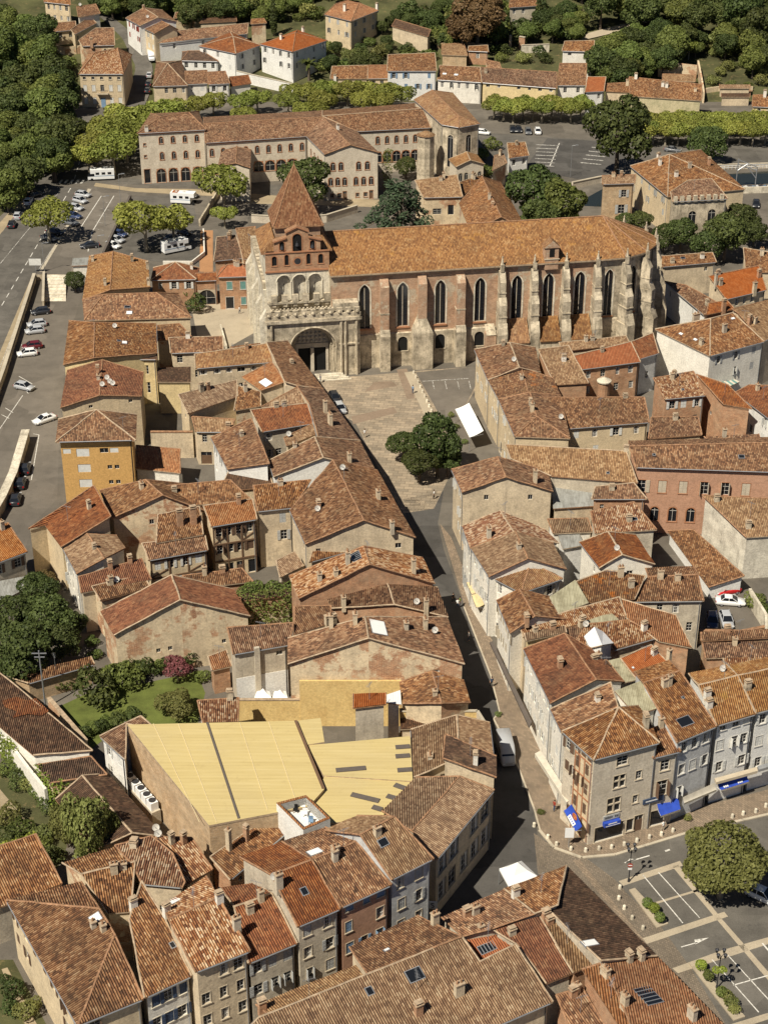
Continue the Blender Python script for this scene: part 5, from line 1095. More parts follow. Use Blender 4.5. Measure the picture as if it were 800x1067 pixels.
for c, z in ((6.25, 25.4), (3.4, 24.9), (9.1, 24.9)):
    q = MB(); q.tube((c, TV+.05, z-.35), (c, TV+.05, z+.2), .42, .22, 8); q.tube((c, TV+.05, z+.2), (c, TV+.05, z+.5), .1, .1, 6); q.build('bell', ['metal_dark'], bel)
sk_ = MB()                               # tiled skirt round the drum, then the drum and the spire
s0 = [(-.5, TV+.6), (12.9, TV+.6), (12.9, 17.6), (-.5, 17.6)]; s1 = [(2.2, 6.2), (11.2, 6.2), (11.2, 14.8), (2.2, 14.8)]
for i in range(4):
    j = (i+1) % 4; sk_.face([(*s0[i], 23.7), (*s0[j], 23.7), (*s1[j], 26.2), (*s1[i], 26.2)], 0); sk_.face([(*s0[i], 23.4), (*s0[j], 23.4), (*s0[j], 23.7), (*s0[i], 23.7)], 1)
sk_.build('skirt_roof', ['tiles_church', 'ridge'], tower)
dr = MB(); dr.prism([(2.5, 6.5), (10.9, 6.5), (10.9, 14.5), (2.5, 14.5)], 25.5, 28.6, 0); dr.build('drum', ['brick_church'], tower)
sp = MB(); b4 = [(1.9, 5.9), (11.5, 5.9), (11.5, 15.1), (1.9, 15.1)]; m4 = [(2.7, 6.7), (10.7, 6.7), (10.7, 14.3), (2.7, 14.3)]; top = Vector((6.7, 10.5, 38.6))
for i in range(4):
    j = (i+1) % 4; sp.face([(*b4[i], 28.2), (*b4[j], 28.2), (*m4[j], 29.5), (*m4[i], 29.5)], 0); sp.face([(*m4[i], 29.5), (*m4[j], 29.5), top], 0); sp.face([(*b4[i], 28.0), (*b4[j], 28.0), (*b4[j], 28.2), (*b4[i], 28.2)], 1)
    sp.face([(*b4[j], 28.0), (*b4[i], 28.0), (*m4[i], 28.0), (*m4[j], 28.0)], 1)
    sp.tube((*b4[i], 28.2), (*m4[i], 29.5), .13, None, 5, 1); sp.tube((*m4[i], 29.5), top, .13, .1, 5, 1)
sp.tube(top-Vector((0, 0, .2)), top+Vector((0, 0, .9)), .12, .03, 5, 1)
sp.build('spire', ['tiles_spire', 'ridge'], CH)
ww = MB(); ww.face([(-.3, 31, -1), (-.3, 4.9, -1), (-.3, 4.9, 16.4), (-.3, 31, 16.4)], 0); ww.face([(.7, 4.9, 15), (.7, 31, 15), (.7, 31, 16.4), (.7, 4.9, 16.4)], 0); ww.face([(-.3, 4.9, 16.4), (.7, 4.9, 16.4), (.7, 31, 16.4), (-.3, 31, 16.4)], 0); ww.face([(12, 31, -1), (-.3, 31, -1), (-.3, 31, 16.4), (12, 31, 16.4)], 0); ww.face([(-.3, 4.9, 12), (x0, 4.9, 12), (x0, 4.9, 16.4), (-.3, 4.9, 16.4)], 0)
ww.build('west_wall', ['stone_pale'], CH)
mm = MB()
for k in range(13): v = 5.3+k*2.0; mm.box(-.35, .75, v, v+1.15, 16.4, 17.8, 0)
mm.build('battlement', ['stone'], CH)
for v in (1.2, 9.0, 17.0, 25.0, 30.4):
    q = MB(); q.box(-1.5, -.3, v-.7, v+.7, -1, 12.0, 0); q.face([(-1.5, v-.7, 12), (-1.5, v+.7, 12), (-.3, v+.7, 14), (-.3, v-.7, 14)][::-1], 0); q.face([(-1.5, v-.7, 12), (-.3, v-.7, 14), (-.3, v-.7, 12)], 0); q.face([(-1.5, v+.7, 12), (-.3, v+.7, 12), (-.3, v+.7, 14)], 0); q.build('buttress', ['stone_pale'], CH)
wr = MB(); wr.face([(.7, 17, 17.0), (12, 17, 17.0), (12, 24, 20.0), (.7, 24, 20.0)], 0); wr.face([(.7, 24, 20), (12, 24, 20), (12, 31, 17), (.7, 31, 17)], 0); wr.face([(.7, 31, 17), (.7, 17, 17), (.7, 24, 20)][::-1], 1); wr.build('narthex_roof', ['tiles_tan', 'stone_pale'], CH)
po = MB(); cu, r, hs = 8.4, 4.5, 5.8
arc = arch_strip(po, cu, r, hs, -.3, 17.2, -1, 12.0, 0.0, 0, 18)
for k, (rr, dv) in enumerate(((4.5, .9), (4.05, 1.9), (3.6, 3.0))):
    v0 = (0, .9, 1.9)[k]
    ar = [(cu-rr*math.cos(PI*i/18), hs+rr*math.sin(PI*i/18)) for i in range(19)]; reveal(po, ar, cu, rr, -1, v0, dv, 0)
    r2 = rr-.45
    a2 = [(cu-r2*math.cos(PI*i/18), hs+r2*math.sin(PI*i/18)) for i in range(19)]
    for i in range(18): po.face([(ar[i][0], dv, ar[i][1]), (a2[i][0], dv, a2[i][1]), (a2[i+1][0], dv, a2[i+1][1]), (ar[i+1][0], dv, ar[i+1][1])][::-1], 0)
    for s_ in (-1, 1):
        po.face([(cu+s_*rr, dv, -1), (cu+s_*r2, dv, -1), (cu+s_*r2, dv, hs), (cu+s_*rr, dv, hs)][::s_], 0)
        po.tube((cu+s_*(rr-.1), v0+.3, -1), (cu+s_*(rr-.1), v0+.3, hs), .2, None, 6, 0)
    for i in range(18): po.tube((ar[i][0], v0+.05, ar[i][1]), (ar[i+1][0], v0+.05, ar[i+1][1]), .2, None, 5, 0)
po.face([(17.2, 0, -1), (17.2, TV, -1), (17.2, TV, 12), (17.2, 0, 12)], 0); po.face([(-.3, TV+.6, -1), (-.3, 0, -1), (-.3, 0, 12), (-.3, TV+.6, 12)], 0)
po.face([(-.3, 0, 12), (17.2, 0, 12), (17.2, TV, 12), (-.3, TV, 12)], 0); po.face([(12.2, TV, 0), (17.2, TV, 0), (17.2, TV, 13), (12.2, TV, 13)][::-1], 0)
po.box(-.7, 17.6, -.5, -.004, 11.5, 12.15, 0); po.box(17.204, 17.6, -.5, TV, 11.5, 12.15, 0)
for u in (.5, 13.7, 14.5, 16.6): po.tube((u, -.12, -1), (u, -.12, 11.4), .28, None, 7, 0)
po.box(13.2, 17.0, -.25, -.005, 6.4, 6.7, 0)
po.box(12.4, 17.1, .5, TV, 12.0, 14.6, 0)
porch = po.build('porch', ['stone'], CH)
ty = MB(); V_ = 3.0; r3 = 3.15
fan = [(cu-r3*math.cos(PI*i/18), hs+r3*math.sin(PI*i/18)) for i in range(19)]
ty.face([(x, V_, z) for x, z in reversed(fan)]+[], 0); ty.box(cu-r3, cu+r3, V_-.25, V_-.004, hs-.9, hs, 0)
for i in range(7):
    for j in range(3):
        zz = hs+.45+j*.8; uu = cu+(i-3)*.8
        if (uu-cu)**2+(zz-hs)**2 < 7.6: ty.ball((uu, V_-.1, zz), .3, 0, 6, 4)
ty.box(cu-.32, cu+.32, V_-.5, V_-.004, -1, hs-.9, 0)
for s_ in (-1, 1): ty.box(min(s_*r3, s_*(r3-.5))+cu, max(s_*r3, s_*(r3-.5))+cu, V_-.3, V_-.004, -1, hs-.9, 0)
ty.box(cu-r3, cu+r3, V_, V_+.1, -1, hs-.5, 1)
ty.build('portal', ['stone_grey', 'black'], porch)
ba = MB()
ba.box(-.5, 17.4, -.3, .1, 12.15, 13.0, 0)
for k in range(11): u = -.4+k*1.66; ba.box(u, u+1.0, -.3, .1, 13.0, 14.0, 0); ba.ball((u+.5, -.3, 13.2), .36, 0, 6, 4)
ba.box(0.6, 13.8, 1.2, 1.4, 12.0, 13.4, 0); ba.box(.5, 13.9, 1.1, 1.5, 13.4, 13.6, 0)
for k in range(18): ba.box(.9+k*.72, 1.2+k*.72, 1.1, 1.5, 13.6, 13.85, 0)
for k in range(6): u = 1.0+k*2.0; ba.box(u, u+1.15, TV-.9, TV-.2, 14.2, 15.6, 0); ba.box(u+.2, u+.9, TV-.75, TV-.2, 13.3, 14.2, 0)
ba.box(.3, 12.2, TV-.9, TV-.01, 13.9, 14.25, 0)
ba.build('parapet', ['stone'], porch)
for k in range(4):
    q = MB(); q.box(cu-5.5-k*.45, cu+5.5+k*.45, -.9-k*.45, -.46-k*.45 if k else -.05, -.5, .68-k*.17, 0); q.build('step', ['stone_pale'], porch)
Mi = Matrix.Translation((-21.6, 291, 0)) @ Matrix.Rotation(math.radians(9.2), 4, 'Z')
for a, b, zz in (((-.3, 0), (17.2, 0), 12), ((12.2, SV), (63.5, SV), 19.6), ((-.3, 31), (-.3, 0), 16), ((63.5, SV), (77, 12), 19.6)):
    OCC.append([Mi @ Vector((*a, 0)), Mi @ Vector((*b, 0)), Mi @ Vector((*b, zz)), Mi @ Vector((*a, zz))])
OCC.append([Mi @ p for p in (P3[0], P3[1], RB, RA)])
def ground_mat(name, base, var, spots=(0.05, 0.045, 0.04), scale=0.25, spotamt=0.4, tile=None, streak=0.0):
    m, nt, b = newmat(name); n = N(nt); p = n.pos()
    c = n.ramp(n.noise(p, scale, 6, 0.65), [(0.3, tuple(x*(1-var) for x in base)), (0.5, base), (0.72, tuple(x*(1+var) for x in base))])
    c = n.mix(n.math('MULTIPLY', n.ramp(n.noise(p, 0.6, 5, 0.75), [(0.56, 0.0), (0.7, 1.0)]), spotamt), c, spots)
    if name.startswith('asphalt') or name == 'ground':
        vo = n.n('TexVoronoi', distance='CHEBYCHEV'); n.l(p, vo.inputs['Vector']); vo.inputs['Scale'].default_value = .11; vr = n.sep(vo.outputs['Color'])[0]
        c = n.mix(0.8, c, n.mix(1.0, c, n.ramp(vr, [(0.0, 0.80), (0.5, 1.0), (1.0, 1.22)]), 'MULTIPLY'))
    f = n.noise(p, 7.0, 3, 0.7)
    c = n.mix(0.6, c, n.mix(1.0, c, n.ramp(f, [(0.3, 0.7), (0.7, 1.25)]), 'MULTIPLY'))
    h_ = f
    if tile:
        mp = n.n('Mapping'); n.l(p, mp.inputs[0]); mp.inputs['Rotation'].default_value = (0, 0, tile[3])
        bt = n.n('TexBrick'); n.l(mp.outputs[0], bt.inputs['Vector']); bt.inputs['Scale'].default_value = 1
        bt.inputs['Brick Width'].default_value = tile[0]; bt.inputs['Row Height'].default_value = tile[1]; bt.inputs['Mortar Size'].default_value = tile[2]
        bt.inputs['Color1'].default_value = (.72, .72, .72, 1); bt.inputs['Color2'].default_value = (1.2, 1.15, 1.1, 1); bt.inputs['Mortar'].default_value = (.5, .48, .45, 1)
        c = n.mix(0.8, c, n.mix(1.0, c, bt.outputs[0], 'MULTIPLY'))
    n.l(c, b.inputs['Base Color']); n.bump(h_, 0.3, 0.03, b); b.inputs['Roughness'].default_value = 0.92
    MATS[name] = m
ground_mat('ground', (0.135, 0.118, 0.095), 0.22)
ground_mat('asphalt', (0.118, 0.107, 0.09), 0.28, spots=(0.06, 0.055, 0.05), spotamt=0.6)
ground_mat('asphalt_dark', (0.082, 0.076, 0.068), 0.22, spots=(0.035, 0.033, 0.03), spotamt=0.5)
ground_mat('asphalt_pale', (0.15, 0.13, 0.105), 0.18, spots=(0.08, 0.07, 0.06), spotamt=0.4)
ground_mat('cobbles', (0.20, 0.165, 0.125), 0.2, spots=(0.10, 0.085, 0.065), spotamt=0.5, tile=(.28, .22, .03, .5))
ground_mat('setts', (0.25, 0.195, 0.14), 0.18, spots=(0.14, 0.105, 0.075), spotamt=0.4, tile=(.5, .3, .03, .9))
ground_mat('paving', (0.33, 0.27, 0.195), 0.22, spots=(0.19, 0.15, 0.11), spotamt=0.6, tile=(1.6, .9, .05, .12))
ground_mat('paving_red', (0.25, 0.185, 0.13), 0.2, spots=(0.16, 0.11, 0.08), spotamt=0.5)
ground_mat('paving_pale', (0.40, 0.335, 0.24), 0.15, spots=(0.24, 0.19, 0.14), spotamt=0.4)
ground_mat('gravel', (0.34, 0.27, 0.17), 0.2, spots=(0.2, 0.16, 0.10), spotamt=0.5)
ground_mat('kerbstone', (0.46, 0.40, 0.30), 0.15)
ground_mat('lawn', (0.105, 0.125, 0.028), 0.35, spots=(0.16, 0.14, 0.05), spotamt=0.35, scale=0.4)
ground_mat('wild_ground', (0.075, 0.075, 0.03), 0.5, spots=(0.24, 0.17, 0.08), spotamt=0.75, scale=0.12)
ground_mat('terracotta_floor', (0.40, 0.21, 0.10), 0.2)
def worn_paint(name, keep):
    m, nt, b = newmat(name); n = N(nt); p = n.pos()
    k = n.ramp(n.noise(p, 2.2, 6, .8), [(keep-.06, 1.0), (keep+.10, 0.0)])
    n.l(n.mix(k, (0.115, 0.105, 0.09), (0.66, 0.63, 0.56)), b.inputs['Base Color']); MATS[name] = m
worn_paint('road_paint', .56); worn_paint('road_paint_worn', .47)
simple('water', (0.02, 0.025, 0.02), 0.08)
def sheet(name, px, z, mat, kind='structure'):
    mb = MB(); P = [U(x, y, z) for x, y in px]
    for t in tessellate_polygon([P]):
        q = [P[i] for i in t]
        mb.face(q if fnormal(P, t).z > 0 else q[::-1], 0)
    o = mb.build(name, [mat]); tag(o, kind=kind); return o
def strip_hill(name, left, right, dz, mat, n=24):
    """a lane that follows the slope, measured along its two edges"""
    def res(pl, t):
        k = t*(len(pl)-1); i = min(int(k), len(pl)-2); f = k-i
        return UT(pl[i][0]+(pl[i+1][0]-pl[i][0])*f, pl[i][1]+(pl[i+1][1]-pl[i][1])*f, dz)
    mb = MB(); A = [res(left, i/n) for i in range(n+1)]; B = [res(right, i/n) for i in range(n+1)]
    for i in range(n):
        q = [A[i], B[i], B[i+1], A[i+1]]; mb.face(q if fnormal(q, (0, 1, 2, 3)).z > 0 else q[::-1], 0)
    o = mb.build(name, [mat]); tag(o, kind='structure'); return o
mb = MB(); mb.face([(-600, 60, 0), (600, 60, 0), (600, 478, 0), (-600, 478, 0)]); tag(mb.build('ground', ['ground']), kind='structure')
mb = MB()
for k in range(130):
    y0, y1 = 478+k*5, 483+k*5
    mb.face([(-600, y0, terrain(0, y0)), (600, y0, terrain(0, y0)), (600, y1, terrain(0, y1)), (-600, y1, terrain(0, y1))])
tag(mb.build('hillside', ['wild_ground']), kind='structure')
ZP = 1.2       # the western road and car park stand a little above the town
PLAT = [(-140, 197), (40, 192), (128, 199), (136, 204), (108, 263), (70, 286), (36, 286), (5, 382), (-30, 480), (-140, 480)]
mb = MB(); P = [U(x, y, ZP) for x, y in PLAT]
for t in tessellate_polygon([P]):
    q = [P[i] for i in t]; mb.face(q if fnormal(P, t).z > 0 else q[::-1], 0)
for i in range(len(P)):
    a, b = P[i], P[(i+1) % len(P)]; q = [(a.x, a.y, -1), (b.x, b.y, -1), b, a]; mb.face(q if fnormal(P, range(len(P))).z > 0 else q[::-1], 1)
tag(mb.build('road_embankment', ['asphalt_pale', 'stone']), kind='structure')
sheet('church_square', [(296, 402), (318, 396), (395, 390), (440, 386), (494, 382), (496, 405), (484, 424), (474, 428), (486, 462), (470, 492), (452, 530), (420, 535), (400, 500), (370, 440)], .010, 'paving')
for px in ([(413, 385), (424, 384), (432, 415), (424, 416)], [(390, 398), (408, 397), (414, 402), (380, 408)], [(366, 434), (410, 424), (414, 430), (368, 442)]):
    sheet('paving_band', px, .014, 'paving_red')
sheet('square_path', [(421, 388), (432, 387), (452, 430), (446, 440), (440, 428)], .016, 'paving_pale')
sheet('plaza_parking', [(433, 388), (494, 382), (496, 400), (484, 424), (475, 428), (489, 458), (486, 468), (474, 478), (462, 440)], .018, 'asphalt_pale')
for x in (450, 463, 476, 488): sheet('bay_line', [(x, 397), (x+.8, 397), (x+2.8, 405.5), (x+2, 405.5)], .024, 'road_paint_worn')
sheet('bay_line', [(440, 397), (488, 394), (488, 394.5), (440, 397.5)], .024, 'road_paint_worn')
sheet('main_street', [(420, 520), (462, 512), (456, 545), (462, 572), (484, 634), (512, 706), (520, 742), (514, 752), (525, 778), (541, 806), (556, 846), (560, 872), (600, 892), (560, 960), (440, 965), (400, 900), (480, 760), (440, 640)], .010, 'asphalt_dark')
sheet('pavement', [(458, 545), (470, 560), (500, 636), (522, 690), (552, 745), (580, 800), (622, 870), (700, 848), (830, 815), (830, 840), (716, 866), (640, 889), (606, 892), (578, 882), (563, 864), (557, 842), (541, 800), (526, 770), (515, 749), (521, 741), (512, 704), (484, 632)], .12, 'setts')
def kerb(px, w=.35, z=.135):
    for i in range(len(px)-1):
        a, b = U(*px[i], z), U(*px[i+1], z); e = (b-a); L = e.length; 
        mb = MB(); M_ = Matrix.Translation((a.x, a.y, 0)) @ Matrix.Rotation(math.atan2(e.y, e.x), 4, 'Z'); mb.box(0, L, -w, 0, -.05, z+random.Random(i).uniform(0, .01), 0, M_, 'b'); tag(mb.build('kerb', ['kerbstone']), kind='structure')
kerb([(563, 864), (578, 882), (606, 892), (640, 889), (716, 866), (830, 840)]); kerb([(484, 632), (512, 704), (521, 741), (515, 749), (526, 770), (541, 800), (557, 842), (563, 864)], .2)
sheet('square_road', [(608, 896), (640, 892), (716, 869), (830, 844), (830, 1090), (764, 1090), (700, 1010), (655, 950), (630, 915)], .012, 'asphalt')
sheet('cobbled_street', [(556, 868), (578, 884), (610, 894), (640, 916), (652, 930), (690, 968), (716, 1004), (770, 1090), (735, 1090), (680, 1000), (560, 910)], .018, 'cobbles')
sheet('gutter_strip', [(596, 896), (604, 896), (690, 1004), (684, 1006)], .022, 'setts')
for px in ([(644, 918), (708, 897), (711, 902), (649, 923)], [(668, 978), (720, 961), (754, 950), (758, 955), (672, 984)], [(700, 1009), (752, 990), (830, 968), (830, 974), (706, 1014)], [(752, 1070), (830, 1046), (830, 1052), (758, 1076)], [(700, 903), (706, 901), (752, 958), (830, 1047), (824, 1050), (747, 959)], [(682, 940), (725, 927), (726, 929), (683, 942)]):
    sheet('paving_band', px, .020, 'paving_pale')
for px in ([(669.0, 912.0), (669.9, 911.7), (711.4, 961.4), (710.5, 962.0)], [(685.0, 909.0), (685.9, 908.7), (728.9, 956.2), (728.0, 956.5)], [(741.0, 1000.0), (741.9, 999.7), (790.4, 1054.4), (789.5, 1055.0)], [(757.0, 995.0), (757.9, 994.7), (805.4, 1046.4), (804.5, 1047.0)], [(793, 983), (794.5, 982.5), (806, 996), (804.5, 997)], [(763, 1026), (799, 1016), (799.5, 1017), (763.5, 1027)]):
    sheet('bay_line', px, .026, 'road_paint')
for px in ([(650, 898.5), (676, 891), (676.5, 892), (650.5, 899.5)], [(651, 899.5), (656, 894.5), (663, 895.5)], [(709, 986.3), (726, 981.5), (726.5, 982.3), (709.5, 987.2)], [(738, 977), (723, 979), (724, 984)], [(692, 886), (697, 884.5), (698, 886), (693, 887.5)]):
    sheet('lane_arrow', px, .026, 'road_paint')
for px in ([(655, 927), (661, 925), (696, 962), (684, 966.5)], [(717, 1003), (725, 1002), (776, 1059), (764, 1063)]):
    mb = MB(); A = [U(x, y, .2) for x, y in px]
    if fnormal(A, range(4)).z < 0: A = A[::-1]
    mb.prism([(p.x, p.y) for p in A], -.05, .2, 0); tag(mb.build('planting_kerb', ['paving_pale']), kind='structure')
def dashes(a, b, n, wpx, z, mat='road_paint', name='lane_line', duty=.55):
    for i in range(n):
        t0, t1 = i/n, (i+duty)/n
        p, q = U(a[0]+(b[0]-a[0])*t0, a[1]+(b[1]-a[1])*t0, z), U(a[0]+(b[0]-a[0])*t1, a[1]+(b[1]-a[1])*t1, z)
        e = (q-p).normalized(); s_ = Vector((-e.y, e.x, 0))*wpx
        mb = MB(); mb.face([p-s_, q-s_, q+s_, p+s_] if (q-p).cross(s_).z > 0 else [p+s_, q+s_, q-s_, p-s_]); tag(mb.build(name, [mat]), kind='structure')
sheet('western_road', [(40, 192.5), (90, 196.5), (37, 287), (0, 374), (-30, 420), (-40, 300), (6, 236)], ZP+.006, 'asphalt')
sheet('verge', [(-40, 262), (4, 222), (32, 197), (20, 195.5), (-40, 200)], ZP+.008, 'wild_ground'); sheet('footway', [(-40, 290), (4, 240), (36, 196), (32, 196), (2, 230), (-40, 268)], ZP+.014, 'gravel')
sheet('parking_kerb', [(92, 196.5), (95, 197), (44, 283), (41, 283)], ZP+.016, 'kerbstone')
dashes((74, 196), (0, 322), 15, .09, ZP+.012)
dashes((62, 200), (-12, 290), 1, .07, ZP+.012, 'road_paint_worn', duty=1); dashes((96, 196), (40, 282), 1, .07, ZP+.012, 'road_paint_worn', duty=1); dashes((36, 288), (0, 384), 1, .06, ZP+.03, 'road_paint_worn', duty=1)
for i in range(5): sheet('crossing_bar', [(61+i*5.6, 191), (64+i*5.6, 187.2), (66.5+i*5.6, 187.2), (63.5+i*5.6, 191)], .02, 'road_paint')
sheet('north_road', [(20, 193), (62, 193), (100, 190), (210, 196), (330, 205), (330, 194), (210, 190), (100, 184), (88, 172), (100, 150), (118, 118), (98, 112), (60, 106), (62, 116), (78, 130), (60, 165), (36, 185)], .012, 'asphalt')
dashes((78, 186), (95, 130), 8, .1, .02)
sheet('footway', [(100, 190.5), (142, 196), (200, 197), (290, 204), (290, 208), (142, 200), (98, 194)], .03, 'gravel')
for a, b in (((106, 204), (85, 236)), ((119, 204), (96, 242)), ((96, 242), (92, 262))): dashes(a, b, 1, .1, ZP+.012, 'road_paint', 'bay_line', 1)
for k in range(5): dashes((98+k*2.2, 238-k*7), (108+k*2.2, 240-k*7), 1, .06, ZP+.014, 'road_paint_worn', 'bay_line', 1)
sheet('embankment_footway', [(34, 287), (38, 287), (7, 384), (-20, 455), (-40, 455), (1, 365)], ZP+.02, 'gravel')
sheet('riverside_street', [(66, 312), (88, 300), (74, 345), (66, 400), (62, 470), (60, 520), (36, 545), (20, 590), (-40, 600), (-40, 470), (0, 384), (38, 320)], .010, 'asphalt_pale')
for a, b in (((41, 453), (33, 500)), ((35, 452), (41, 453)), ((20, 392), (34, 400)), ((24, 404), (30, 410)), ((6, 425), (14, 430)), ((2, 432), (10, 436)), ((24, 412), (0, 447))): dashes(a, b, 1, .07, .02, 'road_paint', 'bay_line', 1)
sheet('upper_parking', [(137, 205), (200, 202), (212, 262), (200, 276), (120, 268), (108, 262)], .010, 'asphalt')
sheet('court_terrace', [(209, 240), (222, 240), (222, 284), (208, 283)], .02, 'terracotta_floor')
sheet('church_forecourt', [(200, 322), (266, 306), (268, 345), (238, 362), (206, 352)], .012, 'paving_pale')
sheet('priory_garden', [(255, 212), (345, 214), (395, 216), (395, 208), (330, 206), (260, 206)], .012, 'gravel')
sheet('far_road', [(300, 134), (440, 150), (520, 166), (620, 172), (830, 168), (830, 148), (620, 146), (500, 138), (440, 120), (300, 118), (150, 112), (150, 122)], .012, 'asphalt')
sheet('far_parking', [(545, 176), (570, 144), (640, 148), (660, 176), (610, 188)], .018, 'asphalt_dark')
for i in range(7): sheet('bay_line', [(557+i*.2, 172-i*3.6), (577-i*1.2+i*2, 173-i*3.6), (577-i*1.2+i*2, 173.6-i*3.6), (557+i*.2, 172.6-i*3.6)], .026, 'road_paint_worn')
for i in range(5): sheet('bay_line', [(604+i*3, 169-i*4), (626+i*2, 171-i*4), (626+i*2, 171.7-i*4), (604+i*3, 169.7-i*4)], .026, 'road_paint_worn')
sheet('bay_line', [(572, 173), (573, 173), (583, 149), (582, 149)], .026, 'road_paint')
sheet('canal', [(596, 214), (640, 190), (830, 176), (830, 190), (700, 196), (640, 216)], .014, 'water')
strip_hill('lane', [(118, 112), (135, 98), (142, 70), (128, 40), (112, 24), (100, 14)], [(150, 112), (156, 98), (160, 70), (146, 42), (128, 26), (112, 14)], .25, 'asphalt')
strip_hill('hill_road', [(606, 42), (640, 34), (668, 25), (690, 20)], [(606, 36), (640, 27), (664, 21), (686, 17)], .3, 'paving_pale', 10)
sheet('garden_lawn', [(58, 738), (105, 716), (150, 712), (205, 700), (214, 722), (206, 754), (128, 756), (96, 780), (74, 752)], .012, 'lawn')
sheet('garden_path', [(-20, 812), (0, 822), (32, 860), (22, 868), (-20, 840)], .012, 'gravel')
sheet('garden_soil', [(-20, 800), (40, 800), (80, 860), (60, 905), (-20, 900)], .008, 'wild_ground')
sheet('garden_soil', [(-20, 1000), (14, 1000), (60, 1090), (-20, 1090)], .008, 'wild_ground')
sheet('garden_path', [(2, 1010), (8, 1008), (48, 1085), (36, 1090)], .014, 'gravel')
sheet('yard', [(734, 622), (800, 622), (800, 656), (734, 660)], .012, 'asphalt_pale')
def wall_line(name, label, px, z0, z1, th, mat, cap=None, hill=False, cat='wall', rail=False, ztop=None):
    P = [UT(x, y, z1) if hill else U(x, y, z1) for x, y in px]; c = sum(P, Vector())/len(P); c.z = 0
    mb, cp = MB(), MB()
    for i in range(len(P)-1):
        a, b = P[i], P[i+1]; e = Vector((b.x-a.x, b.y-a.y, 0)); L = e.length; e.normalize(); n_ = Vector((-e.y, e.x, 0))*th/2
        za, zb = (a.z-z1+z0, b.z-z1+z0)
        Q = [a+n_, a-n_, b-n_, b+n_]; lo_ = [Vector((q.x, q.y, (za if k < 2 else zb)-.5)) for k, q in enumerate(Q)]
        for k in range(4):
            l = (k+1) % 4; mb.face([lo_[k], lo_[l], Q[l], Q[k]], 0)
        mb.face(Q[::1] if fnormal(Q, (0, 1, 2, 3)).z > 0 else Q[::-1], 0)
        if cap:
            n2 = n_*1.25+n_.normalized()*.04; up = Vector((0, 0, .12))
            R_ = [a+n2, a-n2, b-n2, b+n2]; T_ = [q+up for q in R_]
            if fnormal(R_, (0, 1, 2, 3)).z < 0: R_.reverse(); T_.reverse()
            cp.face(T_, 0)
            for k in range(4): l = (k+1) % 4; cp.face([R_[k], R_[l], T_[l], T_[k]], 0)
    o = mb.build(name, [mat], None, c); tag(o, label, cat)
    if cap: cp.build('coping', [cap], o, c)
    return o
W = wall_line
W('retaining_wall', 'long stone retaining wall holding up the western road', [(36, 285), (20, 334), (4, 384), (-12, 428)], 0, ZP+.5, .5, 'stone', 'kerbstone')
W('retaining_wall', 'thick pale topped stone wall beside the parked dark cars', [(27, 448), (14, 492), (2, 518), (-14, 545)], 0, 2.0, 1.1, 'stone', 'stone_pale')
W('stair_wall', 'low wall on the left of the wide pale stairs', [(46, 283), (45, 314)], 0, 1.7, .35, 'stone', 'kerbstone')
W('car_park_wall', 'low dark wall between the two car parks', [(136, 203), (124, 228), (108, 262)], 0, ZP+.7, .5, 'timber_grey')
W('courtyard_wall', 'tall beige wall closing the small court behind the ochre block', [(157, 450), (201, 450)], 0, 5.0, .4, 'render_beige', 'ridge')
W('side_wall', 'white garden wall in front of the annexe with orange roof', [(141, 493), (165, 497), (190, 494)], 0, 2.2, .3, 'render_white')
W('yellow_wall', 'tall yellow stained wall below the rubble gable', [(312, 709), (418, 709)], 0, 7.4, .3, 'yellow_stained')
W('yellow_wall', 'lower yellow stained wall continuing behind the hall', [(248, 729), (313, 729)], 0, 4.2, .3, 'yellow_stained', 'mortar')
W('terrace_wall', 'ochre brick parapet at the back of the walled terrace', [(417, 741), (497, 741)], 0, 6.6, .3, 'yellow_stained', 'kerbstone')
W('terrace_wall', 'stepping parapet along the street edge of the walled terrace', [(497, 741), (507, 757)], 0, 6.6, .3, 'stone_grey', 'kerbstone')
W('brick_garden_wall', 'slanting brick garden wall between the warehouse and the lawn', [(51, 727), (90, 772)], 0, 2.2, .4, 'rubble', 'mortar')
W('lane_wall', 'pale wall on the gate side of the narrow garden lane', [(0, 760), (30, 800), (48, 822)], 0, 3.6, .4, 'render_white')
W('ramp_wall', 'stone wall of the slanting ramp by the plane tree', [(228, 196), (208, 229)], 0, 1.6, .4, 'stone')
W('curved_wall', 'low pale wall round the corner by the camper van', [(212, 238), (213, 262), (200, 272), (170, 272)], 0, 1.0, .3, 'render_white')
W('yard_wall', 'pale wall along the right of the walled car park', [(781, 613), (798, 640), (798, 655)], 0, 2.6, .4, 'stone_pale')
W('yard_wall', 'low brick wall with tile coping in front of the walled car park', [(728, 657), (772, 658), (806, 651)], 0, 2.2, .4, 'brick_pale', 'ridge')
W('canal_wall', 'grey stone quay wall beside the far car park', [(596, 190), (625, 184), (656, 180)], 0, 1.6, .5, 'stone_grey', 'kerbstone')
W('canal_wall', 'grey stone lock wall at the right edge', [(735, 172), (806, 170)], 0, 1.2, .5, 'stone_grey', 'kerbstone')
W('quay_wall', 'low wall painted with blue and white graffiti', [(770, 195), (806, 194)], 0, 1.6, .4, 'stone_pale')
W('garden_wall', 'long white garden wall below the white villas', [(247, 74), (268, 79), (308, 88)], 0, 3.0, .4, 'render_bright', 'kerbstone', True)
W('garden_wall', 'grey terrace wall by the hillside villa garden', [(300, 68), (330, 64), (348, 56)], 0, 2.2, .4, 'stone_grey', None, True)
W('garden_wall', 'pale retaining wall beside the white tower house', [(543, 47), (572, 46)], 0, 2.4, .4, 'stone_pale', 'kerbstone', True)
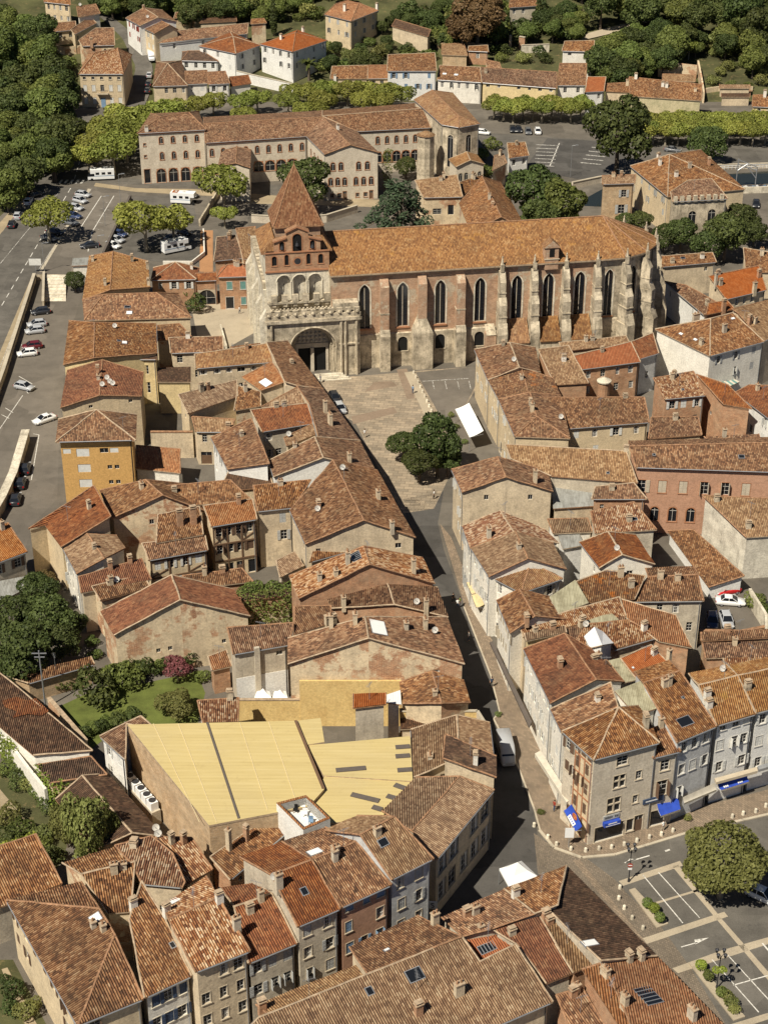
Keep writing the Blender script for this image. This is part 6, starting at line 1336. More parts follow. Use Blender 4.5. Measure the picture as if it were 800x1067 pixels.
W('garden_wall', 'pale retaining wall under the hill road', [(619, 45), (639, 43)], 0, 2.4, .4, 'stone_pale', 'kerbstone', True)
W('garden_wall', 'ruined grey wall at the back of the slatted barn', [(686, 66), (708, 66), (726, 68)], 0, 4.0, .5, 'rubble', None, True)
W('garden_wall', 'crumbling tan side wall climbing behind the slatted barn', [(727, 63), (730, 78), (733, 96)], 0, 3.2, .5, 'rubble', None, True)
W('garden_wall', 'stone terrace wall across the right hillside garden', [(735, 92), (748, 90), (784, 90)], 0, 1.4, .4, 'rubble', None, True)
W('garden_wall', 'brick wall round the walled garden behind the row houses', [(455, 45), (487, 44), (512, 46)], 0, 1.6, .4, 'brick_pale', None, True)
W('garden_wall', 'stone wall along the lane below the dark wood', [(48, 45), (68, 49), (86, 47)], 0, 2.4, .4, 'rubble', None, True)
W('gate_pier', 'left tall brick gate pier on the hillside', [(530.5, 37), (533, 37)], 0, 3.6, .8, 'brick_pale', 'kerbstone', True, 'gate pier')
W('gate_pier', 'wider brick gate pier at the end of the clipped hedge', [(541, 38), (547, 39)], 0, 3.6, .8, 'brick', 'kerbstone', True, 'gate pier')
W('priory_wall', 'low garden wall on the south side of the priory', [(262, 224), (300, 226), (340, 224), (372, 214)], 0, 1.8, .4, 'stone_grey', 'kerbstone')
W('church_railing_wall', 'white balustrade beside the church forecourt', [(230, 338), (236, 360)], 0, 1.0, .3, 'stone_pale')
st = thing('stairs', 'wide pale stone stairs from the car park down to the street', 'stairs', U(57, 300, 0))
a, b, c_, d_ = U(48, 286, ZP), U(69, 286, ZP), U(47, 314, 0), U(69, 314, 0)
for k in range(8):
    t0, t1 = k/8, (k+1)/8; q = MB(); A = [a.lerp(c_, t0), b.lerp(d_, t0), b.lerp(d_, t1), a.lerp(c_, t1)]; z = ZP*(1-(k+.5)/8)
    poly = [(p.x, p.y) for p in A]; 
    if fnormal(A, (0, 1, 2, 3)).z < 0: poly.reverse()
    q.prism(poly, -.2, z+.02, 0); q.build('step', ['stone_pale'], st, st.location)
simple('sheet_yellow', (0.68, 0.56, 0.33), 0.6, var=0.10, scale=.5)
def hall_mat():
    m, nt, b = newmat('standing_seam'); n = N(nt); p = n.pos()
    mp = n.n('Mapping'); n.l(p, mp.inputs[0]); mp.inputs['Rotation'].default_value = (0, 0, .02); mp.inputs['Scale'].default_value = (.06, 1.0, 1)
    s1 = n.noise(mp.outputs[0], 1.6, 4, .7); s2 = n.noise(p, .12, 4, .6)
    c = n.ramp(s1, [(0.3, (0.50, 0.39, 0.17)), (0.5, (0.55, 0.435, 0.195)), (0.7, (0.59, 0.475, 0.23))])
    c = n.mix(n.math('MULTIPLY', n.ramp(s2, [(.45, 0.), (.75, 1.)]), .4), c, (0.47, 0.38, 0.21)); s3 = n.noise(p, .9, 6, .75); c = n.mix(n.math('MULTIPLY', n.ramp(s3, [(.56, 0.), (.72, 1.)]), .35), c, (0.36, 0.27, 0.13))
    _, y, _ = n.sep(p); fr = n.math('FRACT', n.math('DIVIDE', y, .62))
    line = n.math('LESS_THAN', fr, .08); c = n.mix(n.math('MULTIPLY', line, .25), c, (0.36, 0.27, 0.11))
    n.l(c, b.inputs['Base Color']); b.inputs['Roughness'].default_value = .55; n.bump(n.math('SUBTRACT', 1.0, line), .4, .05, b); MATS['standing_seam'] = m
hall_mat()
HZ = 9.3
HR = [([(133, 755), (308, 751), (338, 822), (322, 840), (249, 854), (218, 860)], HZ), ([(309, 751), (334, 748), (338, 773), (320, 776)], HZ-.25), ([(321, 776.5), (427, 767), (430, 814), (337, 808)], HZ-.4), ([(338, 809), (430, 815), (397, 852), (340, 858), (324, 841)], HZ-.55)]
hc = U(270, 810, 0); hall = thing('market_hall', 'large hall with pale yellow metal roof and long brick side wall', 'hall', hc)
wm = MB(); 
for k, (px, z) in enumerate(HR):
    P = [U(x, y, z) for x, y in px]
    if fnormal(P, range(len(P))).z < 0: P = P[::-1]
    q = MB()
    for t in tessellate_polygon([P]): r_ = [P[i] for i in t]; q.face(r_ if fnormal(P, t).z > 0 else r_[::-1], 0)
    for i in range(len(P)):
        a, b = P[i], P[(i+1) % len(P)]; dn = Vector((0, 0, .3)); q.face([a-dn, b-dn, b, a], 1)
        cc = sum(P, Vector())/len(P); ai = a.lerp(cc, .006); bi = b.lerp(cc, .006); wall_quad(wm, Vector((ai.x, ai.y, 0)), Vector((bi.x, bi.y, 0)), -1, z-.28, z-.28, [])
    q.build('roof', ['standing_seam', 'mortar'], hall, hc)
wm.build('wall', ['brick_pale'], hall, hc)
def bar(parent, name, a, b, w, hgt, z, mat, org):
    p, q_ = U(*a, z), U(*b, z); e = q_-p; mb = MB(); mb.box(0, e.length, -w/2, w/2, 0, hgt, 0, Matrix.Translation(p) @ Matrix.Rotation(math.atan2(e.y, e.x), 4, 'Z')); mb.build(name, [mat], parent, org)
bar(hall, 'roof_gutter', (216, 753), (249, 853), .28, .1, HZ+.004, 'timber_grey', hc); bar(hall, 'roof_gutter', (308, 751), (337, 822), .35, .08, HZ+.004, 'wood', hc)
for x0_, y0_, x1_, y1_ in ((250, 753, 279, 844), (280, 752, 308, 833)): bar(hall, 'roof_seam', (x0_, y0_), (x1_, y1_), .06, .05, HZ+.003, 'sheet_yellow', hc)
bar(hall, 'roof_seam', (160, 754), (208, 857), .06, .05, HZ+.003, 'sheet_yellow', hc); bar(hall, 'roof_seam', (186, 754), (226, 857), .06, .05, HZ+.003, 'sheet_yellow', hc)
for a, b in (((350, 803), (381, 800.5)), ((366, 828), (395, 835)), ((388, 841), (398, 844)), ((403, 829.5), (413, 832.5)), ((411, 818), (422, 822)), ((412, 779), (427, 778)), ((412, 788.5), (427, 787.5)), ((414, 803), (429, 802))):
    bar(hall, 'rooflight', a, b, .75, .12, HZ-.39 if b[1] < 812 else HZ-.54, 'timber_grey', hc)
wl = U(137, 795, 0)
f0 = thing('air_conditioner', 'grey white outdoor cooling unit with round fan in a row of five', 'air conditioner', (0, 0, 0), 0, 'cooling units along the brick wall of the hall')
q = MB(); q.box(-.62, .62, -.5, .5, 0, 1.15, 0); q.build('casing', ['white_paint'], f0)
q = MB(); q.tube((0, 0, 1.15), (0, 0, 1.24), .46, .46, 14, 0); q.build('fan', ['metal_dark'], f0)
p0, p1 = U(137, 822, 1.2), U(160, 848, 1.2)
for k in range(5):
    p = p0.lerp(p1, k/4); e = p1-p0
    if k == 0: f0.location = (p.x, p.y, 2.2); f0.rotation_euler = (0, 0, math.atan2(e.y, e.x))
    else: dup(f0, (p.x, p.y, 2.2), math.atan2(e.y, e.x))
q = MB(); e = p1-p0; q.box(-.9, e.length+.9, -.6, .6, 0, 2.2, 0, Matrix.Translation((p0.x, p0.y, 0)) @ Matrix.Rotation(math.atan2(e.y, e.x), 4, 'Z')); tag(q.build('plinth', ['render_grey']), 'long grey plinth carrying the five cooling units', 'plinth')
ht = U(315, 846, 0); tz = 10.4
T4 = [U(x, y, tz) for x, y in ((288, 837), (319, 829), (344, 853), (316, 865))]
if fnormal(T4, (0, 1, 2, 3)).z < 0: T4.reverse()
rtx = thing('roof_terrace', 'sunken white roof terrace with orange coping on the hall', 'terrace', ht); cc = sum(T4, Vector())/4
q = MB(); I4 = [p.lerp(cc, .13) for p in T4]
for k in range(4):
    l = (k+1) % 4; z = lambda p, zz: Vector((p.x, p.y, zz))
    q.face([z(T4[k], 0), z(T4[l], 0), T4[l], T4[k]], 0); q.face([I4[l], I4[k], z(I4[k], tz-1.5), z(I4[l], tz-1.5)][::-1], 0)
    q.face([I4[k], I4[l], z(I4[l], tz-1.5), z(I4[k], tz-1.5)][::-1], 0)
q.face([z(p, tz-1.5) for p in I4], 0); q.build('wall', ['render_bright'], rtx, ht)
q = MB()
for k in range(4):
    l = (k+1) % 4; up = Vector((0, 0, .1)); q.face([T4[k]+up, T4[l]+up, I4[l]+up, I4[k]+up], 0); q.face([T4[k], T4[l], T4[l]+up, T4[k]+up], 0); q.face([I4[l], I4[k], I4[k]+up, I4[l]+up], 0)
q.build('coping', ['tiles_orange'], rtx, ht)
for (x, y, mt) in ((308, 846, 'black'), (316, 842, 'white_paint'), (318, 850, 'white_paint'), (324, 858, 'sh_blue')):
    p = U(x, y, tz-1.5); ch_ = thing('terrace_chair', {'black': 'black folding chair on the roof terrace', 'sh_blue': 'pale blue chair in the corner of the roof terrace'}.get(mt, 'white chair on the roof terrace ' + ('by the wall' if y < 845 else 'in the middle')), 'chair', p)
    q = MB(); q.box(-.28, .28, -.28, .28, .40, .46, 0, Matrix.Translation(p)); q.build('seat', [mt], ch_, p)
    q = MB(); q.box(-.28, .28, .22, .28, .46, .95, 0, Matrix.Translation(p)); q.build('backrest', [mt], ch_, p)
    for sx in (-.24, .24):
        for sy in (-.24, .24): q = MB(); q.box(sx-.03, sx+.03, sy-.03, sy+.03, 0, .40, 0, Matrix.Translation(p)); q.build('leg', [mt], ch_, p)
h('small concrete stair tower with red corrugated lean-to roof', 'render_grey', 'tiles_new', 10.6, 'PL', [(368, 738), (402, 734), (402, 722), (368, 723)], win=None, s=.15, cornice=False)
corr_mat('corrugated_white', (0.74, 0.74, 0.74), (0.45, 0.44, 0.42), .2); corr_mat('corrugated_green', (0.46, 0.43, 0.29), (0.20, 0.17, 0.10), .7); corr_mat('corrugated_grey', (0.36, 0.36, 0.33), (0.13, 0.12, 0.10), .6)
h('small shed under a bright white corrugated sheet', 'render_white', 'corrugated_white', 8.4, 'PL', [(402, 732), (418, 734), (417, 719), (402, 724)], win=None, s=.12, ridge=False, name='lean_to', cat='lean-to')
h('pale translucent skylight shed standing among the orange roofs', 'render_white', 'corrugated_green', 10.4, 'PL', [(582, 640), (613, 628), (599, 604), (572, 622)], win=None, s=.25, ridge=False, name='skylight_shed', cat='shed')
h('greenish corrugated lean-to roof behind the old corner house', 'render_white', 'corrugated_green', 13.6, 'PL', [(662, 745), (684, 738), (668, 709), (640, 720)], win=None, s=.15, ridge=False, name='lean_to', cat='lean-to')
h('grey corrugated roof in a gap of the roof maze', 'render_bright', 'corrugated_grey', 7.2, 'PL', [(586, 572), (608, 568), (603, 555), (581, 558)], win=None, s=.12, ridge=False, name='lean_to', cat='lean-to')
h('weathered greenish glass strip between red and brown roofs', 'render_grey', 'corrugated_green', 8.7, 'PL', [(647, 712), (664, 708), (647, 685), (630, 689)], win=None, s=.15, ridge=False, name='lean_to', cat='lean-to')
h('mossy skylight strip on the patchwork roof', 'render_grey', 'corrugated_green', 9.6, 'PL', [(612, 655), (645, 646), (636, 638), (607, 648)], win=None, s=.12, ridge=False, name='lean_to', cat='lean-to')
h('white metal dormer with a sharp two-sided roof', 'render_bright', 'corrugated_white', 10.2, 'G', [(608, 663), (614, 675), (619, 653), (627, 672), (628, 658), (639, 670)], win=None, s=.5, ridge=False, name='dormer', cat='dormer')
h('walled glass roof beside the bare beige gable', 'render_beige', 'corrugated_grey', 7.5, 'PL', [(576, 530), (619, 527), (614, 498), (573, 496)], win=None, s=.25, ridge=False, name='glass_roof', cat='glass roof')
h('grey metal shed roof by the left lane', 'render_white', 'corrugated_grey', 3.2, 'PL', [(-14, 634), (32, 611), (28, 600), (-14, 608)], win=None, s=.15, ridge=False, name='lean_to', cat='lean-to')
h('bus shelter with flat grey roof beside the end house', 'render_white', 'corrugated_grey', 2.8, 'FL', [(75, 277), (96, 276), (95, 268), (76, 269)], win=None, ridge=False, name='shelter', cat='shelter')
tp = U(627, 425, 0); tu = thing('turret', 'small round brick turret with cap by the orange roofed house', 'turret', tp)
q = MB(); q.tube((0, 0, -.5), (0, 0, 5.4), 1.15, 1.1, 14, 0); q.build('shaft', ['brick'], tu); q = MB(); q.tube((0, 0, 5.4), (0, 0, 5.6), 1.35, 1.35, 14, 0); q.tube((0, 0, 5.6), (0, 0, 6.3), 1.3, .1, 14, 0); q.build('cap', ['stone_pale'], tu)
tp = U(443, 190, 0); tu = thing('stair_turret', 'round stair turret against the abbey chapel', 'turret', tp); q = MB(); q.tube((0, 0, -.5), (0, 0, 12.2), 2.2, 2.1, 10, 0); q.build('shaft', ['stone'], tu); q = MB(); q.tube((0, 0, 12.2), (0, 0, 13.2), 2.4, .2, 10, 0); q.build('cap', ['tiles_tan'], tu)
tp = U(311, 121, 0); gb = thing('gable_end', 'lone pointed gable with a round opening behind the priory', 'gable', tp); q = MB()
q.face([(-2.6, 0, 0), (2.6, 0, 0), (2.6, 0, 1.5), (0, 0, 4.6), (-2.6, 0, 1.5)], 0); q.face([(-2.6, .6, 0), (2.6, .6, 0), (2.6, .6, 1.5), (0, .6, 4.6), (-2.6, .6, 1.5)][::-1], 0)
for a, b in (((-2.6, 0), (-2.6, 1.5)), ((-2.6, 1.5), (0, 4.6)), ((0, 4.6), (2.6, 1.5)), ((2.6, 1.5), (2.6, 0))): q.face([(a[0], 0, a[1]), (a[0], .6, a[1]), (b[0], .6, b[1]), (b[0], 0, b[1])][::-1], 0)
q.build('wall', ['stone_grey'], gb); q = MB(); q.tube((0, -.02, 2.2), (0, .0, 2.2), .8, None, 12, 0); q.build('opening', ['black'], gb)
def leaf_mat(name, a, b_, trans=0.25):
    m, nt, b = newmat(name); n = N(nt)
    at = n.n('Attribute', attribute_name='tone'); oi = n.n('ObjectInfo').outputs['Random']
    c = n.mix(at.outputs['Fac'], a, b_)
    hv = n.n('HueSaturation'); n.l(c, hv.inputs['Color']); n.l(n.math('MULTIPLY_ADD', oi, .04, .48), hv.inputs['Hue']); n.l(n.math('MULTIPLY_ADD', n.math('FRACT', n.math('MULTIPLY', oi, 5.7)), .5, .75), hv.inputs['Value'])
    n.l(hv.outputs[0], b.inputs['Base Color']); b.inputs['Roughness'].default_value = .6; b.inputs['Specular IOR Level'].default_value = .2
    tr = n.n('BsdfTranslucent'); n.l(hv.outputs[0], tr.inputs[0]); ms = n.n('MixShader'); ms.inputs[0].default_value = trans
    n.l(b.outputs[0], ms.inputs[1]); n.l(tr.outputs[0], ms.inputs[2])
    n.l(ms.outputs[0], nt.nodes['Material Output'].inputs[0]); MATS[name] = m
leaf_mat('leaf_plane', (0.16, 0.18, 0.03), (0.33, 0.35, 0.08))
leaf_mat('leaf_dark', (0.040, 0.056, 0.016), (0.12, 0.145, 0.042))
leaf_mat('leaf_mid', (0.075, 0.097, 0.023), (0.185, 0.215, 0.055))
leaf_mat('leaf_olive', (0.11, 0.12, 0.03), (0.26, 0.27, 0.085))
leaf_mat('leaf_cedar', (0.03, 0.05, 0.025), (0.10, 0.135, 0.07))
leaf_mat('leaf_bronze', (0.09, 0.055, 0.022), (0.19, 0.12, 0.055))
leaf_mat('leaf_bright', (0.16, 0.20, 0.025), (0.30, 0.35, 0.06))
leaf_mat('blossom', (0.22, 0.065, 0.085), (0.36, 0.14, 0.16))
simple('bark', (0.14, 0.11, 0.08), .9, var=.3)
simple('bark_plane', (0.30, 0.26, 0.19), .9, var=.35)
def leaves(name, blobs, count, size, mat, seed, inner=.7, up=.25, hang=0.0):
    R = random.Random(seed); V, F, T = [], [], []
    wts = [r*r for _, r in blobs]; tot = sum(wts)
    import bisect, itertools
    cum = list(itertools.accumulate(wts)); made = 0; tries = 0
    while made < count and tries < count*6:
        tries += 1
        c, r = blobs[min(len(blobs)-1, bisect.bisect(cum, R.random()*tot))]
        d = Vector((R.gauss(0, 1), R.gauss(0, 1), R.gauss(0, 1))).normalized()
        if d.z < -.35 and R.random() < .7: continue
        rad = r*(inner+(1.06-inner)*R.random()**.5)
        p = Vector(c)+Vector((d.x, d.y, d.z*.85))*rad
        if any((p-Vector(c2)).length < r2*.72 for c2, r2 in blobs if c2 is not c): continue
        nrm = (d+Vector((R.gauss(0, .55), R.gauss(0, .55), R.gauss(0, .55)+up))).normalized()
        x = nrm.orthogonal().normalized(); x = (Matrix.Rotation(R.uniform(0, 2*PI), 3, nrm) @ x); y = nrm.cross(x)
        s_ = size*R.uniform(.6, 1.3); b = len(V)
        V += [p-x*s_*.6, p-y*s_*.38+nrm*s_*.1, p+x*s_*.6, p+y*s_*.38-nrm*s_*.06]
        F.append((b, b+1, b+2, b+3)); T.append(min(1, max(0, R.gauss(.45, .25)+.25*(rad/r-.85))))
        made += 1
    me = bpy.data.meshes.new(name); me.from_pydata([tuple(v) for v in V], [], F); me.materials.append(MATS[mat])
    a = me.attributes.new('tone', 'FLOAT', 'FACE'); a.data.foreach_set('value', T); me.update(); return me
def trunk_mesh(hh, r, limbs, mat, seed, top=None):
    R = random.Random(seed); mb = MB()
    mb.tube((0, 0, -.4), (0, 0, hh*.45), r*1.25, r*.9, 8, 0); mb.tube((0, 0, hh*.45), (R.uniform(-.2, .2), R.uniform(-.2, .2), hh), r*.9, r*.6, 8, 0)
    for c, rr in limbs: mb.tube((0, 0, hh*R.uniform(.6, 1)), Vector(c)*.9+Vector((0, 0, .1)), r*.5, r*.14, 5, 0, caps=False)
    return mb.mesh('trunk', [mat])
SPEC = {}
def species(key, name, label, cat, blobs, count, size, mat, th, tr, bark, seed, R0, H, **k):
    """R0: crown diameter and H: height of the prototype; crown centre height is in blobs"""
    t = thing(name, label, cat, (0, -500, 0)); put(leaves('crown', blobs, count, size, mat, seed, **k), 'crown', t)
    if th: put(trunk_mesh(th, tr, blobs[:7], bark, seed), 'trunk', t)
    zc = sum(c[2]*r for c, r in blobs)/sum(r for _, r in blobs)
    SPEC[key] = dict(root=t, d=R0, zc=zc, used=False)
def blobset(seed, n, w, z0, z1, r0, r1, core=None):
    R = random.Random(seed); B = []
    if core: B.append(((0, 0, core[0]), core[1]))
    for i in range(n):
        a = i*2.399+R.uniform(-.4, .4); q = math.sqrt((i+.5)/n)*w; z = z0+(z1-z0)*R.random()**.8*(1-.35*q/max(w, .1)) if z1 > z0 else z0
        B.append(((q*math.cos(a), q*math.sin(a), z), R.uniform(r0, r1)))
    return B
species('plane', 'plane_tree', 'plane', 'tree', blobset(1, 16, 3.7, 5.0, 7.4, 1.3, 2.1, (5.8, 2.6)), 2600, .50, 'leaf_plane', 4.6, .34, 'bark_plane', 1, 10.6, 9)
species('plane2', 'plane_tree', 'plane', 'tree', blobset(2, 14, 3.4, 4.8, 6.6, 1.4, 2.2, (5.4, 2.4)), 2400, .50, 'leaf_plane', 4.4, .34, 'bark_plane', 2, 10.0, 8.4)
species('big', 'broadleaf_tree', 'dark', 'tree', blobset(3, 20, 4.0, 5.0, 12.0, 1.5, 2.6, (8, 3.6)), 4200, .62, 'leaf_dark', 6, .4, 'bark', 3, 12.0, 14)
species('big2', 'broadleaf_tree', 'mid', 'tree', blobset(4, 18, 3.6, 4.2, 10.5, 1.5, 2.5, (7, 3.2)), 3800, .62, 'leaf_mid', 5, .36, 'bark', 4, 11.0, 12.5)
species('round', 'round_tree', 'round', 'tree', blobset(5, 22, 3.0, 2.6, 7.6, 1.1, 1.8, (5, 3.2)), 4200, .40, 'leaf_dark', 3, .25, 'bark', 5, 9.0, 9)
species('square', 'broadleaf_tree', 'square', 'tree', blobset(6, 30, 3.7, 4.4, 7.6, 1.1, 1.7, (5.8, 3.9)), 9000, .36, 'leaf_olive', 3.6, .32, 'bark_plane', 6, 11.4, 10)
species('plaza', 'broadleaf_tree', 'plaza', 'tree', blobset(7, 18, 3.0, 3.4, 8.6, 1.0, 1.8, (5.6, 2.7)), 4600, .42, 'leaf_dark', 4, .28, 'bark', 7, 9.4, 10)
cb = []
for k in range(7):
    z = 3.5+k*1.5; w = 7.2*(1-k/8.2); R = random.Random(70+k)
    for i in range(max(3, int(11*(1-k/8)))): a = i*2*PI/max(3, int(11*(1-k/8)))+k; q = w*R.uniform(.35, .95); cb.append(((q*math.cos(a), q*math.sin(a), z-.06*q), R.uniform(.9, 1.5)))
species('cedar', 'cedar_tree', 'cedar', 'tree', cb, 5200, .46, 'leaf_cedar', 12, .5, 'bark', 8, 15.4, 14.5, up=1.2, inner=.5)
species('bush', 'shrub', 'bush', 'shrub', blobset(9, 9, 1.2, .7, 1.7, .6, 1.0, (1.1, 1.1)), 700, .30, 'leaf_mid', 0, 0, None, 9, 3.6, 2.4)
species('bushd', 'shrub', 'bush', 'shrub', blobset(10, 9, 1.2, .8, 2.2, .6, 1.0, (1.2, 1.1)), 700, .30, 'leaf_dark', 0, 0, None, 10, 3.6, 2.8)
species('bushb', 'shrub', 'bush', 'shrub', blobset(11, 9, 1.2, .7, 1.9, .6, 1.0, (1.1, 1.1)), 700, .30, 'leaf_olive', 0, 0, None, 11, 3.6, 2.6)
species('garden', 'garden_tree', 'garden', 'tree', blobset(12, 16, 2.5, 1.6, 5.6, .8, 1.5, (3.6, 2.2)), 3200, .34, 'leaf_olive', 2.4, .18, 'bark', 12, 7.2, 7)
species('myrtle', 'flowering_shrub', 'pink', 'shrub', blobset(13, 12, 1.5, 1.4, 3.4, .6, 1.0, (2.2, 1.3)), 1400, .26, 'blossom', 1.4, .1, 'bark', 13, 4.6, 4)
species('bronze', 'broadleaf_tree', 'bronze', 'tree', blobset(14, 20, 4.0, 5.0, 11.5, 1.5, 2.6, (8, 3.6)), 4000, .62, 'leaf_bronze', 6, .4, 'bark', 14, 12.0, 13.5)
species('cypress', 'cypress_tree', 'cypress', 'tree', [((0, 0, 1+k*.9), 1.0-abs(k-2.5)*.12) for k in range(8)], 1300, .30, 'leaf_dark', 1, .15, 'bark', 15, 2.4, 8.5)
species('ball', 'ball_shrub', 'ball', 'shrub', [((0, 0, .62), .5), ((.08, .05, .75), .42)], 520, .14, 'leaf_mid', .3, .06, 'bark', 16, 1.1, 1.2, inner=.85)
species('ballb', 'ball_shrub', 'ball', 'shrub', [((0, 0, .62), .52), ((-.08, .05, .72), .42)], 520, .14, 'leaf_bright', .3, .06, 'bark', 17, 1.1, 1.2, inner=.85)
pt = thing('palm_tree', 'short palm with arching fronds in the white house garden', 'tree', (0, 0, 0)); q = MB(); q.tube((0, 0, -.3), (0, 0, 3.2), .28, .22, 7, 0); q.build('trunk', ['bark'], pt)
q = MB(); R = random.Random(3)
for i in range(22):
    a = i*2.399; el = R.uniform(.1, 1.2); L = 2.6; prev = Vector((0, 0, 3.2)); side = Vector((-math.sin(a), math.cos(a), 0))
    for k in range(5):
        t = (k+1)/5; p = Vector((math.cos(a)*L*t*math.cos(el*(1-t*.3)), math.sin(a)*L*t*math.cos(el*(1-t*.3)), 3.2+L*t*math.sin(el)-1.3*t*t)); w = .34*(1-abs(t-.4))
        q.face([prev-side*w, p-side*w*.8, p+side*w*.8, prev+side*w], 0); prev = p
fr = q.build('fronds', ['leaf_mid'], pt); p_ = UT(322, 84, 0); pt.location = p_; pt.scale = (1.5,)*3
FOOT = [[(v.x, v.y) for v in d['ins']] for d in HOUSES]
def inside(x, y, poly):
    c = False; n = len(poly)
    for i in range(n):
        a, b = poly[i], poly[(i+1) % n]
        if (a[1] > y) != (b[1] > y) and x < (b[0]-a[0])*(y-a[1])/(b[1]-a[1])+a[0]: c = not c
    return c
def plant(key, px, py, dpx, label, group=None, z=None, fz=1.0, rz=None):
    """crown centred at the measured point, dpx: crown width measured in the photograph"""
    S = SPEC[key]; d = 8.0
    for _ in range(4):
        sc_ = d/S['d']; hh = S['zc']*sc_*fz
        p = UT(px, py, hh) if z is None else U(px, py, z+hh)
        dep = p.y*math.cos(TH)+(HC-p.z)*math.sin(TH); d = dpx*1.12*dep/FP
    sc_ = d/S['d']; loc = (p.x, p.y, p.z-S['zc']*sc_*fz); rz = rnd.uniform(0, 6.28) if rz is None else rz
    if not S['used']:
        r = S['root']; S['used'] = True; r.location = loc; r.rotation_euler = (0, 0, rz); r.scale = (sc_, sc_, sc_*fz); r['label'] = label
        if group: r['group'] = group
        return r
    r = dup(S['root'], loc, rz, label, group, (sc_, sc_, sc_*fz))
    if not group and 'group' in r: del r['group']
    return r
G1 = 'plane trees along the river road'; L1 = 'clipped light green plane tree in the long row along the far road'
for k, (x, y, d) in enumerate([(117, 152, 50), (98, 150, 46), (130, 137, 52), (108, 132, 44), (148, 125, 50), (128, 120, 42), (167, 116, 46), (92, 160, 38), (182, 112, 36)]): plant(('plane', 'plane2')[k % 2], x, y, d, 'light green plane tree in the dense clump beside the road west of the priory', 'plane trees west of the priory')
for k in (0, 1, 2, 3, 5, 6, 7, 8, 9, 10, 11, 12, 13, 15, 17, 19, 20):
    x = [207, 222, 252, 268, 292, 306, 320, 334, 348, 362, 376, 390, 404, 418, 284, 300, 318, 336, 356, 378, 398, 416][k]; y = [108, 104, 105, 101, 96, 94, 94, 93, 92, 92, 92, 93, 94, 97, 105, 104, 104, 103, 103, 103, 104, 106][k]
    plant(('plane', 'plane2')[k % 2], x, y, 27+(k*7) % 5, L1, G1)
for k in range(10): plant(('plane', 'plane2')[k % 2], 515+k*10, 107+(k % 3)*2, 28, L1, G1)
for k in range(22): plant(('plane', 'plane2')[k % 2], 668+(k % 11)*13, 123+(k//11)*10+(k % 3), 28, L1, G1)
for x, y in ((318, 113), (331, 112), (255, 118)): plant('plane2', x, y, 26, L1, G1)
plant('plane', 49, 222, 50, 'light green plane tree standing alone beside the western road', z=ZP)
plant('plane', 150, 226, 60, 'larger of the joined plane trees between the two car parks'); plant('plane2', 180, 228, 46, 'plane tree shading the white camper van')
plant('plane', 232, 188, 56, 'spreading plane tree in front of the priory lodge'); plant('plane2', 234, 222, 26, 'small bright tree behind the ramp wall')
plant('round', 78, 291, 22, 'small round dark tree at the foot of the wide stairs')
plant('big', 318, 184, 50, 'dark tree in the priory court behind the church spire'); plant('cedar', 416, 222, 88, 'broad flat topped cedar behind the church nave', fz=.8)
plant('round', 423, 172, 24, 'dark green bush against the priory arcade')
plant('big', 556, 196, 58, 'huge dark rounded tree left of the canal houses'); plant('big2', 585, 208, 56, 'lower dark tree joined to the huge rounded tree'); plant('big', 562, 222, 40, 'dark tree low behind the church roof east of the nave')
plant('big', 645, 130, 66, 'tall dark tree rising out of the clipped row', fz=1.15); plant('round', 737, 147, 42, 'dark ball shaped tree standing before the clipped row')
for k, (x, y, d) in enumerate([(652, 230, 24), (668, 228, 22), (692, 245, 32), (710, 240, 32), (740, 252, 38), (757, 240, 44), (772, 226, 38), (786, 240, 26)]): plant(('round', 'big')[k % 2], x, y, d, 'dark green tree in the grove between the church and the ruined chapel', 'grove behind the church apse')
plant('plaza', 456, 455, 50, 'large dark tree at the corner of the church square', fz=1.5); plant('plaza', 420, 461, 36, 'smaller dark tree left of the large one on the church square'); plant('plaza', 437, 480, 40, 'low dark crown in front of the square trees'); plant('plaza', 466, 478, 34, 'dark crown at the right of the square trees')
plant('square', 755, 893, 98, 'big round olive green tree over the car park at the lower right', fz=1.05)
plant('garden', 92, 862, 54, 'loose olive green tree beside the dark outbuildings', fz=2.1); plant('garden', 68, 856, 36, 'smaller loose tree left of the olive green one', fz=1.8); plant('garden', 112, 866, 30, 'small tree tucked against the long outbuilding', fz=2.6)
for k, (x, y, d) in enumerate([(22, 672, 62), (50, 640, 58), (12, 640, 50), (62, 668, 46), (40, 612, 40), (75, 650, 34), (10, 688, 44)]): plant(('big', 'plaza', 'big', 'round')[k % 4], x, y, d, 'dense dark tree in the shady grove beside the narrow lane', 'dark grove by the lane')
plant('bronze', 50, 605, 26, 'brownish tree at the top of the dark grove')
plant('myrtle', 185, 695, 32, 'pink flowering shrub at the end of the garden hedge'); plant('garden', 183, 732, 42, 'feathery light green garden tree on the lawn', fz=.75)
plant('bushd', 100, 716, 42, 'broad dark shrub with a paler edge on the lawn', fz=1.2); plant('bush', 130, 704, 36, 'dark garden shrub beside the hedge', fz=1.2)
for k in range(9): plant(('bush', 'bushd')[k % 2], 112+k*8.5, 703-k*1.9, 22, 'leafy shrub in the hedge along the back of the lawn', 'hedge shrubs behind the lawn', fz=1.3)
for k in range(7): plant(('bushd', 'bush')[k % 2], 88+k*8, 762-k*3, 18, 'low shrub along the front edge of the lawn', 'shrubs in front of the lawn')
plant('bushd', 192, 684, 26, 'dark shrub behind the pink flowering shrub'); plant('bush', 66, 712, 22, 'shrub growing by the garden outhouse'); plant('bush', 210, 705, 18, 'small shrub beside the garden shed')
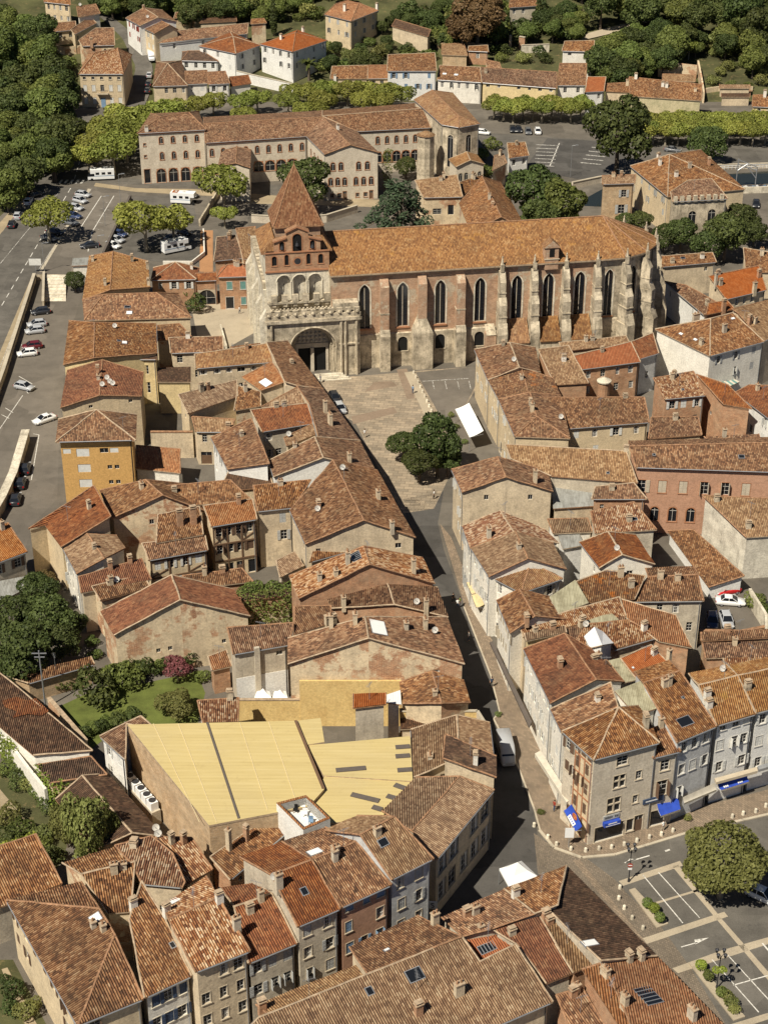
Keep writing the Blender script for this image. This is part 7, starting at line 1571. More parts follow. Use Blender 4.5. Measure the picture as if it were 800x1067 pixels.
for k, (x, y, d) in enumerate([(14, 778, 20), (10, 800, 22), (20, 812, 24), (30, 816, 20), (40, 826, 18), (50, 838, 22), (8, 850, 30), (20, 862, 26), (4, 872, 24), (44, 868, 26), (40, 880, 26), (56, 890, 24), (60, 818, 14), (48, 808, 14)]): plant(('bushb', 'bush', 'bushd')[k % 3], x, y, d, 'untidy shrub in the long overgrown garden at the left edge', 'shrubs of the overgrown garden')
for k, (x, y, d) in enumerate([(14, 1030, 26), (26, 1052, 26), (12, 1050, 20), (36, 1046, 16), (6, 1020, 14)]): plant(('bushd', 'bushb')[k % 2], x, y, d, 'leafy shrub below the cream wall of the hipped house', 'shrubs below the cream wall')
for k, (x, y, d) in enumerate([(45, 560, 14), (54, 572, 16), (96, 668, 14), (100, 682, 14), (70, 640, 14)]): plant('bush', x, y, d, 'small shrub along the wall of the narrow lane', 'lane shrubs')
plant('bush', 786, 626, 22, 'bright green bush in the walled car park', fz=1.1); plant('bush', 793, 634, 16, 'lower bush beside the bright one in the walled car park')
plant('bush', 722, 664, 14, 'shrub in the dark slot below the walled car park')
plant('bush', 192, 305, 22, 'small tree before the brick houses near the church', fz=1.5); plant('bushd', 204, 316, 20, 'dark shrub beside the church forecourt', fz=1.3)
for k, (x, y) in enumerate(((500, 160), (506, 178), (512, 150))): plant('bush', x, y, 18, 'shrub between the abbey chapel and the far car park', 'shrubs beside the abbey chapel')
def ivy(label, px, z0, z1, cnt, mat='leaf_mid', name='ivy', th=.5, size=.3, hill=False, kind=None):
    P = [U(x, y, z1) for x, y in px]; R = random.Random(int(px[0][0]*7)); B = []
    for i in range(len(P)-1):
        L = (P[i+1]-P[i]).length; k = max(2, int(L/(th*1.2)))
        for j in range(k+1):
            p = P[i].lerp(P[i+1], j/k); z = z0
            while z < z1: B.append(((p.x+R.uniform(-.2, .2), p.y+R.uniform(-.2, .2), z+R.uniform(0, th)), th*R.uniform(.8, 1.25))); z += th*1.25
    c = sum(P, Vector())/len(P); c.z = 0; B = [((b[0]-c.x, b[1]-c.y, b[2]), r) for b, r in B]
    o = bpy.data.objects.new(name, leaves(name, B, cnt, size, mat, 5, inner=.8)); C.objects.link(o); o.location = c; tag(o, label, 'climber' if name == 'ivy' else 'hedge', kind=kind); return o
iv = [(252, 616), (303, 606)]
h('low building wholly overgrown with ivy', 'rubble', 'tiles_dark', 5.6, 'FL', [(252, 626), (303, 620), (301, 606), (251, 611)], win=None, ridge=False, name='outbuilding', cat='outbuilding')
ivy('thick green ivy over the low building beside the white gable', [(250, 622), (304, 616)], .3, 6.0, 2600, 'leaf_mid', th=.7); ivy('ivy roof of leaves on top of the overgrown building', [(252, 612), (302, 607)], 5.2, 6.2, 1300, 'leaf_mid', th=.9)
ivy('narrow green climber on the priory arcade wall', [(401, 158), (406, 158)], 0.3, 9.5, 900, 'leaf_mid', th=.6)
ivy('ivy trailing along the edge of the dark shed roof', [(40, 800), (54, 818), (74, 813)], .3, 4.3, 1200, 'leaf_bright', th=.5)
ivy('pale ivy on the white warehouse wall', [(0, 764), (16, 776)], .3, 4.0, 900, 'leaf_bright', th=.5)
ivy('climber on the mossy cottage eave', [(-14, 889), (36, 871)], 6.0, 6.5, 500, 'leaf_bright', th=.35)
ivy('long clipped dark hedge on the hillside', [(547, 41), (592, 37)], 0, 1.6, 100, 'leaf_dark', 'hedge')
def region(poly, step, keys, dmin, dmax, label, group, seed, ht=None, avoid=1.5, keep=1.0):
    R = random.Random(seed); xs = [p[0] for p in poly]; ys = [p[1] for p in poly]; y = max(ys); cnt = 0
    while y > min(ys)-step:
        x = min(xs)
        while x < max(xs):
            px, py = x+R.uniform(-.45, .45)*step, y+R.uniform(-.35, .35)*step
            x += step
            if not inside(px, py, poly) or R.random() > keep: continue
            key = R.choice(keys); d = R.uniform(dmin, dmax)
            g = UT(px, py, 2.0)
            dm = d*(g.y*math.cos(TH)+(HC-g.z)*math.sin(TH))/FP*.5*.6
            if any(inside(g.x+a*dm, g.y+b*dm, f) for f in FOOT for a, b in ((0, 0), (1, 0), (-1, 0), (0, -1), (0, 1))): continue
            plant(key, px, py, d, label, group, fz=R.uniform(.85, 1.15)); cnt += 1
        y -= step*.72
    return cnt
region([(700, 22), (760, 30), (820, 40), (820, 70), (780, 62), (735, 44), (700, 38)], 15, ['big2', 'bushb', 'big'], 20, 30, 'tree on the steep bank above the terraced garden', 'trees on the steep bank', 41)
region([(100, 6), (250, 12), (250, -10), (100, -14)], 15, ['big2', 'big', 'bushb'], 20, 28, 'tree on the slope beyond the top left houses', 'trees beyond the top left houses', 42)
region([(455, 42), (540, 40), (540, 12), (455, 20)], 12, ['bushd', 'big2', 'bush'], 14, 22, 'tree or shrub round the grey mansion', 'trees round the grey mansion', 43, keep=.8)
region([(745, 92), (800, 90), (800, 60), (740, 50), (735, 70)], 12, ['bush', 'bushb'], 10, 15, 'low shrub in the dry terraced garden', 'low shrubs of the dry garden', 44, keep=.6)
region([(400, 12), (470, 10), (500, 40), (458, 46), (440, 30), (404, 22)], 11, ['bush', 'bushd', 'bushb', 'round'], 11, 18, 'shrub on the green slope above the white and blue house', 'shrubs on the green slope', 45)
region([(505, 2), (610, 6), (608, 34), (560, 36), (520, 30)], 12, ['big2', 'bush', 'bushd', 'round'], 14, 24, 'tree among the gardens of the grey mansion', 'trees of the mansion gardens', 46)
region([(200, 16), (330, 20), (332, 2), (380, -6), (380, -16), (200, -10)], 12, ['bush', 'big2', 'bushd'], 12, 20, 'garden tree behind the white villas', 'trees behind the white villas', 47)
region([(620, 44), (690, 24), (700, 60), (640, 84), (622, 70)], 14, ['big2', 'big'], 18, 28, 'tree filling the bank behind the bright orange roof', 'trees on the bank', 48)
n1 = region([(-15, 20), (20, 0), (44, 30), (46, 60), (62, 80), (66, 110), (58, 120), (74, 140), (66, 165), (40, 185), (15, 200), (-15, 215)], 20, ['big', 'big2', 'big2', 'big'], 30, 46, 'tall dark tree in the thick wood above the western road', 'wood above the western road', 21)
n2 = region([(640, 10), (700, 18), (770, 24), (830, 30), (830, -45), (600, -45), (600, -8)], 22, ['big', 'big2', 'big'], 30, 42, 'dark tree in the wood on the hill at the upper right', 'wood on the hill', 22)
n3 = region([(612, 50), (672, 28), (730, 34), (725, 58), (680, 62), (634, 82), (618, 78)], 19, ['big', 'big2', 'big'], 26, 38, 'tree at the lower edge of the hill wood', 'lower edge of the hill wood', 23)
n4 = region([(196, 14), (330, 22), (330, -8), (380, -20), (480, -20), (600, -14), (600, -40), (100, -40), (106, 0)], 19, ['big2', 'big', 'big2', 'bushb'], 18, 30, 'green tree on the slope above the upper gardens', 'trees above the upper gardens', 24, keep=.8)
n5 = region([(310, 40), (345, 40), (392, 22), (410, 32), (450, 42), (455, 62), (340, 72), (316, 60)], 12, ['bush', 'bushd', 'bushb', 'round'], 14, 22, 'garden tree or shrub below the hillside villa', 'shrubs below the hillside villa', 25, keep=.75)
n6 = region([(395, 8), (470, 4), (525, 14), (580, 14), (604, 20), (606, 34), (540, 32), (512, 40), (470, 34), (440, 24)], 14, ['bushd', 'big2', 'round', 'bush'], 16, 26, 'garden tree on the terraces above the row houses', 'trees on the terraces', 26, keep=.9)
n7 = region([(505, 42), (540, 48), (582, 52), (582, 64), (520, 60)], 11, ['bushd', 'bush', 'bushb'], 12, 18, 'shrub in the walled gardens behind the row houses', 'shrubs behind the row houses', 27, keep=.8)
n8 = region([(735, 45), (800, 48), (800, 95), (745, 92)], 14, ['bush', 'bushb', 'bushd'], 10, 18, 'shrub in the sunny terraced garden at the right', 'shrubs of the terraced garden', 28, keep=.7)
n9 = region([(690, 40), (760, 36), (800, 40), (800, 60), (740, 56)], 16, ['bushb', 'big2', 'bush'], 14, 24, 'tree between the wood and the terraced garden', 'trees over the terraced garden', 29, keep=.7)
n10 = region([(200, 30), (262, 38), (330, 45), (300, 66), (250, 70)], 12, ['bushd', 'bush'], 12, 18, 'shrub in the gardens of the white villas', 'shrubs of the white villas', 30, keep=.7)
n11 = region([(100, 2), (128, 0), (150, -5), (190, 6), (180, 14), (140, 2)], 12, ['bushb', 'bush', 'big2'], 14, 22, 'tree beside the top of the climbing lane', 'trees beside the lane', 31, keep=.7)
n12 = region([(60, 60), (80, 55), (80, 78), (66, 90)], 10, ['bush', 'bushb'], 12, 16, 'shrub beside the blue door house', 'shrubs by the blue door house', 32)
plant('bronze', 498, 14, 56, 'large bronze leaved tree beside the grey mansion'); plant('bronze', 482, 26, 40, 'smaller bronze tree next to the large one')
plant('cypress', 285, 18, 9, 'slim dark cypress in the upper garden', fz=1.2); plant('cypress', 561, 12, 9, 'slim dark cypress beside the grey mansion', fz=1.2); plant('plane2', 718, 47, 18, 'bright green tree standing out of the dark wood', fz=1.3); plant('plane2', 116, 8, 16, 'bright yellow green tree at the top of the lane')
print('region counts', n1, n2, n3, n4, n5, n6, n7, n8, n9, n10, n11, n12)
def paint(name, col):
    m, nt, b = newmat(name); b.inputs['Base Color'].default_value = (*col, 1); b.inputs['Roughness'].default_value = .35; b.inputs['Specular IOR Level'].default_value = .5; b.inputs['Coat Weight'].default_value = .4; MATS[name] = m
for n_, c_ in dict(car_silver=(.42, .43, .44), car_white=(.78, .78, .76), car_dark=(.025, .027, .032), car_grey=(.13, .135, .14), car_blue=(.03, .05, .12), car_red=(.50, .02, .02), car_maroon=(.12, .012, .018)).items(): paint(n_, c_)
simple('tyre', (.015, .015, .015), .9); simple('rim', (.4, .4, .42), .4, .5); simple('lamp_white', (.75, .75, .72), .2); simple('lamp_red', (.4, .01, .01), .3)
def section_body(st, mat):
    """body from cross sections: (x, half width low, half width high, z low, z high)"""
    mb = MB(); rows = []
    for x, w0, w1, z0, z1 in st: rows.append([Vector((x, -w0*.9, z0)), Vector((x, -w0, z0+.18)), Vector((x, -w0, z1-.22)), Vector((x, -w1, z1)), Vector((x, w1, z1)), Vector((x, w0, z1-.22)), Vector((x, w0, z0+.18)), Vector((x, w0*.9, z0))])
    for i in range(len(rows)-1):
        for k in range(8):
            l = (k+1) % 8; mb.face([rows[i][k], rows[i][l], rows[i+1][l], rows[i+1][k]][::-1], 0, smooth=True)
    mb.face(rows[0], 0); mb.face(rows[-1][::-1], 0)
    return smooth_mesh(mb.mesh('body', [mat]))
def car_proto(name, label, body, roofq, L, wb, wr, mat, glassq):
    t = thing(name, label, 'car'); put(section_body(body, mat), 'body', t)
    if roofq:
        z0, z1, a0, a1, b0, b1, w0, w1 = roofq; g = MB()
        lo_ = [(-a0, -w0, z0), (a1, -w0, z0), (a1, w0, z0), (-a0, w0, z0)]; hi_ = [(-b0, -w1, z1), (b1, -w1, z1), (b1, w1, z1), (-b0, w1, z1)]
        for k in range(4): l = (k+1) % 4; g.face([lo_[k], lo_[l], hi_[l], hi_[k]], 0)
        g.build('windows', ['glass'], t)
        r = MB(); up = [(-b0+.05, -w1, z1+.0), (b1-.05, -w1, z1+.0), (b1-.05, w1, z1+.0), (-b0+.05, w1, z1+.0)]; tp_ = [(-b0+.25, -w1+.12, z1+.07), (b1-.3, -w1+.12, z1+.07), (b1-.3, w1-.12, z1+.07), (-b0+.25, w1-.12, z1+.07)]
        for k in range(4): l = (k+1) % 4; r.face([up[k], up[l], tp_[l], tp_[k]], 0)
        r.face(tp_, 0)
        for k in range(4):
            p, q_ = Vector(lo_[k]), Vector(hi_[k]); r.tube(p, q_, .05, .05, 4, 0, smooth=False)
        mx = ((a1+b1)/2-(a0+b0)/2)/2
        for s_ in (-1, 1): r.tube((mx, s_*w0*1.0, z0), (mx, s_*w1*1.0, z1), .05, .05, 4, 0, smooth=False)
        r.build('roof', [mat], t)
    for sx in (-wb/2, wb/2):
        for sy in (-1, 1):
            q = MB(); q.tube((sx, sy*(wr-.2), .31), (sx, sy*wr, .31), .31, .31, 12, 0); wo = q.build('wheel', ['tyre'], t); q = MB(); q.tube((sx, sy*(wr-.01), .31), (sx, sy*(wr+.012), .31), .19, .17, 10, 0); q.build('rim', ['rim'], wo)
    for sy in (-1, 1):
        q = MB(); q.box(L/2-.1, L/2+.005, sy*.62-.17, sy*.62+.17, .58, .74, 0); q.build('headlight', ['lamp_white'], t)
        q = MB(); q.box(-L/2-.005, -L/2+.1, sy*.66-.12, sy*.66+.12, .62, .86, 0); q.build('tail_light', ['lamp_red'], t)
    return t
HATCH = [(-1.98, .72, .66, .30, .86), (-1.80, .84, .74, .22, .98), (-1.2, .87, .78, .2, 1.0), (.5, .87, .78, .2, .98), (1.3, .86, .74, .2, .86), (1.85, .80, .66, .24, .74), (2.0, .66, .56, .32, .62)]
SALOON = [(-2.2, .72, .62, .30, .80), (-2.0, .84, .74, .24, .94), (-1.3, .87, .78, .2, .98), (.6, .87, .78, .2, .96), (1.4, .86, .74, .2, .86), (2.05, .80, .66, .24, .74), (2.2, .66, .56, .32, .62)]
VANB = [(-2.7, .90, .80, .28, 2.35), (-2.6, .97, .84, .24, 2.46), (.9, .97, .84, .24, 2.46), (1.45, .96, .80, .24, 2.2), (1.95, .95, .82, .24, 1.3), (2.55, .88, .74, .26, 1.08), (2.7, .76, .64, .34, .85)]
PR = {}
def proto_car(kind):
    if kind not in PR:
        if kind == 'hatch': PR[kind] = car_proto('parked_car', 'x', HATCH, (.90, 1.42, 1.75, 1.05, 1.45, .35, .80, .60), 4.0, 2.5, .86, 'car_silver', None)
        elif kind == 'saloon': PR[kind] = car_proto('parked_car', 'x', SALOON, (.88, 1.38, 1.55, 1.1, .95, .3, .80, .60), 4.4, 2.6, .86, 'car_silver', None)
        else:
            t = car_proto('delivery_van', 'x', VANB, None, 5.4, 3.2, .96, 'car_silver', None); t['category'] = 'van'
            g = MB(); g.face([(1.50, -.78, 2.06), (1.93, -.82, 1.36), (1.93, .82, 1.36), (1.50, .78, 2.06)], 0)
            for s_ in (-1, 1): g.face([(1.35, s_*.985, 1.35), (.5, s_*.985, 1.35), (.5, s_*.985, 1.95), (1.2, s_*.985, 1.95)][::s_], 0)
            g.build('windows', ['glass'], t); PR[kind] = t
        PR[kind]['_n'] = 0
    return PR[kind]
def car(kind, px, py, to, col, label, z=0.0, hill=False, group=None, rzadd=0):
    """to: image direction the bonnet points to"""
    p = UT(px, py, .25) if hill else U(px, py, z); q_ = UT(px+to[0], py+to[1], .25) if hill else U(px+to[0], py+to[1], z); rz = math.atan2(q_.y-p.y, q_.x-p.x)
    t = proto_car(kind)
    if t['_n'] == 0: o = t; o.location = p; o.rotation_euler = (0, 0, rz); t['_n'] = 1
    else: o = dup(t, p, rz)
    o['label'] = label
    for c in [x for x in o.children] if o is t else [x for x in bpy.data.objects if x.parent == o]:
        if c.name.startswith(('body', 'roof')):
            c.material_slots[0].link = 'OBJECT'; c.material_slots[0].material = MATS[col]
    return o
car('hatch', 87, 205, (10, 1.5), 'car_silver', 'pale silver estate car, topmost in the rank beside the western road', ZP)
car('hatch', 84, 211, (10, 2.5), 'car_silver', 'silver hatchback second from the top in the western rank', ZP); car('hatch', 79.5, 218.5, (10, 2), 'car_silver', 'light silver car third in the western rank', ZP); car('saloon', 77, 227, (10, 2), 'car_blue', 'dark blue car at the shaded end of the western rank', ZP); car('saloon', 74, 234, (10, 2), 'car_grey', 'grey car in the tree shade below the western rank', ZP)
car('saloon', 58, 244, (10, 2), 'car_dark', 'dark car under the lone plane tree', ZP); car('saloon', 52, 250, (10, 2.5), 'car_grey', 'dark grey saloon at the edge of the lone plane tree shade', ZP); car('saloon', 94, 258, (-10, 1), 'car_dark', 'black car parked alone near the top of the stairs', ZP)
car('saloon', 37, 205, (9, -3), 'car_dark', 'dark car at the far kerb of the western road', ZP); car('hatch', 30, 212, (5, -8), 'car_white', 'white car at the far kerb of the western road', ZP); car('hatch', 19, 227, (3, -8), 'car_silver', 'silver car at the left edge of the western road', ZP); car('hatch', 13, 236, (3, -8), 'car_dark', 'black car lowest along the left kerb of the western road', ZP)
car('hatch', 125, 246, (9, 2), 'car_blue', 'bluish car topmost of three in the right car park'); car('hatch', 122, 252, (9, 2), 'car_silver', 'silver car between two others in the right car park'); car('hatch', 118, 258, (9, 2.5), 'car_white', 'white car next to the roof in the right car park')
car('saloon', 180, 250, (9, -2), 'car_grey', 'grey car in the shade behind the white camper'); car('saloon', 191, 244, (9, 3), 'car_dark', 'dark car deep in the shade right of the camper'); car('saloon', 199, 205, (9, 2), 'car_dark', 'black estate car beside the caravan')
for k, (x, y, cl, lb) in enumerate([(43, 327, 'car_dark', 'dark car nearest the stairs in the lower street'), (39, 340, 'car_silver', 'silver car with sunroof in the lower street'), (37, 347, 'car_silver', 'pale silver car below its twin in the lower street'), (34, 363, 'car_maroon', 'maroon car in the lower street'), (29, 370.5, 'car_white', 'small white hatchback below the maroon car')]): car('hatch', x, y, (-9, 1.0), cl, lb)
car('hatch', 26, 405.5, (9, 2), 'car_silver', 'grey silver car on the hatched bay'); car('saloon', 47, 439.5, (-9, 3), 'car_white', 'white saloon driving up the riverside street'); 
for k, (x, y, lb) in enumerate([(27, 491, 'dark car topmost behind the pale topped wall'), (22, 506, 'dark car in the middle behind the pale topped wall'), (17, 523, 'dark car lowest behind the pale topped wall')]): car('hatch', x, y, (2, -9), 'car_dark', lb)
car('hatch', 757, 618, (-9, 1.5), 'car_red', 'bright red car in the walled car park'); car('saloon', 760, 629.5, (9, .6), 'car_white', 'white car parked against the red one'); car('hatch', 741, 650, (.5, 9), 'car_blue', 'dark blue car by the car park wall'); car('hatch', 756, 649, (3, 9), 'car_silver', 'silver car beside the dark blue one')
car('hatch', 787, 215, (0, 9), 'car_dark', 'black car near the graffiti wall'); car('hatch', 793, 936, (9, 4), 'car_white', 'white car half out of view beside the big olive tree')
car('hatch', 540, 137, (2, 9), 'car_dark', 'dark car left of the grey one under the clipped trees'); car('hatch', 550, 139, (2, 9), 'car_grey', 'grey car under the clipped trees'); car('hatch', 560, 139, (2, 9), 'car_white', 'white car under the clipped trees'); car('hatch', 503, 140, (9, 1), 'car_white', 'white car passing beside the abbey chapel')
car('hatch', 534, 137, (2, 9), 'car_dark', 'black car at the left end under the clipped trees'); car('saloon', 700, 158, (9, 1), 'car_grey', 'grey car in the shade of the far road')
car('van', 158, 62, (2, 8), 'car_white', 'white van in front of the pinkish row house', hill=True); car('hatch', 156, 80, (1, -8), 'car_silver', 'silver car halfway up the lane', hill=True); car('hatch', 155, 89, (1, -8), 'car_dark', 'dark car at the foot of the lane', hill=True); car('hatch', 154, 96, (1, -8), 'car_dark', 'black car lowest in the lane', hill=True)
car('van', 526.5, 787, (2.5, 10), 'car_silver', 'silver grey delivery van driving down the shaded street', .012)
car('hatch', 354.5, 428, (5, 9), 'car_silver', 'silver car half hidden by the roof edge of the square'); car('hatch', 349, 417, (5, 9), 'car_dark', 'dark car beyond the silver one at the square roof edge')
def camper(px, py, to, label, name='camper_van', cat='camper'):
    p = U(px, py, 0); q_ = U(px+to[0], py+to[1], 0); t = thing(name, label, cat, p, math.atan2(q_.y-p.y, q_.x-p.x)); 
    mb = MB(); mb.box(-3.3, 1.6, -1.1, 1.1, .45, 2.9, 0); mb.box(1.6, 2.6, -1.1, 1.1, 1.9, 2.9, 0); mb.face([(2.6, -1.1, 1.9), (2.6, 1.1, 1.9), (2.2, 1.1, 2.9), (2.2, -1.1, 2.9)], 0); mb.build('body', ['white_paint'], t)
    if name == 'camper_van':
        mb = MB(); mb.box(1.6, 3.3, -.98, .98, .4, 1.15, 0); mb.face([(3.3, -.98, 1.15), (3.3, .98, 1.15), (2.2, .9, 1.9), (2.2, -.9, 1.9)], 1); mb.face([(2.2, -.9, 1.9), (1.6, -.9, 1.9), (1.6, -.98, 1.15), (3.3, -.98, 1.15)], 1); mb.face([(3.3, .98, 1.15), (1.6, .98, 1.15), (1.6, .9, 1.9), (2.2, .9, 1.9)], 1); mb.build('cab', ['white_paint', 'glass'], t)
    for s_ in (-1, 1):
        for x in (-2.6, -1.1, .4): q = MB(); y = s_*1.1; q.box(x, x+.9, min(y, y+s_*.02), max(y, y+s_*.02), 1.6, 2.2, 0); q.build('window', ['glass'], t)
        q = MB(); q.box(-3.3, 1.6, min(s_*1.1, s_*1.112), max(s_*1.1, s_*1.112), 1.2, 1.35, 0); q.build('stripe', ['sh_blue'], t)
    for x in (-2.0, 2.3):
        for s_ in (-1, 1): q = MB(); q.tube((x, s_*.8, .36), (x, s_*1.06, .36), .36, None, 12, 0); q.build('wheel', ['tyre'], t)
    for x in (-2.3, -.4): q = MB(); q.box(x, x+.6, -.3, .3, 2.9, 3.02, 0); q.build('roof_hatch', ['frame_white'], t)
    return t
camper(184, 262, (9, -1.8), 'white camper van parked under the plane tree'); camper(106, 187, (-9, .4), 'white camper van stopped beside the zebra crossing')
cv = camper(193, 212, (9, .5), 'small white caravan with orange stripe beside the black estate', 'caravan', 'caravan'); q = MB(); q.box(-2.9, -1.5, -.9, .9, 2.905, 2.94, 0); q.build('awning_roll', ['tiles_new'], cv)
simple('skin', (.50, .30, .20), .7, var=.03); simple('hair', (.04, .025, .018), .8)
def person_proto():
    me = bpy.data.meshes.new('person_body'); J = [(0, 0, .95), (0, 0, 1.15), (0, 0, 1.38), (0, 0, 1.50), (0, .0, 1.62), (0, .0, 1.72), (.10, 0, .90), (.12, -.06, .50), (.12, .02, .09), (.13, -.12, .04), (-.10, 0, .90), (-.12, .08, .50), (-.12, .18, .10), (-.13, .06, .04), (.19, 0, 1.40), (.26, .04, 1.13), (.25, -.10, .90), (.25, -.16, .82), (-.19, 0, 1.40), (-.26, .06, 1.13), (-.27, -.02, .88), (-.27, -.06, .80)]
    E_ = [(0, 1), (1, 2), (2, 3), (3, 4), (4, 5), (0, 6), (6, 7), (7, 8), (8, 9), (0, 10), (10, 11), (11, 12), (12, 13), (2, 14), (14, 15), (15, 16), (16, 17), (2, 18), (18, 19), (19, 20), (20, 21)]
    rad = [.15, .135, .15, .06, .10, .085, .095, .065, .045, .04, .095, .065, .045, .04, .06, .045, .035, .03, .06, .045, .035, .03]
    me.from_pydata(J, E_, []); o = bpy.data.objects.new('tmp_body', me); C.objects.link(o)
    md = o.modifiers.new('skin', 'SKIN'); md.use_smooth_shade = True; ss = o.modifiers.new('sub', 'SUBSURF'); ss.levels = ss.render_levels = 1
    for v, r in zip(me.skin_vertices[0].data, rad): v.radius = (r, r)
    me.skin_vertices[0].data[0].use_root = True
    dg = bpy.context.evaluated_depsgraph_get(); m2 = bpy.data.meshes.new_from_object(o.evaluated_get(dg)); m2.name = 'body'
    bpy.data.objects.remove(o)
    m2.materials.clear(); [m2.materials.append(MATS[k]) for k in ('skin', 'sh_navy', 'canvas_white')]
    for p in m2.polygons:
        z = p.center.z; x = abs(p.center.x); p.material_index = 1 if z < .98 and x < .2 and z > .10 else (2 if .98 <= z < 1.50 and not (x > .215 and z < 1.2) else 0)
    return m2
pm = person_proto(); hm = MB(); hm.ball((0, .015, 1.70), .115, 0, 8, 6); hmesh = hm.mesh('hair', ['hair'])
def person(px, py, rz, label, top, legs, z=0.02):
    t = thing('person', label, 'person', U(px, py, z), rz); b = put(pm, 'body', t); put(hmesh, 'hair', t)
    for i, m in ((1, legs), (2, top)): b.material_slots[i].link = 'OBJECT'; b.material_slots[i].material = MATS[m]
person(380, 456, .5, 'person in light clothes walking on the church square', 'canvas_white', 'sh_beige'); person(334, 399, 2, 'person in dark clothes by the church steps', 'sh_navy', 'sh_navy'); person(250, 327, 1, 'person in a white top before the green shuttered brick house', 'canvas_white', 'sh_navy')
person(472, 628, 1, 'person in dark clothes on the shaded side of the street', 'black', 'black'); person(479, 632, 2, 'person in a yellow top walking in the street', 'leaf_bright', 'sh_navy', .13); person(476.5, 634, .3, 'person in a white top beside the yellow one in the street', 'canvas_white', 'sh_navy', .03)
person(488, 668, 1.2, 'person in a pale top walking down the middle of the long street', 'canvas_white', 'sh_navy'); person(512, 716, .4, 'person in dark clothes near the bend of the pavement', 'sh_navy', 'black', .13); person(577, 845, 2.2, 'person in a red top on the pavement before the printed awning', 'sh_red', 'sh_navy', .13); person(690, 866, .8, 'person in white on the pavement below the deep blue awning', 'canvas_white', 'sh_beige', .13); person(430, 410, 2.5, 'person in blue on the pale path of the church square', 'sh_blue', 'sh_navy'); person(452, 520, 1.5, 'person in a white top at the top of the long street', 'canvas_white', 'black')
def lamp(px, py, label, flowers=False, sign=False):
    t = thing('street_lamp', label, 'street lamp', U(px, py, .02)); q = MB(); q.tube((0, 0, 0), (0, 0, .5), .16, .12, 8, 0); q.tube((0, 0, .5), (0, 0, 4.9), .075, .05, 8, 0); q.build('post', ['metal_dark'], t)
    for k in range(4):
        a = PI/4+k*PI/2; d = Vector((math.cos(a), math.sin(a), 0)); 
        q = MB(); q.tube((0, 0, 4.5), d*.5+Vector((0, 0, 4.75)), .03, None, 5, 0); q.tube(d*.5+Vector((0, 0, 4.75)), d*.55+Vector((0, 0, 5.0)), .03, None, 5, 0); ar = q.build('arm', ['metal_dark'], t)
        q = MB(); c = d*.55; q.tube(c+Vector((0, 0, 5.0)), c+Vector((0, 0, 5.42)), .13, .2, 6, 1, False, False); q.tube(c+Vector((0, 0, 5.42)), c+Vector((0, 0, 5.62)), .24, .04, 6, 0, True, False); q.build('lantern', ['metal_dark', 'glass'], ar)
    if flowers: put(leaves('flower_basket', [((.35, -.2, 3.0), .45), ((-.35, -.2, 3.0), .45), ((0, -.3, 3.05), .4)], 500, .16, 'leaf_bright', 44), 'flower_basket', t)
    if sign:
        q = MB(); q.tube((0, -.10, 2.6), (0, -.12, 2.6), .32, None, 18, 0); so_ = q.build('no_entry_sign', ['sh_red'], t); q = MB(); q.box(-.22, .22, -.13, -.121, 2.54, 2.66, 0); q.box(-.24, .24, -.118, -.10, 1.9, 2.2, 0); q.build('bar', ['white_paint'], so_)
lamp(654.5, 918.5, 'black four lantern street lamp with red no entry sign at the square corner', sign=True); lamp(746, 1030, 'black four lantern street lamp with hanging flower basket', flowers=True)
bt = thing('bollard', 'squat white stone bollard along the curved pavement edge', 'bollard', (0, 0, 0), 0, 'stone bollards round the square'); q = MB(); q.tube((0, 0, -.05), (0, 0, .42), .24, .20, 10, 0); q.ball((0, 0, .44), .21, 0, 10, 6, .7); q.build('shaft', ['stone_pale'], bt)
BL = [(188, 355), (212, 375), (252, 388), (293, 392), (330, 387), (365, 383), (400, 375), (435, 365), (470, 355), (503, 347), (535, 337), (388, 495), (385, 525), (400, 552), (422, 580), (452, 608), (765, 283), (793, 268), (730, 290), (700, 298), (150, 322)]
for k, (x, y) in enumerate(BL):
    p = U(500+x/2.667, 740+y/2.667, .13 if k < 11 or k > 15 else .02)
    if k == 0: bt.location = p
    else: dup(bt, p)
for k in range(9):
    x = 431+k*2.3; y = 389+k*5.0; dup(bt, U(x, y, .02), 0, 'stone bollard in the curved line across the church square', 'stone bollards on the church square')
for k, (x, y, ky, lb) in enumerate([(674, 940, 'ball', 'dark clipped ball shrub topmost on the first planting kerb'), (681, 945.5, 'ballb', 'yellow green ball shrub between two dark ones'), (687, 955, 'ball', 'dark clipped ball shrub lowest on the first planting kerb'), (730, 1005, 'ballb', 'yellow green ball shrub at the top of the second planting kerb'), (738, 1016, 'ball', 'dark ball shrub beside the flower basket lamp'), (751, 1033, 'ball', 'dark ball shrub right under the flower basket lamp')]): plant(ky, x, y, 11, lb, z=.2)
for x, y, d, lb in ((757, 1036, 15, 'first bushy green shrub on the second planting kerb'), (761, 1044, 15, 'middle bushy green shrub on the second planting kerb'), (765, 1051, 13, 'last bushy green shrub at the foot of the planting kerb')): plant('bushb', x, y, d, lb, z=.1)
plant('bushb', 716, 852, 9, 'potted plant in front of the cream awning', z=.1); plant('bush', 563, 846, 8, 'potted shrub on the shaded pavement edge', z=.1); plant('bush', 519, 744, 7, 'potted shrub on the pavement bend', z=.1)
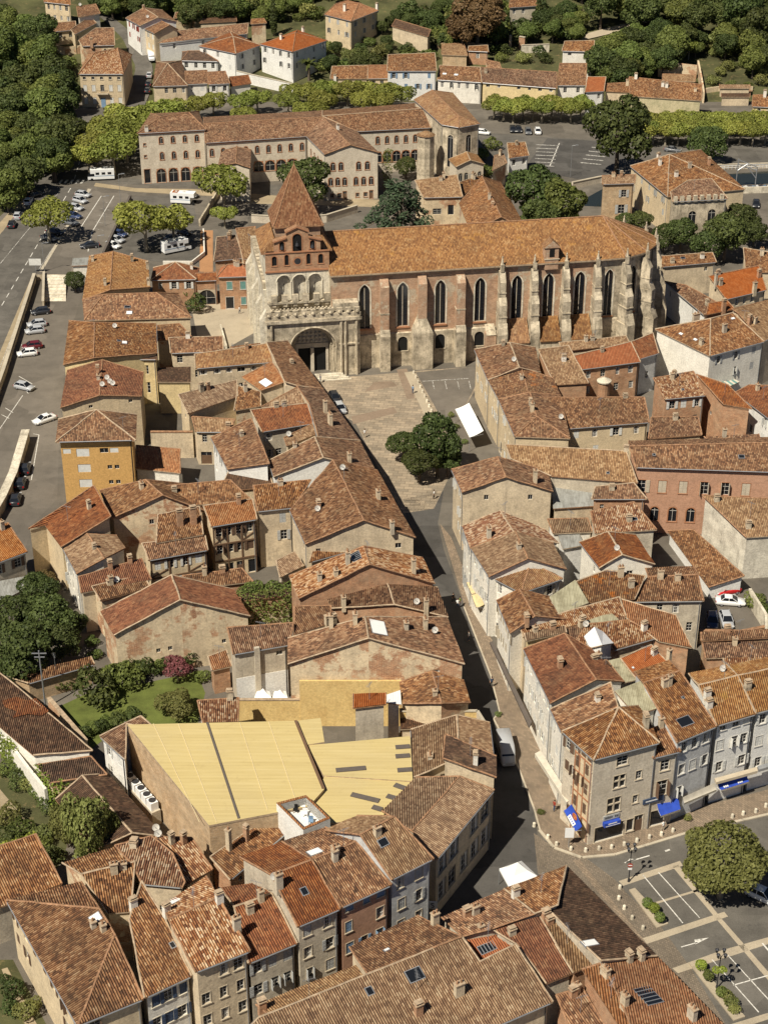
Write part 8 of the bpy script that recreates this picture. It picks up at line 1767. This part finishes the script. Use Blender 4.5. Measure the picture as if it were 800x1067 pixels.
def post(name, px, py, hh, label, cat, z=0, head=None, r=.06):
    t = thing(name, label, cat, U(px, py, z)); q = MB(); q.tube((0, 0, -.1), (0, 0, hh), r, r*.7, 6, 0); q.build('post', ['zinc'], t)
    if head == 'sign': q = MB(); q.box(-.55, .55, -.06, -.02, hh-1.5, hh, 0); q.build('panel', ['white_paint'], t)
    elif head == 'board': q = MB(); q.box(-1.3, 1.3, -.1, -.03, hh-1.5, hh, 0); q.build('panel', ['sh_white'], t)
    elif head == 'arm': q = MB(); q.tube((0, 0, hh), (1.1, -.2, hh+.25), .04, None, 5, 0); q.box(.8, 1.5, -.35, -.1, hh+.2, hh+.32, 0); q.build('lamp_head', ['zinc'], t)
    elif head == 'banner': q = MB(); q.box(.06, .8, -.02, .02, hh-2.6, hh-.2, 0); q.build('banner', ['canvas_white'], t)
    elif head == 'cross': q = MB(); q.box(-1.0, 1.0, -.06, .06, hh-.5, hh-.38, 0); q.box(-.7, .7, -.06, .06, hh-1.1, hh-.98, 0); q.build('cross_arm', ['zinc'], t)
    return t
post('sign_post', 592, 882.5, 3.0, 'sign post with white panel by the corner shop awning', 'sign', .13, 'sign'); post('sign_post', 38, 284, 3.2, 'wide grey sign board above the retaining wall', 'sign', ZP, 'board'); post('banner_post', 45, 184, 5.0, 'post with white banner beside the western road', 'banner', ZP, 'banner')
post('street_light', 47, 283, 6.5, 'thin street light at the head of the stairs', 'street light', ZP, 'arm'); post('street_light', 110, 235, 7, 'street light beside the low dark wall', 'street light', ZP, 'arm'); post('street_light', 126, 211, 7, 'street light near the road junction', 'street light', ZP, 'arm'); post('street_light', 104, 268, 5, 'street light between the end house and the stairs', 'street light', ZP, 'arm'); post('street_light', 594, 184, 8, 'street light on the far car park', 'street light', 0, 'arm'); post('street_light', 650, 184, 7, 'street light by the quay wall', 'street light', 0, 'arm')
post('utility_pole', 48, 738, 9.5, 'tall grey wooden pole beside the brick garden wall', 'utility pole', 0, 'cross', .14)
gp = U(775, 196, 0); gt = thing('lattice_gantry', 'grey steel gantry over the canal lock', 'gantry', gp)
for a, b in (((-2.2, 0, 0), (-2.2, 0, 7.5)), ((2.6, 0, 0), (2.6, 0, 5.5)), ((-2.2, 0, 7.2), (2.6, 0, 5.4)), ((-2.2, 0, 6.2), (2.6, 0, 4.5)), ((-2.2, 0, 4.5), (.3, 0, 6.3)), ((2.6, 0, 2.5), (.3, 0, 5.3))): q = MB(); q.tube(a, b, .13, None, 6, 0); q.build('beam', ['zinc'], gt)
r0 = U(750, 177, 0); r1 = U(806, 175, 0); rg = thing('railing', 'white railing along the canal at the right edge', 'railing', r0)
for hh in (.55, 1.05): q = MB(); q.tube((0, 0, hh), r1-r0+Vector((0, 0, hh)), .05, None, 5, 0); q.build('rail', ['white_paint'], rg)
for k in range(15): q = MB(); p = (r1-r0)*(k/14); q.tube(p, p+Vector((0, 0, 1.05)), .05, None, 5, 0); q.build('post', ['white_paint'], rg)
gw = [o for o in bpy.data.objects if o.get('label') == 'low wall painted with blue and white graffiti'][0]; a_, b_ = U(770, 195, .8), U(806, 194, .8); R = random.Random(4)
for k in range(9):
    p = a_.lerp(b_, (k+.5)/9); q = MB(); n_ = 9; c = [(p.x+math.cos(i*2*PI/n_)*R.uniform(.35, .75), p.y-.215, .85+math.sin(i*2*PI/n_)*R.uniform(.3, .55)) for i in range(n_)]; q.face(c, 0)
    o = q.build('graffiti', [('sh_blue', 'white_paint', 'sh_navy')[k % 3]], gw, gw.location)
def awning(name, label, px, zu, zl, mat, cat='awning', valance=.25, legs=False, stripes=None, edge='canvas_cream'):
    A = [U(px[0][0], px[0][1], zu), U(px[1][0], px[1][1], zu), U(px[2][0], px[2][1], zl), U(px[3][0], px[3][1], zl)]
    c = (A[0]+A[1])/2; c.z = 0; t = thing(name, label, cat, c); q = MB(); up = Vector((0, 0, .05))
    n_ = 9 if stripes else 1
    for k in range(n_):
        f0, f1 = k/n_, (k+1)/n_; P_ = [A[0].lerp(A[1], f0), A[0].lerp(A[1], f1), A[3].lerp(A[2], f1), A[3].lerp(A[2], f0)]
        if fnormal(P_, (0, 1, 2, 3)).z < 0: P_.reverse()
        ms = k % 2 if stripes else 0; K_ = [A[0].lerp(A[1], f0), A[0].lerp(A[1], f1), A[3].lerp(A[2], f1), A[3].lerp(A[2], f0)]; ns = 5
        def sg(f, i): return f[0].lerp(f[1], i/ns)+up-Vector((0, 0, .13*math.sin(PI*i/ns)))
        for i in range(ns):
            Q_ = [sg((K_[0], K_[3]), i), sg((K_[1], K_[2]), i), sg((K_[1], K_[2]), i+1), sg((K_[0], K_[3]), i+1)]
            if fnormal(Q_, (0, 1, 2, 3)).z < 0: Q_.reverse()
            q.face(Q_, ms, smooth=True); q.face([p-up for p in Q_[::-1]], ms)
    q.build('cover', [mat, stripes or mat], t, c)
    q = MB(); dn = Vector((0, 0, valance)); q.face([A[3]-dn, A[2]-dn, A[2]+up, A[3]+up], 0); q.face([A[2]-dn, A[3]-dn, A[3]+up, A[2]+up], 0); q.build('valance', [edge], t, c)
    for i, j in ((0, 3), (1, 2)):
        q = MB(); q.tube(A[i]-Vector((0, 0, .6)), A[j], .035, None, 5, 0); q.build('arm', ['zinc'], t, c)
        if legs: q = MB(); q.tube((A[j].x, A[j].y, 0), A[j], .04, None, 5, 0); q.build('leg', ['zinc'], t, c)
    return t
awning('awning', 'large white cafe awning against the plaza houses', [(488.5, 420), (503.5, 449), (489, 456), (474, 426.5)], 3.6, 2.8, 'canvas_white', legs=True)
awning('awning', 'deep blue awning beside the corner shop', [(684, 837), (706, 829), (708.5, 843.5), (688, 850.5)], 3.6, 2.6, 'canvas_blue')
a2 = awning('awning', 'wide bright blue awning below the white balcony house', [(747, 816.5), (777.5, 807.5), (780, 814.5), (751, 823.5)], 3.4, 2.7, 'canvas_blue')
awning('awning', 'rounded cream awning between the two blue awnings', [(711, 831), (744, 816), (746, 823), (712.5, 837)], 3.7, 2.9, 'canvas_cream'); 
awning('awning', 'pale green striped awning at the bluish house far right', [(740, 396), (757, 388), (770, 398), (752, 406)], 3.8, 2.6, 'canvas_cream', stripes='sh_green')
awning('awning', 'upper of the yellow awnings with dark gaps on the street', [(494, 605), (499, 616), (491, 619), (486, 607)], 4.6, 3.4, 'tiles_yellow' if 'tiles_yellow' in MATS else 'render_yellow'); awning('awning', 'lower of the yellow awnings with dark gaps on the street', [(499, 617), (504, 630), (496, 633), (491, 620)], 4.6, 3.4, 'render_yellow')
for f in (.12, .62):
    A = [U(747, 816.5, 3.4), U(777.5, 807.5, 3.4), U(780, 814.5, 2.7), U(751, 823.5, 2.7)]
    for k in range(3):
        at = lambda f, g_: (A[0].lerp(A[1], f)).lerp(A[3].lerp(A[2], f), g_)+Vector((0, -.02, .065))
        P_ = [at(f+k*.06, .55), at(f+k*.06+.045, .55), at(f+k*.06+.045, .82), at(f+k*.06, .82)]; q = MB(); q.face(P_ if fnormal(P_, (0, 1, 2, 3)).z > 0 else P_[::-1], 0); q.build('lettering', ['canvas_white'], a2, a2.location)
ba_ = awning('awning', 'blue and white printed awning on the ochre corner of the old house', [(595, 838), (606, 861), (599, 866), (587, 845)], 3.9, 2.9, 'canvas_blue')
A0, A1, A2, A3 = U(595, 838, 3.96), U(606, 861, 3.96), U(599, 866, 2.96), U(587, 845, 2.96)
def on_awn(f, g): return (A0.lerp(A1, f)).lerp(A3.lerp(A2, f), g)+Vector((-.01, -.01, .03))
q = MB(); P_ = [on_awn(.30, .55), on_awn(.78, .55), on_awn(.78, .98), on_awn(.30, .98)]; q.face(P_ if fnormal(P_, (0, 1, 2, 3)).z > 0 else P_[::-1], 0); pn = q.build('printed_panel', ['canvas_white'], ba_, ba_.location)
for k in range(4):
    q = MB(); f = .36+k*.10; P_ = [on_awn(f, .68), on_awn(f+.055, .68), on_awn(f+.055, .86), on_awn(f, .86)]; P_ = [p+Vector((-.004, -.004, .01)) for p in P_]; q.face(P_ if fnormal(P_, (0, 1, 2, 3)).z > 0 else P_[::-1], 0); q.build('lettering', ['canvas_blue'], pn, pn.matrix_world.translation*0+Vector(ba_.location))
q = MB(); P_ = [on_awn(.5+.17*math.cos(i*PI/6), .27+.22*math.sin(i*PI/6))+Vector((-.004, -.004, .01)) for i in range(12)]; q.face(P_ if fnormal(P_, range(12)).z > 0 else P_[::-1], 0); q.build('printed_spot', ['tiles_new'], ba_, ba_.location)
def slab(name, label, px, z0, z1, mat, cat, edge=None):
    A = [U(x, y, z1) for x, y in px]; c = sum(A, Vector())/len(A); c.z = 0
    if fnormal(A, range(len(A))).z < 0: A.reverse()
    q = MB(); q.prism([(p.x, p.y) for p in A], z0, z1, 0, True); o = q.build(name, [mat], None, c); return tag(o, label, cat)
slab('shop_canopy', 'long pale canopy over the shop beside the old corner house', [(557, 785), (563, 782), (595, 832), (590, 836)], 3.3, 3.9, 'canvas_cream', 'canopy')
slab('shop_canopy', 'narrow dark canopy along the shops of the long street', [(510, 669), (513, 668), (554, 752), (551, 757)], 3.4, 3.7, 'timber_grey', 'canopy')
slab('shop_fascia', 'tan ledge above the bright blue awning', [(744, 811), (788, 799), (789, 803), (746, 815)], 3.9, 4.3, 'trim_stone', 'ledge')
slab('shop_fascia', 'grey ledge above the rightmost shopfront', [(789, 798), (830, 786), (830, 790), (790, 802)], 3.9, 4.3, 'zinc', 'ledge')
cd = [d for d in HOUSES if d['name'] == 'corner_house'][0]; sa, sb = cd['ins'][1], cd['ins'][2]
for i in range(len(cd['ins'])):
    a, b = cd['ins'][i], cd['ins'][(i+1) % len(cd['ins'])]; e = Vector((b.x-a.x, b.y-a.y, 0)).normalized()
    if e.y*0+(-e.x) < -.8 and Vector((e.y, -e.x, 0)).y < -.7: sa, sb, se = a, b, e; break
Ms = Matrix.Translation((sa.x, sa.y, 0)) @ Matrix.Rotation(math.atan2(se.y, se.x), 4, 'Z'); SL = (Vector((sb.x-sa.x, sb.y-sa.y, 0))).length
ft = thing('shop_sign', 'grey shop sign board over a blue band on the old corner house', 'sign', (sa.x, sa.y, 0))
q = MB(); q.box(SL*.22, SL*.48, -.12, -.01, 3.3, 4.0, 0, Ms); q.build('board', ['sh_grey'], ft, ft.location); q = MB(); q.box(SL*.22, SL*.48, -.55, -.01, 2.6, 3.2, 0, Ms); bb = q.build('blue_band', ['canvas_blue'], ft, ft.location)
R = random.Random(9)
for k in range(7):
    if k == 4: continue
    q = MB(); u = SL*.25+k*.27; q.box(u, u+.17, -.132, -.121, 3.5+R.uniform(0, .06), 3.78+R.uniform(0, .08), 0, Ms); q.build('lettering', ['black'], ft, ft.location)
q = MB(); q.box(SL*.28, SL*.42, -.562, -.551, 2.95, 3.1, 0, Ms); q.box(SL*.24, SL*.47, -.562, -.551, 2.68, 2.76, 0, Ms); q.build('lettering', ['white_paint'], ft, ft.location)
f2 = thing('shop_sign', 'dark blue sign board above the deep blue awning', 'sign', (sa.x, sa.y, 0)); q = MB(); q.box(SL*.86, SL*1.2, -.14, -.01, 4.2, 4.9, 0, Ms); q.build('board', ['sh_navy'], f2, f2.location); q = MB(); q.box(SL*.9, SL*1.1, -.152, -.141, 4.45, 4.62, 0, Ms); q.build('lettering', ['white_paint'], f2, f2.location)
hs_ = thing('hanging_sign', 'white square sign with a dark letter S on the piered house', 'sign', U(450.5, 943, 4.0)); q = MB(); q.box(-.55, .55, -.06, .06, -.5, .5, 0); q.build('panel', ['white_paint'], hs_)
tc = bpy.data.curves.new('letter', 'FONT'); tc.body = 'S'; tc.size = 1.0; tc.align_x = 'CENTER'; tc.extrude = .01; t0 = bpy.data.objects.new('tmp', tc); C.objects.link(t0); lm = bpy.data.meshes.new_from_object(t0.evaluated_get(bpy.context.evaluated_depsgraph_get())); bpy.data.objects.remove(t0); lm.materials.clear(); lm.materials.append(MATS['metal_dark']); to = bpy.data.objects.new('letter', lm); C.objects.link(to); to.parent = hs_; to.location = (0, -.075, -.34); to.rotation_euler = (PI/2, 0, 0)
q = MB(); q.tube((-.55, 0, .3), (-1.3, .5, .3), .04, None, 5, 0); q.build('bracket', ['metal_dark'], hs_); hs_.rotation_euler = (0, 0, -.1)
def tent(label, px, z0, z1, name='market_tent'):
    A = [U(x, y, z0) for x, y in px]
    if fnormal(A, range(4)).z < 0: A.reverse()
    c = sum(A, Vector())/4; t = thing(name, label, 'tent', (c.x, c.y, 0)); q = MB(); top = Vector((c.x, c.y, z1))
    for k in range(4):
        a, b = A[k], A[(k+1) % 4]; n_ = 4
        for i in range(n_):
            p0, p1 = a.lerp(b, i/n_), a.lerp(b, (i+1)/n_); m0, m1 = p0.lerp(top, .5)-Vector((0, 0, .18)), p1.lerp(top, .5)-Vector((0, 0, .18)); q.face([p0, p1, m1, m0], 0); q.face([m0, m1, top], 0)
        q.face([a-Vector((0, 0, .3)), b-Vector((0, 0, .3)), b, a], 0)
    q.build('canopy', ['canvas_white'], t, t.location)
    for p in A: q = MB(); q.tube((p.x, p.y, 0), p, .04, None, 5, 0); q.build('leg', ['zinc'], t, t.location)
tent('large white peaked market tent in the shaded street bend', [(520, 905), (543, 897), (560, 913), (531, 925)], 2.5, 4.2)
tent('left small white peaked canopy against the two-tone gable', [(265, 727), (283, 727), (281, 720), (268, 720)], 2.2, 3.2, 'garden_canopy'); tent('right small cream canopy against the two-tone gable', [(284, 727), (300, 727), (298, 720), (286, 720)], 2.2, 3.0, 'garden_canopy')
for d in HOUSES:
    if d['name'] != 'half_timbered_house': continue
    d['timber'] = True
for k, (x, y) in enumerate(((487, 444), (491, 450), (481, 436))):
    t = thing('cafe_table', 'small cafe table ' + ('nearest the front edge of the white awning', 'lowest under the white awning', 'deepest under the white awning')[k], 'table', U(x, y, .02)); q = MB(); q.tube((0, 0, .70), (0, 0, .74), .38, None, 12, 0); q.build('tabletop', ['wood'], t); q = MB(); q.tube((0, 0, 0), (0, 0, .70), .05, None, 6, 0); q.tube((0, 0, 0), (0, 0, .04), .25, None, 10, 0); q.build('leg', ['metal_dark'], t)
for k, (x, y) in enumerate(((470, 432), (475, 444), (484, 460))): plant('bush', x, y, 7, 'planter shrub at the edge of the cafe terrace', 'planters round the cafe terrace', z=.05)
BVH = build_bvh()
for d in HOUSES: finish_house(d)
def edge_of(d, fc):
    best = None
    for i in range(len(d['ins'])):
        a, b = d['ins'][i], d['ins'][(i+1) % len(d['ins'])]; e = Vector((b.x-a.x, b.y-a.y, 0)); L = e.length; e /= max(L, .01)
        if facing(Vector((e.y, -e.x, 0))) == fc and (best is None or L > best[3]): best = (a, b, e, L)
    return best
for d in HOUSES:
    if 'blue door' in d['label'] and d['cat'] == 'house' and 'balcony' in d['label']:
        a, b, e, L = edge_of(d, 'S'); p = Vector((a.x, a.y, d['base']))+e*L*.5; nv = Vector((e.y, -e.x, 0)); rz = math.atan2(e.y, e.x)
        q = MB(); q.box(-.65, .65, -.06, -.01, 0, 2.7, 0); q.box(-.8, .8, -.10, -.06, 2.7, 2.95, 1); o = q.build('door', ['sh_blue', 'trim_stone'], d['root']); o.location = p-ORG(d['root']); o.rotation_euler = (0, 0, rz)
        q = MB(); q.box(-1.7, 1.7, -1.0, -.01, 3.9, 4.1, 0)
        for k in range(12): q.box(-1.68+k*.3, -1.63+k*.3, -.98, -.93, 4.1, 5.0, 1)
        q.box(-1.7, 1.7, -.99, -.92, 5.0, 5.06, 1); o = q.build('balcony', ['trim_stone', 'metal_dark'], d['root']); o.location = p-ORG(d['root']); o.rotation_euler = (0, 0, rz)
    if d['name'] == 'corner_house':      # ochre half timbered end of the street front
        a, b, e, L = edge_of(d, 'W'); p = Vector((b.x, b.y, 0))-e*3.6; rz = math.atan2(e.y, e.x); q = MB()
        q.box(0, 3.4, -.06, -.004, .3, 12.3, 0)
        for x in (0, .95, 1.9, 3.2): q.box(x, x+.2, -.12, -.055, .3, 12.3, 1)
        for z in (3.4, 6.4, 9.4, 12.0): q.box(0, 3.4, -.13, -.05, z, z+.22, 1)
        for z in (4.3, 7.3, 10.2):
            for x in (.28, 2.2): q.box(x, x+.62, -.10, -.058, z, z+1.5, 2)
        o = q.build('timber_panel', ['render_cream', 'trim_brick', 'sh_brown'], d['root']); o.location = p-ORG(d['root']); o.rotation_euler = (0, 0, rz)
    if d['name'] == 'chapel' and 'ruined' in d['label']:
        for i in range(len(d['ins'])):
            a, b = d['ins'][i], d['ins'][(i+1) % len(d['ins'])]; e = Vector((b.x-a.x, b.y-a.y, 0)); L = e.length; e /= L; k = int(L/1.5); rz = math.atan2(e.y, e.x); q = MB(); k = k if facing(Vector((e.y, -e.x, 0))) == 'S' else 0; M_ = Matrix.Translation((a.x, a.y, 0)) @ Matrix.Rotation(rz, 4, 'Z')
            for j in range(k):
                z = a.z+(b.z-a.z)*(j+.5)/k; q.box(L*j/k, L*j/k+.85, -.35, .25, z-.3, z+1.1, 0, M_)
            o = q.build('battlement', ['stone'], d['root'], ORG(d['root']))
    if 'two-tone' in d['label'] and 'flue' in d['label']:
        a, b, e, L = edge_of(d, 'S'); p = Vector((a.x, a.y, 0)); rz = math.atan2(e.y, e.x)
        for nm, bx, mt in (('lower_wall', (.02, L-.02, -.05, -.003, -.5, 4.6), 'render_bright'), ('flue', (L*.36, L*.46, -.5, -.052, 1.2, 9.3), 'render_grey'), ('vent', (L*.34, L*.48, -.55, -.06, .2, 1.2), 'black')):
            q = MB(); q.box(*bx, 0); o = q.build(nm, [mt], d['root']); o.location = p-ORG(d['root']); o.rotation_euler = (0, 0, rz)
    if d['name'] == 'warehouse' and 'red patch' in d['label']:
        n_ = fnormal(d['V'], d['F'][0]); v0 = d['V'][d['F'][0][0]]; P_ = []
        for px, py in ((2, 731), (18, 727), (30, 731), (38, 728), (52, 742), (44, 747), (30, 745), (14, 749), (18, 742), (6, 738)):
            r = raydir(px, py); P_.append(CAM+r*((v0-CAM).dot(n_)/r.dot(n_))+n_*.12)
        if fnormal(P_, range(len(P_))).z < 0: P_.reverse()
        q = MB(); uvs = planar_uv(P_)
        for t in tessellate_polygon([P_]): t = t if fnormal(P_, t).z > 0 else t[::-1]; corrugate(q, [P_[i] for i in t], [uvs[i] for i in t], n_)
        q.build('roof_patch', ['tiles_red'], d['root'], ORG(d['root']))
cam = bpy.data.cameras.new('camera'); co = bpy.data.objects.new('camera', cam); C.objects.link(co)
co.location = CAM; co.rotation_euler = (PI/2-TH, 0, 0)
cam.sensor_fit = 'VERTICAL'; cam.sensor_height = 24; cam.sensor_width = 18; cam.lens = 24*FP/1067
cam.clip_start = 1; cam.clip_end = 5000
sc.camera = co
SUN_EL, SUN_AZ = math.radians(53), math.radians(220)
sd = bpy.data.lights.new('sun', 'SUN'); so = bpy.data.objects.new('sun', sd); C.objects.link(so)
sd.energy = 5.0; sd.angle = math.radians(0.53); sd.color = (1.0, 0.93, 0.80)
sv = Vector((math.sin(SUN_AZ)*math.cos(SUN_EL), math.cos(SUN_AZ)*math.cos(SUN_EL), math.sin(SUN_EL)))
so.rotation_euler = sv.to_track_quat('Z', 'Y').to_euler(); so.location = (-80, 40, 220)
w = bpy.data.worlds.new('World'); sc.world = w; w.use_nodes = True
nt = w.node_tree; bg = nt.nodes['Background']; sky = nt.nodes.new('ShaderNodeTexSky')
sky.sky_type = 'NISHITA'; sky.sun_disc = False; sky.sun_elevation = SUN_EL; sky.sun_rotation = SUN_AZ; sky.air_density = 0.45; sky.dust_density = 0.2
nt.links.new(sky.outputs[0], bg.inputs[0]); bg.inputs[1].default_value = 0.05
vs = sc.view_settings; vs.view_transform = 'Standard'; vs.look = 'None'; vs.gamma = 1; vs.use_curve_mapping = False; vs.exposure = 0.3
sc.cycles.use_denoising = True; sc.cycles.max_bounces = 5; sc.cycles.diffuse_bounces = 2
